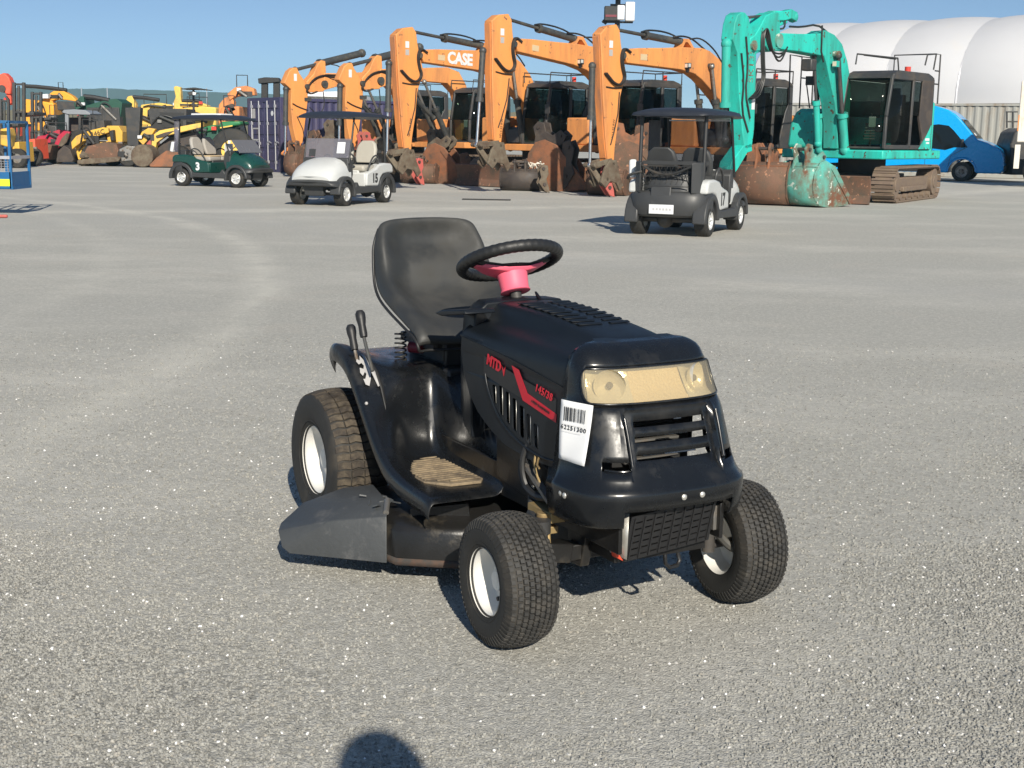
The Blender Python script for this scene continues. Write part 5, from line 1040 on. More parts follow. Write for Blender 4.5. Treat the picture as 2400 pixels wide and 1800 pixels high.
b = MB(); b.loft([[kV((s, z+dz), y) for dz, y in ((-.09, -.09), (.09, -.09), (.09, .09), (-.09, .09))] for s, z in ((4.55, 3.66), (4.1, 3.68), (3.8, 3.74), (3.55, 3.70))]); b.sphere(kV((3.6, 3.70)), .12, 10); b.beam(kV((3.9, 3.62)), kV((4.3, 3.52)), .1, .12); b.build('arm_cylinder_head', teal, ko, bevel=.02)
cyl_part('bucket_cylinder', kV((6.22, 3.05)), kV((6.12, 1.35)), .09, ko, frac=.66, rodm=hydraulic_grey, bm=teal)
for s in (-1, 1): cyl_part('boom_cylinder', Vector((1.55, s*.30, 1.15)), kV((1.98, 3.05), s*.28), .10, ko, frac=.4, rodm=dark_frame, bm=teal)
cyl_part('swing_cylinder', kV((2.25, 1.3), .05), kV((2.65, 3.0), .05), .07, ko, frac=.5, rodm=dark_frame, bm=teal)
for p_, w_, r_ in (((2.0, 3.08), .33, .07), ((4.45, 3.2), .20, .15), ((5.45, 3.06), .2, .10)):
    b = MB(); b.cyl(kV(p_, -w_), kV(p_, w_), r_); b.build('pin', teal_worn, kb)
b = MB()
for k, y in enumerate((.18, .21, .24)):
    b.tube([kV((4.2, 3.0+.05*k), y), kV((4.5, 2.95-.1*k), y), kV((4.85, 3.02), y), kV((5.05, 3.35+.04*k), y), kV((5.2, 3.28), y), kV((5.12, 2.7), y), kV((5.05, 2.5), y), kV((5.25, 2.25-.05*k), y), kV((5.55, 2.1), y)], .02, n=6, smooth=2)
b.tube([kV((4.1, 3.6), .1), kV((4.15, 3.45), .12), kV((4.4, 3.42), .14)], .02, smooth=1); b.tube([kV((3.9, 3.5), .1), kV((3.4, 3.52), .1), kV((2.7, 3.62), .1), kV((2.2, 3.5), .1), kV((1.9, 3.38), .1)], .022, smooth=1); b.tube([kV((2.65, 3.6), .2), kV((2.62, 3.1), .2), kV((2.5, 2.9), .2)], .02)
b.tube([kV((5.9, 2.9), .16), kV((5.75, 2.4), .16), kV((5.8, 1.9), .16), kV((5.5, 1.5), .16)], .02, smooth=1); b.tube([kV((5.75, 3.2), .16), kV((5.62, 2.7), .16), kV((5.68, 2.2), .16), kV((5.45, 1.75), .16)], .02, smooth=1); b.build('hydraulic_hose', hose_black, ko)
b = MB(); b.prism(kT([(5.3, 1.3), (5.62, 1.25), (6.05, .95), (6.1, .80), (5.95, .72), (5.8, .82), (5.45, 1.12), (5.25, 1.15)]), -.14, .14); b.prism(kT([(6.15, .85), (6.02, .92), (5.85, .55), (5.6, .25), (5.75, .2), (6.0, .45)]), -.10, .10); b.build('bucket_link', teal, ko, bevel=.015)
b = MB(); p = kV((5.32, 2.05)); b.box((p.x, .143, p.z), (.12, .004, .30)); b.build('warning_label', paper_white, kst)
text('stick_lettering', 'SK135', .26, teal_worn, kst, (kV((5.45, 2.7)).x, .143, kV((5.45, 2.7)).z), (0, 0, 1), (1, 0, 0), .001)
b = MB(); p = kV((1.95, 2.88)); b.box((p.x+.15, .30, p.z), (.14, .10, .13)); lm = b.build('work_lamp', teal, kb); b = MB(); b.box((p.x+.225, .30, p.z), (.006, .09, .10)); b.build('lamp_glass', lamp_cream, lm)
b = MB(); b.box((kV((3.05, 2.9)).x, .15, kV((3.05, 2.82)).z), (.25, .25, .25)); b.build('camera_box', dark_frame, kb, bevel=.03)
handrail(ko, [[(.5, .3, 3.28), (-1.2, .3, 3.28)], [(1.0, .35, 3.05), (.95, .35, 3.28), (-1.2, .35, 3.30), (-1.3, .35, 3.0)], [(-1.3, 1.2, 3.02), (-1.35, 1.22, 3.38), (-1.6, 1.22, 3.38), (-1.62, 1.22, 2.25)], [(-1.35, 1.22, 3.38), (-1.35, .2, 3.38), (-1.35, .2, 2.4)], [(-1.35, 1.22, 3.0), (-1.62, 1.22, 3.0)], [(-1.35, 1.22, 2.7), (-1.62, 1.22, 2.7)], [(-1.35, 1.22, 3.38), (-.9, 1.2, 3.34), (-.8, 1.2, 3.1)], [(-.9, -1.2, 2.3), (-.9, -1.2, 3.28), (.6, -1.2, 3.28), (.6, -1.2, 2.1)], [(-.9, -1.2, 2.8), (.6, -1.2, 2.8)], [(0, -1.2, 2.2), (0, -1.2, 3.28)], [(1.3, -1.1, 2.05), (1.35, -1.1, 3.28), (.6, -1.2, 3.28)]])
b = MB(); b.cyl((-.55, .9, 2.90), (-.55, .9, 3.06), .07, n=14); b.build('beacon', beacon_red, ko)
b = MB(); b.tube([(1.05, -.7, 2.1), (1.25, -.7, 2.6), (1.2, -.6, 2.75)], .015); b.box((1.25, -.62, 2.7), (.04, .2, .2), (0, 0, .4)); b.build('mirror', dark_frame, ko)
for o_ in kids(ko):
    if o_.name.split('.')[0] in ('platform', 'counterweight', 'cab', 'corner_panel', 'maker_plate', 'handrail', 'beacon', 'mirror'): o_.location.x += .36
    if o_.name.split('.')[0] in ('dozer_blade', 'blade_arm'): o_.location.x += .12

# ================================================================= BUCKETS ON THE GROUND
def bucket(loc, rz, w, h, m, label, m2=None, tilt=0, teeth=0, topm=None):
    s = h/1.0
    r = empty('digger_bucket', loc, rot=(0, tilt, rz), label=label, cat='bucket', group='digger buckets on the ground')
    cur = [(-.26, .70), (-.38, .54), (-.42, .34), (-.36, .14), (-.22, .03), (0, .0), (.24, .0), (.48, .02), (.70, .06)]
    cur = [(a*s, c*s) for a, c in cur]
    b = MB(); n = len(cur); b.grid(lambda u, v: Vector((cur[round(u*(n-1))][0], lerp(-w/2, w/2, v), cur[round(u*(n-1))][1])), n, 3); b.build('shell', m, r, smooth=50, solid=.03)
    side = cur+[(.12*s, .66*s), (-.10*s, .74*s)]
    for y in (-1, 1):
        b = MB(); b.prism(side, y*(w/2-.035), y*(w/2+.012)); b.build('side_plate', m2 or m, r, bevel=.008)
        b = MB(); b.prism([(.70*s, .06*s), (.60*s, .03*s), (.04*s, .60*s), (.12*s, .66*s)], y*(w/2+.01), y*(w/2+.035)); b.build('side_cutter', m, r, bevel=.006)
    for y in (-.14, .14):
        b = MB(); b.prism([(-.36*s, .5*s), (-.30*s, .78*s), (-.34*s, .92*s), (-.26*s, 1.0*s), (-.15*s, .98*s), (-.12*s, .86*s), (.0*s, .80*s), (.14*s, .88*s), (.24*s, .80*s), (.20*s, .70*s), (.05*s, .60*s)], y-.025, y+.025); b.build('ear', topm or m, r, bevel=.01)
    b = MB(); b.cyl((-.24*s, -.2, .91*s), (-.24*s, .2, .91*s), .035); b.cyl((.15*s, -.2, .79*s), (.15*s, .2, .79*s), .035); b.build('ear_pin', dark_brown, r)
    b = MB(); b.prism([(-.32*s, .64*s), (-.1*s, .70*s), (.08*s, .60*s), (.02*s, .56*s), (-.3*s, .60*s)], -w/2+.03, w/2-.03); b.build('top_plate', topm or m, r)
    for k in range(teeth):
        y = lerp(-w/2+.06, w/2-.06, k/(teeth-1)); b = MB(); b.prism([(.66*s, .02*s), (.88*s, .06*s), (.68*s, .09*s)], y-.04, y+.04); b.build('tooth', track_steel, r)
    return r
def bk(u, v, rzdeg, w, h, m, label, **k):
    p = gnd(u, v); return bucket((p.x, p.y, 0), R(rzdeg), w, h, m, label, **k)
bk(1040, 430, -35, .45, 1.55, rust_orange, 'narrow tall rusty bucket with mud on its ears, in front of the CASE excavator', topm=mud_grey)
bk(985, 430, 78, 1.0, .8, rust_brown, 'wide low rusty bucket with a red bracket, left of the tall muddy bucket')
bk(1300, 447, -35, .5, 1.75, rust_orange, 'tall rusty bucket with dark cast ears, between the two tallest booms', topm=dark_brown)
bk(1222, 447, 78, 1.0, .8, dark_brown, 'wide dark bucket with straw on its rim, left of the tall rusty bucket')
bk(1135, 424, 70, .9, .62, rust_orange, 'rust brown bucket lying in the shade below the CASE excavator')
bk(1425, 458, 70, .9, .85, rust_brown, 'wide brown bucket half hidden by the left side of golf cart 17')
bk(1475, 452, 15, .7, 1.75, rust_brown, 'tall stacked brown bucket behind golf cart 17, highest of the pile', topm=rust_orange)
bk(1545, 446, -20, .8, 1.45, rust_orange, 'brown bucket behind the roof posts of golf cart 17')
bk(1795, 480, 62, 1.15, 1.3, rust_brown, 'wide brown ditching bucket with open ears, left of the turquoise bucket', topm=rust_orange)
bk(1738, 466, 30, .6, 1.1, rust_brown, 'rusty narrow bucket just right of golf cart 17')
bk(1895, 484, 42, .92, 1.3, teal_worn, 'turquoise bucket with peeling paint and rust, in front of the turquoise excavator')
bk(893, 424, 70, .5, 1.1, rust_orange, 'rusty bucket standing right behind golf cart 15')
bk(805, 420, -25, .9, 1.8, mud_grey, 'big muddy bucket seen through the windscreen of golf cart 15', topm=mud_grey)
bk(875, 424, 40, .8, 1.45, rust_brown, 'brown bucket with red ears between the seat of golf cart 15 and the arm', topm=red_paint)
bk(915, 426, 20, .9, 1.3, mud_grey, 'muddy bucket with clods of soil, right of the red eared bucket')
bk(702, 414, 60, .5, 1.15, rust_brown, 'rust brown bucket at the foot of the leftmost orange arm')
bk(1700, 445, -60, .8, 1.0, dark_brown, 'dark bucket in shade behind the front wheel of golf cart 17')
# loose brackets
def bracket(u, v, rz, m, label, h=.8):
    p = gnd(u, v); r = empty('hitch_bracket', (p.x, p.y, 0), rz=R(rz), label=label, cat='bracket', group='loose hitch brackets among the buckets')
    for y in (-.09, .09):
        b = MB(); b.prism([(-.16*h, .0), (.02, .06*h), (.26*h, .36*h), (.17*h, .55*h), (.24*h, .82*h), (.12*h, h), (-.08*h, .95*h), (-.11*h, .66*h), (-.02, .5*h), (-.12*h, .22*h)], y-.02, y+.02); b.build('cheek_plate', m, r, bevel=.012)
    b = MB(); b.cyl((.10*h, -.14, .85*h), (.10*h, .14, .85*h), .04); b.cyl((.05*h, -.14, .3*h), (.05*h, .14, .3*h), .04); b.build('pin', dark_brown, r)
bracket(982, 434, -140, red_paint, 'faded red hitch bracket leaning against the wide low bucket', .75)
bracket(1455, 440, -140, red_paint, 'red hitch bracket at the back of the brown bucket pile', .8)
bracket(1425, 462, -150, red_paint, 'red hitch bracket nearest to the left rear of golf cart 17', .75)
bracket(728, 412, -140, red_paint, 'red hitch bracket left of the front of golf cart 15', .8)
bracket(1395, 450, -140, mud_grey, 'muddy hitch bracket under the rightmost orange arm', .75)
bracket(955, 425, -130, mud_grey, 'muddy hitch bracket under the arm of the CASE excavator', .7)
for (u, v, rr_) in ((1255, 400, .1), (1150, 425, .0)):
    pass
for (u_, v_, rz_, m_, lb_, h_) in ((1500, 452, -30, rust_brown, 'tall rusty thumb bracket behind the left roof post of golf cart 17', 1.75), (1468, 449, 20, rust_orange, 'orange rusted bracket at the left of the brown pile, behind golf cart 17', 1.45),
        (1560, 455, -60, rust_brown, 'brown bracket seen through the windscreen of golf cart 17', 1.1), (900, 429, -20, mud_grey, 'tall muddy bracket between golf cart 15 and the CASE excavator arm', 1.25), (1762, 474, -30, rust_orange, 'orange rusted bracket above the wide brown ditching bucket', 1.3),
        (1738, 472, 30, rust_brown, 'brown bracket right beside the front post of golf cart 17', 1.05), (1330, 449, -50, dark_brown, 'dark bracket right of the tall rusty bucket with cast ears', 1.3), (1085, 432, 10, rust_brown, 'brown bracket right of the tall muddy bucket', .9), (1275, 452, -160, mud_grey, 'muddy bracket in front of the tall rusty bucket with cast ears', .7), (735, 409, -40, rust_brown, 'brown bracket behind the windscreen of golf cart 15', 1.5)):
    bracket(u_, v_, rz_, m_, lb_, h_)
b = MB(); p = at(1253, 389, 33.6); b.add([], [])
for k in range(24): b.box((p.x+random.uniform(-.28, .28), p.y+random.uniform(-.15, .15), p.z+random.uniform(-.05, .07)), (.16, .03, .02), (random.random(), random.random(), random.random()*3))
tag(b.build('straw', straw, smooth=0), 'tuft of pale straw lying on the wide dark bucket', 'straw', kind='stuff')

# ================================================================= CONTAINERS, TENT, VAN, MAST
def wp(o, root):
    root_m = Matrix.LocRotScale(root.location, root.rotation_euler, root.scale); o.parent = root; o.matrix_parent_inverse = root_m.inverted(); return o
def container(loc, hx, L, m, label, Wd=2.44, H=2.59, door=True):
    # local x runs along the length away from the door end, y across
    r = empty('shipping_container', loc, hx, label=label, cat='shipping container')
    b = MB()
    for y in (-Wd/2+.06, Wd/2-.06):
        for z in (.08, H-.06): b.box((L/2, y, z), (L, .12, .14 if z < 1 else .10))
    for x in (.06, L-.06):
        for y in (-Wd/2+.07, Wd/2-.07): b.box((x, y, H/2), (.14, .15, H))
        for z in (.08, H-.07): b.box((x, 0, z), (.12, Wd, .16))
    b.build('corner_frame', m, r, bevel=.01)
    def corr(y, name):
        q = []; x = .16; k = 0
        while x < L-.2:
            for dx, d in ((0, 0), (.07, .036), (.14, .036), (.21, 0)):
                q.append((x+dx, y-math.copysign(d, y)))
            x += .28
        b = MB(); n = len(q); b.add([(a, c, .12) for a, c in q]+[(a, c, H-.1) for a, c in q], [(i, i+1, n+i+1, n+i) for i in range(n-1)]); return b.build(name, m, r, smooth=0, solid=.004)
    corr(-Wd/2+.04, 'side_wall'); corr(Wd/2-.04, 'side_wall')
    b = MB(); b.box((L/2, 0, H-.05), (L-.1, Wd-.1, .04)); b.build('roof', m, r)
    b = MB(); b.box((L-.05, 0, H/2), (.04, Wd-.2, H-.2)); b.build('end_wall', m, r)
    if door:
        for s in (-1, 1):
            b = MB(); y0, y1 = (.015, Wd/2-.14) if s > 0 else (-Wd/2+.14, -.015)
            b.box((.05, (y0+y1)/2, H/2), (.04, y1-y0, H-.30)); d = b.build('door', m, r, bevel=.006)
            for k in range(5):
                b = MB(); z = .36+.46*k; b.box((.022, (y0+y1)/2, z+.2), (.03, (y1-y0)-.12, .34)); b.build('door_panel', m, d, bevel=.012)
            for f in (.28, .80):
                y = lerp(y0, y1, f) if s > 0 else lerp(y1, y0, f)
                b = MB(); b.cyl((-.03, y, .10), (-.03, y, H-.10), .022, n=10)
                for z in (.35, 1.0, 1.7, 2.3): b.box((-.02, y, z), (.05, .09, .10))
                b.build('locking_bar', galv, d)
                b = MB(); b.tube([(-.05, y, 1.05), (-.07, y+.16*s, 1.08), (-.05, y+.30*s, 1.02)], .014); b.build('door_handle', galv, d)
    return r
e = Vector((.78, .63, 0)).normalized(); corner = at(660, 404, 46.4); corner.z = 0
left = Vector((-e.y, e.x, 0))
nc = container(corner+left*1.22, e, 6.06, navy_steel, 'navy blue shipping container with silver locking bars behind the golf carts')
b = MB(); b.box((.0, .75, 2.05), (.006, .22, .34)); b.build('container_sticker', decal_grey, nc)
b = MB()
for (y, z, a, c) in ((.62, 1.52, .5, .05), (.62, 1.12, .5, .05), (.85, 1.32, .05, .45), (.40, 1.32, .05, .45)): b.box((-.003, y, z), (.006, a, c))
b.build('white_frame_marking', decal_grey, nc)
b = MB(); b.cyl((-.004, -.62, 2.05), (.0, -.62, 2.05), .09, n=12); b.build('round_sticker', paper_white, nc)
ax = Vector((-.93, .37, 0)).normalized()
gc = Vector((20.1, 51.6, 0)); bperp = Vector((-ax.y, ax.x, 0))*-1
if bperp.y < 0: bperp = -bperp
g1 = container(gc+bperp*1.22, ax, 12.19, grey_steel, 'long grey corrugated shipping container behind the blue van, under the white tent', H=2.9, door=False)
g2 = container(gc-ax*3.2+bperp*1.22, ax, 3.0, grey_steel, 'end of a second grey container at the right edge, under the white tent', H=2.88, door=False)
# white container-mounted tent
tn = empty('fabric_shelter', (gc.x, gc.y, 2.9), label='white arched fabric tent standing on the grey containers', cat='tent')
RB, TL, NB = 6.1, 11.0, 3.05
axt = Vector((-.80, .60, 0)); bpt = Vector((.60, .80, 0))
def tent_pt(t, a, bul=1):
    f = (t/NB) % 1; k = 1+.026*math.sin(math.pi*f)**.8*bul; up = math.sin(a); c = math.cos(a)
    return Vector((gc.x, gc.y, 2.9))+axt*t+bpt*(RB-RB*k*math.copysign(abs(c)**.9, c))+Vector((0, 0, 3.75*k*up**.85 if up > 0 else 0))
for bay in range(-4, 4):
    b = MB(); t0 = bay*NB-.15; b.grid(lambda u, v: tent_pt(min(max(bay*NB+1e-3, bay*NB+NB*u), bay*NB+NB-1e-3), math.pi*v*.999+.0005), 9, 33); wp(b.build('fabric_panel', tent_white, smooth=60), tn)
for k in range(-4, 5):
    b = MB(); b.tube([tent_pt(k*NB-1e-6 if k > -4 else k*NB, math.pi*j/24*.999+.0005, 0)-Vector((0, 0, .06)) for j in range(25)], .05, n=6); wp(b.build('arch_rib', galv), tn)
b = MB(); b.add([tent_pt(4*NB-1e-3, math.pi*j/24*.999+.0005, 0) for j in range(25)], [tuple(range(25))]); wp(b.build('end_panel', tent_white, smooth=0), tn)

# blue van
vh = Vector((.90, -.436, 0)); vr = Vector((vh.y, -vh.x, 0)); vp = Vector((15.95, 47.05, 0))
van = empty('blue_van', vp-vr*.90, vh, label='bright blue high-roof van parked behind the turquoise excavator', cat='van')
VP = [(-5.2, .36), (-5.3, .9), (-5.25, 2.35), (-5.1, 2.58), (-3.2, 2.66), (-1.6, 2.68), (-1.05, 2.64), (-.6, 2.50), (-.36, 2.36), (-.18, 2.20), (.46, 1.47), (.80, 1.37), (1.22, 1.14), (1.36, .88), (1.40, .45), (1.30, .30), (.48, .30), (.46, .52), (.34, .72), (.12, .82), (-.12, .82), (-.34, .72), (-.46, .52), (-.48, .30), (-3.25, .30), (-3.2, .6), (-3.6, .80), (-3.95, .6), (-4.05, .30)]
b = MB(); b.prism(VP, -1, 1, f=lambda a, c, y: (a, y*(.985-.10*max(0, (c-1.2)/1.4)-.06*max(0, a-.4)), c)); vb = b.build('body', van_blue, van, bevel=.05, seg=3, smooth=45)
def vs(a, c, s, o=.006): return Vector((a, s*(.985-.10*max(0, (c-1.2)/1.4)-.06*max(0, a-.4)+o), c))
for s in (-1, 1):
    b = MB(); q = [(-1.30, 1.18), (-1.30, 1.95), (-.9, 2.0), (-.55, 1.95), (-.36, 1.78), (.16, 1.20), (-.30, 1.20), (-.6, 1.10)]; b.add([vs(a, c, s) for a, c in q], [tuple(range(len(q)))]); b.build('side_window', van_glass, vb, smooth=0, solid=.004)
    b = MB(); b.box((-2.1, s*1.0, .40), (2.2, .03, .16)); b.build('side_trim', black_plastic, vb, bevel=.01)
    b = MB(); b.tube([vs(.48*math.cos(R(a)), .35+.46*math.sin(R(a)), s, .0) for a in range(0, 181, 15)], .03, n=6); b.build('wheel_arch', van_blue, vb)
    b = MB(); b.box((-.02, s*1.13, 1.34), (.10, .14, .30)); b.box((-.04, s*1.03, 1.27), (.08, .1, .06)); b.build('mirror', black_plastic, vb, bevel=.03)
    b = MB(); b.tube([vs(-1.28, z, s, .001) for z in (.42, 1.2, 1.8, 2.1)], .008, n=4); b.tube([vs(a, c, s, .001) for a, c in ((-.48, .5), (-.40, .9), (.12, 1.2))], .008, n=4); b.build('door_seam', print_black, vb)
    b = MB(); b.box((-1.12, s*1.0, 1.12), (.14, .03, .04)); b.build('door_handle', black_plastic, vb)
    b = MB(); b.add([(1.37, s*.58, .84), (1.22, s*.915, .92), (1.05, s*.93, 1.10), (1.30, s*.60, 1.02)], [(0, 1, 2, 3)]); b.build('headlight', lamp_silver, vb, solid=.02)
    for x in (0, -3.62):
        w = MB(); w.lathe([(.21, -.10), (.25, -.11), (.33, -.10), (.345, -.07), (.345, .07), (.33, .10), (.25, .11), (.21, .10)], (x, s*.88, .345), n=40); ww = w.build('tyre', tyre_rubber, van, smooth=40)
        w = MB(); w.lathe([(.215, s*.10), (.20, s*.105), (.19, s*.07), (.10, s*.06), (.08, s*.09), (0, s*.09)], (x, s*.88, .345), n=32); w.build('rim', dull_steel, ww, smooth=40)
b = MB(); b.add([(-.15, -.82, 2.185), (-.15, .82, 2.185), (.43, .87, 1.52), (.43, -.87, 1.52)], [(0, 1, 2, 3)]); b.build('windscreen', van_glass, vb, smooth=0, solid=.004)
b = MB(); b.box((1.365, 0, .78), (.06, 1.0, .26)); b.box((1.395, 0, .50), (.06, 1.5, .16)); b.build('grille', black_plastic, vb, bevel=.02)
b = MB(); b.box((.33, -.55, 1.66), (.02, .14, .12), (0, R(-42), 0)); b.build('windscreen_sticker', paper_white, vb)

# truck at the right edge
tk = empty('flatbed_truck', (17.86, 42.48, 0), rz=R(-21), label='white truck side with rust and orange panel cut off by the right edge', cat='truck')
b = MB(); b.box((1.85, 0, 2.35), (7.0, 2.3, 1.9)); b.build('box_body', truck_white, tk, bevel=.03)
b = MB(); b.box((1.85, 0, 1.05), (7.0, 2.2, .35)); b.build('chassis', dark_frame, tk)
b = MB(); b.box((-1.64, -1.0, 2.0), (.04, .3, .5)); b.build('orange_panel', case_orange_worn, tk)
b = MB(); b.box((-1.60, -1.05, .95), (.16, .16, .75)); b.build('mudguard_bracket', truck_white, tk)
for x in (-.9, 3.5, 4.6):
    for y in (-.95, .95):
        w = MB(); w.lathe([(.28, -.13), (.45, -.14), (.5, -.09), (.5, .09), (.45, .14), (.28, .13)], (x, y, .5), n=32); w.build('wheel', tyre_rubber, tk, smooth=40)


# mast with camera boxes and panel
mp = at(1443, 200, 44); mp.z = 0
ms = empty('camera_mast', mp, label='tall dark mast with white camera boxes and a flat panel above the excavators', cat='mast')
b = MB(); b.cyl((0, 0, 0), (0, 0, 5.8), .085, n=14); b.build('pole', dark_frame, ms)
b = MB(); b.box((-.02, 0, 5.86), (1.65, .9, .05), (R(5), 0, 0)); b.build('solar_panel', dark_frame, ms)
b = MB(); b.box((-.24, -.2, 5.33), (.42, .3, .46)); q_ = b.build('battery_box', print_black, ms, bevel=.02); b = MB(); b.box((-.24, -.36, 5.25), (.36, .01, .07)); b.build('box_print', dark_red, q_)
b = MB(); b.box((.08, -.22, 5.36), (.24, .3, .46)); b.build('camera_box', paper_white, ms, bevel=.03)
b = MB(); b.box((.38, -.2, 5.40), (.30, .3, .60)); b.build('camera_box', paper_white, ms, bevel=.03)
b = MB(); b.box((0, -.05, 5.08), (1.0, .08, .06)); b.box((0, -.05, 5.62), (.5, .08, .06)); b.cyl((-.5, -.1, 5.12), (-.36, -.1, 5.02), .05); b.build('bracket', dark_frame, ms)

# ================================================================= LEFT-HAND MACHINES
def slab(name, pts, Y, d, m, root, bevel=.02, k=1):
    q = [at(u, v, Y) for u, v in pts]; n = len(q)
    b = MB(); b.add([(p.x, Y, p.z) for p in q]+[(p.x, Y+d, p.z) for p in q], [tuple(range(n)), tuple(range(n, 2*n))[::-1]]+[(i, n+i, n+(i+1) % n, (i+1) % n) for i in range(n)])
    return wp(b.build(name, m, bevel=bevel), root)
def root_at(name, u, Y, label, cat, group=None):
    p = at(u, 300, Y); return empty(name, (p.x, Y, 0), label=label, cat=cat, group=group)
def pbeam(name, pts, Y, r, m, root):
    b = MB(); b.tube([at(u, v, Y) for u, v in pts], r, n=8); return wp(b.build(name, m), root)
def pwheel(root, u, Y, r, w, dy=0, m=tyre_rubber, hub=None):
    p = at(u, 300, Y); b = MB(); b.lathe([(r*.5, -w/2), (r*.9, -w/2), (r, -w*.35), (r, w*.35), (r*.9, w/2), (r*.5, w/2)], (p.x, Y+dy, r), n=28); o = wp(b.build('tyre', m, smooth=40), root)
    b = MB(); b.cyl((p.x, Y+dy-w*.42, r), (p.x, Y+dy+w*.42, r), r*.5, n=20); b.build('rim', hub or dull_steel, o)
Q = lambda x, y: (x/4.149, 150+y/4.149)       # measured on an enlarged crop
Q2 = lambda x, y: (x/3.16, 100+y/3.16)
# compact loader with wide bucket
Y = 52.5
sk = root_at('skid_steer_loader', 230, Y, 'yellow skid steer loader with wide muddy bucket, left of the gravel lane', 'loader')
slab('lift_arm', [Q(*p) for p in ((700, 830), (690, 760), (740, 700), (860, 650), (1000, 615), (1050, 625), (1060, 665), (900, 720), (800, 755), (735, 800))], Y, .25, cat_yellow, sk)
slab('lift_arm', [Q(*p) for p in ((760, 820), (770, 770), (860, 700), (1010, 650), (1080, 640), (1060, 690), (930, 740), (830, 800))], Y+1.5, .25, cat_yellow, sk)
slab('body', [Q(*p) for p in ((740, 850), (730, 780), (820, 750), (1180, 750), (1190, 900), (1000, 930), (760, 930))], Y+.35, 1.1, cat_yellow, sk)
slab('engine_cover', [Q(*p) for p in ((1020, 640), (1040, 600), (1150, 600), (1190, 660), (1190, 760), (1050, 760))], Y+.3, 1.2, cat_yellow, sk)
slab('cab', [Q(*p) for p in ((880, 740), (890, 560), (1010, 545), (1030, 740))], Y+.4, 1.0, dark_frame, sk)
slab('arm_recess', [Q(*p) for p in ((880, 740), (885, 715), (1020, 680), (1030, 740))], Y+.2, .3, print_black, sk)
slab('arm_post', [Q(*p) for p in ((1060, 650), (1100, 640), (1110, 745), (1075, 745))], Y-.02, .28, print_black, sk)
slab('bucket', [Q(*p) for p in ((755, 965), (800, 900), (850, 800), (1000, 760), (1130, 775), (1175, 900), (1150, 945), (950, 965), (800, 972))], Y-1.0, .9, rust_brown, sk)
slab('bucket_lip', [Q(*p) for p in ((745, 968), (800, 925), (1160, 900), (1172, 915), (1150, 948), (940, 968), (800, 976))], Y-1.35, .3, mud_grey, sk)
b = MB(); p = at(206, 370, Y-1.1); 
for k in range(9): b.sphere((p.x+random.uniform(-.35, .35), p.y+random.uniform(-.1, .1), p.z+random.uniform(-.3, .2)), .12, 6, (1, .6, 1))
wp(b.build('caked_mud', mud_grey), sk)
for u in (212, 262): pwheel(sk, u, Y-.1, .40, .3)
text('machine_lettering', '246C', .26, print_black, None, at(*Q(950, 672), Y-.03), (1, 0, .28), (0, 0, 1), .002).parent = None
mt = [o for o in bpy.data.objects if o.name.startswith('machine_lettering')][0]; wp(mt, sk)
# red tractor loader with grey cab
Y = 54
rt = root_at('red_tractor', 150, Y, 'red tractor loader with grey cab roof, behind the blue platform cage', 'tractor')
slab('bonnet', [Q(*p) for p in ((350, 730), (370, 700), (480, 690), (660, 670), (690, 790), (560, 830), (480, 790), (420, 790))], Y, 1.0, crimson, rt)
slab('loader_arm', [Q(*p) for p in ((520, 800), (560, 700), (620, 650), (680, 660), (660, 720), (600, 790), (560, 820))], Y-.4, .2, crimson, rt)
slab('loader_arm', [Q(*p) for p in ((440, 690), (560, 640), (740, 650), (750, 680), (600, 680), (450, 720))], Y+.9, .2, crimson, rt)
slab('pale_patch', [Q(*p) for p in ((560, 800), (600, 720), (650, 670), (675, 680), (650, 760), (600, 805))], Y-.44, .05, mud_grey, rt)
slab('cab_roof', [Q(*p) for p in ((600, 470), (620, 445), (720, 440), (830, 450), (880, 480), (875, 495), (660, 490))], Y+.2, 1.5, mat('roof_grey', (.22, .24, .26), .5), rt)
slab('cab_pillar', [Q(*p) for p in ((630, 470), (665, 475), (665, 650), (630, 640))], Y+.25, .12, mat('roof_grey', (.22, .24, .26), .5), rt)
for x in (760, 860): slab('cab_pillar', [Q(*p) for p in ((x, 485), (x+22, 485), (x+22, 680), (x, 680))], Y+.25, .12, dark_frame, rt)
slab('cab_interior', [Q(*p) for p in ((670, 520), (870, 520), (880, 700), (660, 700))], Y+.9, .5, dark_brown, rt)
slab('cab_glass', [Q(*p) for p in ((560, 500), (628, 480), (628, 640), (560, 640))], Y+.3, .03, glass('tractor_glass', (.3, .45, .45), .5), rt, 0)
slab('bucket', [Q(*p) for p in ((285, 770), (400, 765), (505, 790), (470, 930), (340, 945), (275, 930), (290, 850))], Y-1.2, .9, rust_brown, rt)
slab('rear_bucket', [Q(*p) for p in ((545, 940), (560, 850), (620, 790), (680, 830), (720, 930), (700, 955), (550, 955))], Y-.9, .8, dark_brown, rt)
for u, r_ in ((128, .45), (190, .7)): pwheel(rt, u, Y+.1, r_, .4)
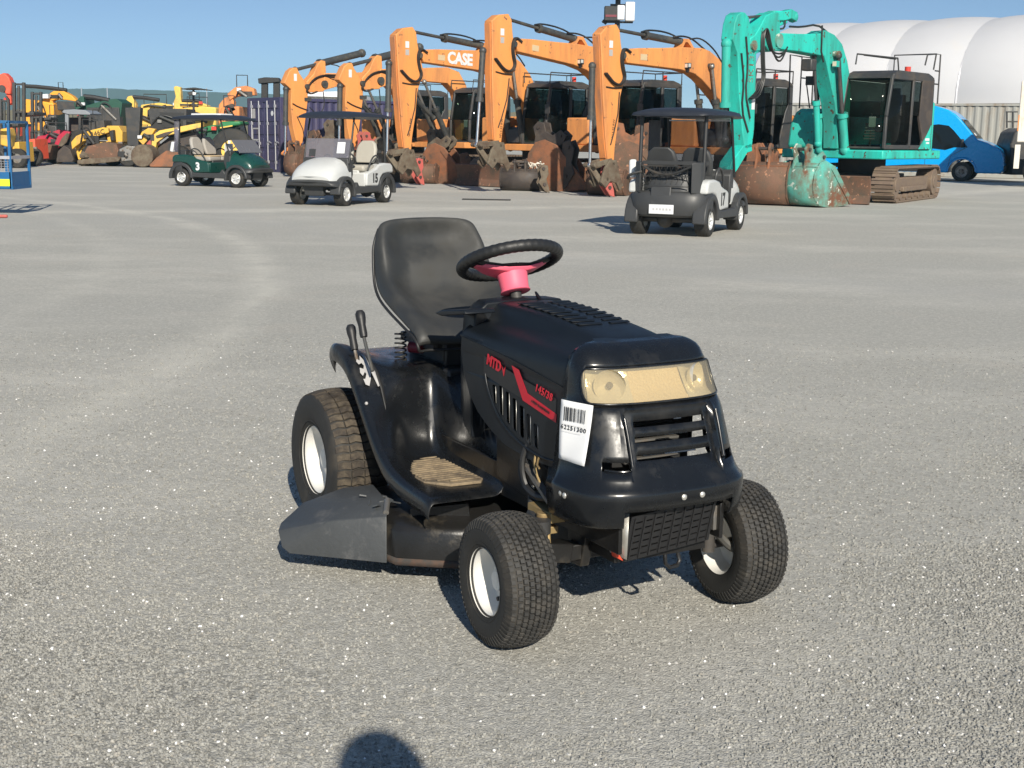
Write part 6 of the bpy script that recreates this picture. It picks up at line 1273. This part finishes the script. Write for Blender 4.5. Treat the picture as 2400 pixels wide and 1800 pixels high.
# second loader with dark cab
Y = 51.5
s2 = root_at('skid_steer_loader', 380, Y, 'yellow loader with dark cab and round grey bucket, left of golf cart 3', 'loader')
slab('cab', [Q2(*p) for p in ((1095, 500), (1110, 485), (1380, 490), (1380, 660), (1250, 700), (1120, 640))], Y+.4, 1.5, dark_frame, s2)
slab('side_window', [Q2(*p) for p in ((1180, 515), (1360, 520), (1350, 625), (1200, 630))], Y+.37, .03, print_black, s2, 0)
slab('lift_arm', [Q2(*p) for p in ((1020, 720), (1050, 660), (1100, 630), (1150, 640), (1120, 690), (1060, 760))], Y, .3, cat_yellow, s2)
slab('lift_arm', [Q2(*p) for p in ((1120, 780), (1125, 690), (1180, 650), (1500, 590), (1500, 625), (1230, 690), (1160, 740), (1150, 800))], Y, .3, lime_yellow, s2)
slab('arm_slot', [Q2(*p) for p in ((1150, 690), (1220, 665), (1300, 650), (1220, 700), (1160, 710))], Y-.02, .1, dark_brown, s2)
slab('body', [Q2(*p) for p in ((1180, 900), (1150, 780), (1250, 700), (1450, 660), (1500, 900))], Y+.4, 1.3, dark_brown, s2)
slab('wide_bucket', [Q2(*p) for p in ((1105, 905), (1160, 850), (1230, 800), (1340, 810), (1350, 920), (1110, 920))], Y-1.0, .9, rust_orange, s2)
b = MB(); p = at(334, 362, Y-.9); b.cyl((p.x, p.y-.1, .44), (p.x, p.y+.9, .44), .43, n=24); wp(b.build('round_bucket', mud_grey, bevel=.04), s2)
slab('carriage', [Q2(*p) for p in ((880, 790), (940, 760), (1000, 770), (1010, 870), (900, 880))], Y-.2, .6, dull_steel, s2)
slab('mast', [Q2(*p) for p in ((925, 480), (1040, 480), (1020, 870), (950, 870))], Y+.2, .4, dark_frame, s2)
for u in (300, 420): pwheel(s2, u, Y, .42, .35)
# blue access platform cage held by its boom, at the left edge
Y = 21
pc = empty('access_platform', (-8.35, Y, 0), label='blue access platform cage with yellow kick plate at the left edge', cat='access platform')
xr = -8.05; xl = -9.7; zb, zt = .42, 1.48
b = MB()
for yy in (Y, Y+.8):
    for x in (xr, -8.42, -8.74, -9.3, xl): b.beam((x, yy, zb), (x, yy, zt), .04, .04)
    b.beam((xl, yy, zt), (xr, yy, zt), .04, .04)
for x in (xr, xl): b.beam((x, Y, zt), (x, Y+.8, zt), .04, .04)
for x in (xr, xl): b.beam((x, Y, .44), (x, Y+.8, .44), .05, .05)
wp(b.build('cage_frame', platform_blue, smooth=0), pc)
b = MB(); b.box(((xr+xl)/2, Y, .92), (xr-xl, .045, .05)); b.box((xr, Y+.4, .92), (.045, .8, .05)); wp(b.build('mid_rail', galv), pc)
b = MB(); b.box(((xr+xl)/2, Y-.01, .56), (xr-xl, .02, .26)); b.box((xr, Y+.4, .56), (.02, .8, .26)); b.box(((xr+xl)/2, Y+.4, .435), (xr-xl, .8, .03)); wp(b.build('kick_plate', platform_blue), pc)
for x0, x1 in ((-8.70, -8.46), (-8.38, -8.07), (-9.2, -8.80), (-9.6, -9.34)):
    b = MB(); b.box(((x0+x1)/2, Y-.025, .525), (x1-x0, .008, .11)); wp(b.build('hi_vis_strip', hi_vis), pc)
b = MB()
for k in range(34):
    x = lerp(xr, xl, k/33); b.beam((x, Y+.01, .69), (x, Y+.01, .90), .004, .004)
for k in range(6):
    z = .70+.04*k; b.beam((xl, Y+.01, z), (xr, Y+.01, z), .004, .004)
tag(wp(b.build('mesh_infill', galv, smooth=0), pc), kind='stuff')
slab('control_box', [(0, 302), (18, 300), (22, 318), (18, 345), (0, 340)], Y+.3, .3, cat_yellow, pc)
b = MB(); b.beam((-8.9, Y+.85, .62), (-11.5, Y+3.5, 1.1), .16, .18); b.beam((-11.5, Y+3.5, 1.1), (-12.6, Y+5, .7), .3, .3); b.box((-12.8, Y+6, .55), (1.6, 3.2, .5)); wp(b.build('boom_and_base', platform_blue), pc)
for dx, dy in ((-.9, 4.9), (.9, 4.9), (-.9, 7.1), (.9, 7.1)):
    b = MB(); b.lathe([(.15, -.11), (.3, -.11), (.33, -.06), (.33, .06), (.3, .11), (.15, .11)], (-12.8+dx, Y+dy, .33), axis=(1, 0, 0), n=24); wp(b.build('wheel', tyre_rubber), pc)
# red bar on the ground
p = gnd(15, 512); b = MB(); b.box((p.x-.4, p.y, .03), (.8, .05, .05), (0, 0, R(12))); b.box((p.x-.6, p.y+.05, .05), (.12, .2, .1)); tag(b.build('red_tow_bar', red_paint, bevel=.02), 'short red steel bar on the ground at the left edge', 'bar')
# forklifts and masts far left
def mast(u0, u1, v0, v1, Y, label, extra=None):
    r = root_at('forklift', (u0+u1)/2, Y, label, 'forklift', 'forklifts at the left')
    w = (u1-u0)
    for f in (0, .78): slab('mast_rail', [(u0+w*f, v0), (u0+w*(f+.22), v0), (u0+w*(f+.22)+2, v1), (u0+w*f+2, v1)], Y, .16, dark_frame, r)
    for v in (v0+2, lerp(v0, v1, .35), lerp(v0, v1, .7)): slab('cross_member', [(u0+w*.2, v), (u0+w*.8, v), (u0+w*.8, v+5), (u0+w*.2, v+5)], Y+.03, .1, dark_frame, r)
    slab('lift_cylinder', [(u0+w*.4, v0+8), (u0+w*.6, v0+8), (u0+w*.6, v1-10), (u0+w*.4, v1-10)], Y+.05, .1, hydraulic_grey, r)
    slab('carriage', [(u0-2, v1-48), (u1+4, v1-48), (u1+4, v1-22), (u0-2, v1-22)], Y-.12, .1, dark_frame, r)
    slab('overhead_guard', [(u0+2, lerp(v0, v1, .38)), (u1+22, lerp(v0, v1, .36)), (u1+22, lerp(v0, v1, .40)), (u0+2, lerp(v0, v1, .42))], Y+.4, 1.3, dark_frame, r)
    slab('body', [(u0+4, v1-52), (u1+24, v1-60), (u1+28, v1-12), (u0+4, v1-6)], Y+.5, 1.4, extra or dark_frame, r)
    for u in (u0+8, u1+18): pwheel(r, u, Y+.5, .35, .25)
    return r
mast(28, 57, 193, 385, 50, 'dark forklift mast standing left of the red tractor, behind the blue cage', orange_red)
mast(71, 97, 215, 380, 56, 'dark forklift mast just right of the taller one, behind the blue cage', deere_green)
mast(306, 328, 250, 376, 55, 'low dark forklift mast between the two yellow loaders', red_paint)
mast(-2, 20, 232, 392, 47, 'dark forklift mast cut by the left edge, behind the blue cage', cat_yellow)
# red telehandler boom
Y = 58
th = root_at('telehandler', 10, Y, 'machine with tall red boom head at the left edge', 'telehandler')
slab('boom_head', [Q(*p) for p in ((-60, 120), (0, 100), (40, 85), (85, 130), (107, 190), (100, 295), (50, 290), (35, 230), (0, 215), (-60, 220))], Y, .5, orange_red, th, .04)
slab('boom', [Q(*p) for p in ((60, 290), (100, 290), (110, 380), (75, 400))], Y+.1, .4, orange_red, th)
b = MB(); p = at(*Q(18, 240), Y-.05); b.cyl(p, p+Vector((0, .6, 0)), .16, n=18); wp(b.build('pivot', dark_brown), th)
slab('body', [(-30, 300), (40, 290), (60, 360), (50, 385), (-30, 390)], Y+.3, 1.8, orange_red, th)
for u in (0, 45): pwheel(th, u, Y+.2, .55, .4)
# far yellow excavators
def far_exc(label, Y, body, cabp, boomp, stick=None, m=cat_yellow, cyl=None, extra=()):
    us = [p[0] for p in body]; r = root_at('yellow_excavator', sum(us)/len(us), Y, label, 'excavator', 'yellow excavators far behind')
    slab('body', body, Y+.3, 2.2, m, r, .05)
    if cabp: slab('cab', cabp, Y, 1.0, dark_frame, r, .04)
    if boomp: slab('boom', boomp, Y+.4, .5, m, r, .03)
    if stick: slab('stick', stick, Y+.45, .4, m, r, .03)
    if cyl: pbeam('arm_cylinder', cyl, Y+.6, .09, print_black, r)
    u0, u1 = min(us), max(us); q = at((u0+u1)/2, 300, Y); wd = (u1-u0)/FPX*Y
    for dy in (.1, 2.0):
        b = MB(); b.box((q.x, Y+dy+.3, .4), (max(2.6, wd), .5, .75)); wp(b.build('track', dark_brown, bevel=.2, seg=3), r)
    for nm, pts, dy, mm in extra: slab(nm, pts, Y+dy, .3, mm, r)
    return r
far_exc('orange-yellow excavator behind the forklift masts, with black cylinder on its boom', 62, [Q(*p) for p in ((235, 480), (240, 340), (400, 360), (520, 380), (525, 470), (520, 650), (240, 650))], None, [Q(*p) for p in ((480, 290), (520, 262), (620, 265), (700, 310), (740, 350), (735, 365), (640, 350), (540, 345), (500, 360))], [Q(*p) for p in ((400, 470), (405, 350), (470, 290), (510, 330), (525, 470))], mat('deep_yellow', (.80, .36, .03), .45, dirt=(.4, .2, .06), damt=.2), [Q(*p) for p in ((250, 215), (350, 220), (500, 235), (650, 255))], (('engine_grille', [Q(*p) for p in ((550, 360), (740, 365), (740, 440), (560, 450))], 0, dark_frame), ('white_box', [Q(*p) for p in ((398, 295), (460, 290), (470, 335), (400, 335))], .1, paper_white)))
far_exc('pale yellow excavator with level boom, left of the upright yellow arm', 64, [Q2(*p) for p in ((930, 480), (1000, 480), (1080, 500), (1280, 510), (1280, 640), (930, 640))], [Q2(*p) for p in ((1090, 500), (1210, 490), (1215, 560), (1090, 560))], [Q2(*p) for p in ((1035, 500), (1045, 460), (1180, 445), (1270, 460), (1300, 500))], [Q2(*p) for p in ((930, 430), (945, 398), (975, 392), (1005, 455), (1000, 500), (940, 500))], lime_yellow, [Q2(*p) for p in ((985, 402), (1080, 410), (1180, 425))])
far_exc('yellow excavator with its arm standing upright, left of the black canopy', 60, [Q2(*p) for p in ((1290, 490), (1500, 470), (1600, 480), (1600, 620), (1290, 620))], None, [Q2(*p) for p in ((1330, 440), (1500, 448), (1550, 470), (1340, 475))], [Q2(*p) for p in ((1285, 330), (1300, 320), (1335, 330), (1340, 420), (1355, 500), (1290, 500), (1285, 440), (1300, 400))], lime_yellow, [Q2(*p) for p in ((1350, 435), (1450, 430), (1490, 440))])
far_exc('orange excavator with dirty dark boom just left of the navy container', 52, [Q2(*p) for p in ((1610, 560), (1640, 480), (1770, 470), (1775, 600), (1620, 620))], None, [Q2(*p) for p in ((1680, 380), (1740, 330), (1820, 318), (1880, 340), (1890, 390), (1800, 390), (1740, 400), (1700, 430))], [Q2(*p) for p in ((1620, 460), (1660, 410), (1710, 390), (1735, 440), (1730, 490), (1690, 470), (1640, 560), (1615, 540))], case_orange_worn, None, (('arm_bracket', [Q2(*p) for p in ((1660, 470), (1720, 450), (1750, 500), (1680, 530))], .3, dark_brown),))
# black canopy with lamp
Y = 57; lt = root_at('lighting_tower', 455, Y, 'black flat canopy with a work lamp above the loaders', 'lighting tower')
slab('canopy', [Q2(*p) for p in ((1340, 340), (1440, 331), (1528, 345), (1528, 350), (1440, 345), (1345, 345))], Y, 1.2, print_black, lt, 0)
pbeam('post', [Q2(1432, 345), Q2(1436, 600)], Y+.5, .05, dark_frame, lt)
slab('work_lamp', [Q2(*p) for p in ((1385, 370), (1430, 355), (1450, 380), (1400, 392))], Y+.1, .3, dark_frame, lt); slab('lamp_glass', [Q2(*p) for p in ((1425, 365), (1452, 368), (1448, 390), (1425, 388))], Y+.05, .1, paper_white, lt)
# dark green machine
Y = 60; dg = root_at('green_machine', 235, Y, 'dark green screening machine with sloping hopper, behind the red tractor', 'machine')
slab('hopper', [Q2(*p) for p in ((545, 450), (600, 395), (620, 400), (625, 470), (560, 500))], Y, 1.5, dark_green, dg)
slab('body', [Q2(*p) for p in ((620, 470), (800, 420), (860, 415), (905, 445), (900, 500), (880, 620), (620, 620))], Y+.2, 1.6, dark_green, dg)
pbeam('conveyor', [Q2(620, 400), Q2(700, 408), Q2(810, 430)], Y+.3, .12, print_black, dg)
slab('engine_bay', [Q2(*p) for p in ((640, 480), (880, 480), (900, 700), (640, 700))], Y+.1, .5, dark_frame, dg)
for u in (205, 270): pwheel(dg, u, Y+.1, .5, .4)
# green tractor behind cart 3
Y = 45; gt = root_at('green_tractor', 525, Y, 'green tractor with yellow stripe seen through golf cart 3', 'tractor')
Q3 = lambda x, y: (400+x/6.913, 220+y/6.913)
slab('bonnet', [Q3(*p) for p in ((440, 600), (480, 570), (600, 520), (720, 500), (720, 590), (600, 610), (450, 650))], Y, 1.0, deere_green, gt, .05)
slab('cab_roof', [Q3(*p) for p in ((780, 480), (820, 450), (1120, 440), (1140, 500), (800, 560))], Y-.1, 1.5, deere_green, gt, .05)
slab('yellow_stripe', [Q3(*p) for p in ((800, 540), (1000, 505), (1000, 525), (800, 560))], Y-.13, .04, lime_yellow, gt, 0)
slab('cab_glass', [Q3(*p) for p in ((800, 560), (1000, 540), (980, 800), (810, 800))], Y, 1.3, glass('tractor_green_glass', (.15, .45, .33), .5), gt, 0)
slab('body', [Q3(*p) for p in ((560, 620), (760, 560), (800, 800), (1100, 820), (1100, 1050), (560, 1050))], Y+.1, 1.2, dark_green, gt, .05)
slab('white_notice', [Q3(*p) for p in ((930, 750), (970, 760), (960, 830), (930, 825))], Y-.2, .02, paper_white, gt, 0)
for u, r_ in ((485, .45), (545, .75)): pwheel(gt, u, Y, r_, .4, hub=lime_yellow)
# a few more backs of machines that fill the row between the loaders
for (u0, u1, v0, v1, Y, m, lab) in ((258, 300, 256, 300, 63, red_paint, 'small red and cream machine behind the yellow loader'), (300, 332, 262, 320, 66, truck_white, 'pale grey machine glimpsed between the two loaders'), (410, 470, 258, 330, 62, dark_frame, 'dark machine cab behind golf cart 3'), (505, 560, 262, 345, 58, dark_frame, 'dark machine body beside the navy container'), (170, 210, 258, 330, 62, dark_frame, 'dark cab behind the grey roofed tractor'), (100, 135, 268, 335, 59, dark_frame, 'dark machine body between the forklift and the red tractor')):
    r = root_at('parked_machine', (u0+u1)/2, Y, lab, 'machine', 'machines packed behind the loaders'); w = u1-u0; hh = v1-v0
    slab('body', [(u0, v0+hh*.45), (u0+w*.1, v0+hh*.35), (u1-2, v0+hh*.4), (u1, v1+28), (u0, v1+28)], Y, 1.6, m, r, .06)
    slab('cab', [(u0+w*.3, v0), (u0+w*.9, v0+2), (u0+w*.95, v0+hh*.4), (u0+w*.25, v0+hh*.4)], Y+.2, 1.2, dark_frame, r, .04)
    slab('cab_window', [(u0+w*.4, v0+5), (u0+w*.8, v0+5), (u0+w*.8, v0+hh*.35), (u0+w*.38, v0+hh*.35)], Y+.15, .05, dark_glass, r, 0)
    slab('side_box', [(u0+w*.1, v0+hh*.6), (u0+w*.5, v0+hh*.58), (u0+w*.5, v0+hh*.9), (u0+w*.1, v0+hh*.9)], Y-.1, .12, red_paint if m is not red_paint else truck_white, r, .02)
    pwheel(r, u0+w*.2, Y+.1, .45, .35); pwheel(r, u0+w*.8, Y+.1, .45, .35)
# folded black stacker behind the containers
Y = 56; fk = root_at('stacker_mast', 630, Y, 'black mast head showing above the navy container', 'forklift')
for u in (612, 640): slab('mast_rail', [(u, 190), (u+14, 188), (u+14, 300), (u, 300)], Y, .3, print_black, fk)
slab('mast_head', [(604, 184), (620, 181), (652, 182), (656, 192), (606, 196)], Y-.1, .5, print_black, fk)
slab('body', [(606, 300), (662, 300), (662, 380), (606, 380)], Y, 1.5, dark_frame, fk)
# tan office shed and white truck glimpsed between the folded arms
Y = 60; of = root_at('site_office', 760, Y, 'white site office roof showing between the folded orange arms', 'building')
slab('wall', [(715, 224), (840, 228), (840, 400), (715, 400)], Y, 4, truck_white, of, 0); slab('window', [(735, 235), (775, 236), (775, 262), (735, 262)], Y-.04, .05, dark_glass, of, 0)
slab('roof', [(712, 216), (800, 214), (843, 221), (843, 229), (712, 225)], Y-.2, 4.4, paper_white, of, 0)
# hoses, cylinders, lamps and rails on the left-hand machines
rc = random.Random(21)
for o_ in [o for o in bpy.data.objects if o.parent is None and o.get('category') in ('loader', 'tractor', 'forklift', 'telehandler', 'machine', 'excavator') and o.location.x < -7 and o.location.y > 44 and not o.name.startswith('orange')]:
    ch_ = [c for c in kids(o_) if c.type == 'MESH' and c.name.split('.')[0] in ('body', 'boom', 'lift_arm', 'bonnet', 'cab', 'hopper', 'carriage')]
    for c in ch_[:4]:
        P_ = [v.co for v in c.data.vertices]; x0, x1 = min(p.x for p in P_), max(p.x for p in P_); z0, z1 = min(p.z for p in P_), max(p.z for p in P_); y0 = min(p.y for p in P_)
        a0, a1 = lerp(x0, x1, rc.uniform(.05, .4)), lerp(x0, x1, rc.uniform(.5, .95)); c0, c1 = lerp(z0, z1, rc.uniform(.1, .5)), lerp(z0, z1, rc.uniform(.5, 1.05))
        b = MB(); b.tube([(a0, y0-.06, c0), (lerp(a0, a1, .3), y0-.12, c1), (lerp(a0, a1, .7), y0-.1, c1-.1), (a1, y0-.05, c0+.1)], .03, n=6, smooth=2); wp(b.build('hose', hose_black), o_)
        b = MB(); b.cyl((a1, y0-.12, c0), (lerp(a0, a1, .3), y0-.12, lerp(c0, c1, .8)), .055, n=10); wp(b.build('hydraulic_cylinder', rc.choice([hydraulic_grey, dark_frame, dull_steel])), o_)
        b = MB(); b.box((lerp(x0, x1, rc.random()), y0-.06, lerp(z0, z1, rc.uniform(.3, .9))), (.16, .1, .12)); wp(b.build('lamp', rc.choice([paper_white, dull_steel, dark_frame, beacon_red])), o_)
        b = MB(); xx = lerp(x0, x1, rc.uniform(.1, .8)); b.box((xx, y0-.015, lerp(z0, z1, .45)), (min(.5, (x1-x0)*.4), .03, (z1-z0)*.35)); wp(b.build('access_panel', rc.choice([dark_frame, dark_brown, print_black])), o_)
        if rc.random() < .6:
            b = MB(); b.tube([(a0, y0+.1, z1-.05), (a0, y0+.1, z1+.4), (a1, y0+.1, z1+.4), (a1, y0+.1, z1-.05)], .022, n=6); wp(b.build('guard_rail', dark_frame), o_)
# thin poles on the horizon
for u in (195, 255, 487): 
    p = at(u, 300, 300); b = MB(); tag(b.cyl((p.x, 300, 0), (p.x, 300, at(u, 206, 300).z), .12, n=6).build('light_pole', galv), {195: 'leftmost thin distant pole against the hazy hills', 255: 'thin distant pole above the red and cream machine', 487: 'thin distant pole right of the black canopy'}[u], 'pole', 'distant poles')
Y = 47.0; dm = root_at('dark_loader', 2360, Y, 'machine between the van and the right edge, coloured dark for the shade on it', 'machine')  # dark colour of this machine stands in for the shade falling on it
slab('body', [(2368, 338), (2378, 310), (2396, 300), (2420, 302), (2420, 410), (2370, 410)], Y, 1.4, dark_frame, dm, .05); 
for v_ in (262, 285): pbeam('ladder_rung', [(2358, v_), (2385, v_)], Y, .025, dark_frame, dm)
for u_ in (2360, 2374): pbeam('ladder_rail', [(u_, 262), (u_, 300)], Y, .03, dark_frame, dm)
# dark rubber strip on the yard
p = gnd(1140, 469); b = MB(); b.box((p.x, p.y, .012), (1.05, .16, .024), (0, 0, R(-3))); tag(b.build('rubber_strip', print_black, bevel=.006), 'flat dark rubber strip lying on the gravel in front of the CASE excavator', 'strip')

# ================================================================= THE PHOTOGRAPHER (outside the frame, casts the head shadow at the bottom)
def person():
    r = empty('person', (.345, -.30, 0), label='person standing and holding up a phone, only the head shadow shows at the bottom edge', cat='person')
    V = [(0, 0, .98), (0, .0, 1.15), (0, 0, 1.35), (0, 0, 1.47), (0, .02, 1.54), (.10, 0, .92), (.11, .01, .50), (.11, -.02, .09), (.11, .14, .04), (-.10, 0, .92), (-.11, .01, .50), (-.11, -.02, .09), (-.11, .14, .04), (.19, 0, 1.42), (.25, .02, 1.15), (.10, .22, 1.27), (-.19, 0, 1.42), (-.27, .02, 1.15), (-.21, .22, 1.28)]
    Ed = [(0, 1), (1, 2), (2, 3), (3, 4), (0, 5), (5, 6), (6, 7), (7, 8), (0, 9), (9, 10), (10, 11), (11, 12), (2, 13), (13, 14), (14, 15), (2, 16), (16, 17), (17, 18)]
    rad = [.15, .13, .15, .07, .055, .095, .065, .05, .04, .095, .065, .05, .04, .065, .045, .03, .065, .045, .03]
    me = bpy.data.meshes.new('body'); me.from_pydata(V, Ed, []); o = bpy.data.objects.new('body', me); col.objects.link(o); o.parent = r; me.materials.append(cloth_dark)
    sk_ = o.modifiers.new('skin', 'SKIN')
    if not me.skin_vertices: 
        bpy.context.view_layer.objects.active = o
    for i, sv in enumerate(me.skin_vertices[0].data if me.skin_vertices else []): sv.radius = (rad[i]*1.0, rad[i]*(.75 if i < 3 else 1)); sv.use_root = (i == 0)
    su = o.modifiers.new('sub', 'SUBSURF'); su.levels = 2; su.render_levels = 2
    b = MB(); b.sphere((0, .03, 1.66), .11, 20, (.80, .95, 1.18)); b.sphere((0, .135, 1.645), .02, 8, (.8, 1, 1.3)); b.sphere((.09, .03, 1.65), .025, 8, (.5, .8, 1.2)); b.sphere((-.09, .03, 1.65), .025, 8, (.5, .8, 1.2)); h_ = b.build('head', skin, r, smooth=60)
    b = MB(); b.sphere((0, .005, 1.695), .115, 20, (.86, .98, 1.08)); b.build('hair', dark_brown, h_, smooth=60)
    for s, hx in ((1, .10), (-1, -.21)):
        for f in range(4):
            b = MB(); z = 1.25+.022*f; b.tube([(hx, .22, z+.02), (hx-.02*s, .255, z+.025), (hx-.045*s, .262, z+.022), (hx-.06*s, .25, z+.02)], [.010, .009, .008, .006], n=8); b.build('finger', skin, r, smooth=60)
        b = MB(); b.loft([[Vector((hx+a*.014, .20+c, 1.28+d)) for a, d in ((-1, -.04), (1, -.04), (1, .04), (-1, .04))] for c in (0, .045)]); b.build('palm', skin, r, bevel=.01)
        b = MB(); b.tube([(hx, .20, 1.26), (hx-.02*s, .215, 1.30), (hx-.035*s, .225, 1.325)], [.011, .010, .007], n=8); b.build('thumb', skin, r, smooth=60)
    return r
person()
ph = MB(); ph.box((0, 0, 0), (.155, .009, .075)); pho = ph.build('phone', print_black, bevel=.003); pho.location = (.24, -.085, 1.335); tag(pho, 'black phone held up in both hands by the person taking the picture', 'phone')

# ================================================================= HAZE
hb = MB(); hb.box((0, 640, 26), (2400, 1480, 54)); hz = hb.build('haze', hill_m, smooth=0); hz.data.materials.clear()
hm = bpy.data.materials.new('haze_air'); hm.use_nodes = True; hn = hm.node_tree.nodes; hn.remove(hn['Principled BSDF'])
pv = hn.new('ShaderNodeVolumePrincipled'); pv.inputs['Color'].default_value = (.50, .86, 1, 1); pv.inputs['Density'].default_value = .00048; pv.inputs['Anisotropy'].default_value = .2
hm.node_tree.links.new(pv.outputs[0], hn['Material Output'].inputs['Volume']); hz.data.materials.append(hm); tag(hz, 'thin blue haze filling the air over the yard', 'haze', kind='stuff')
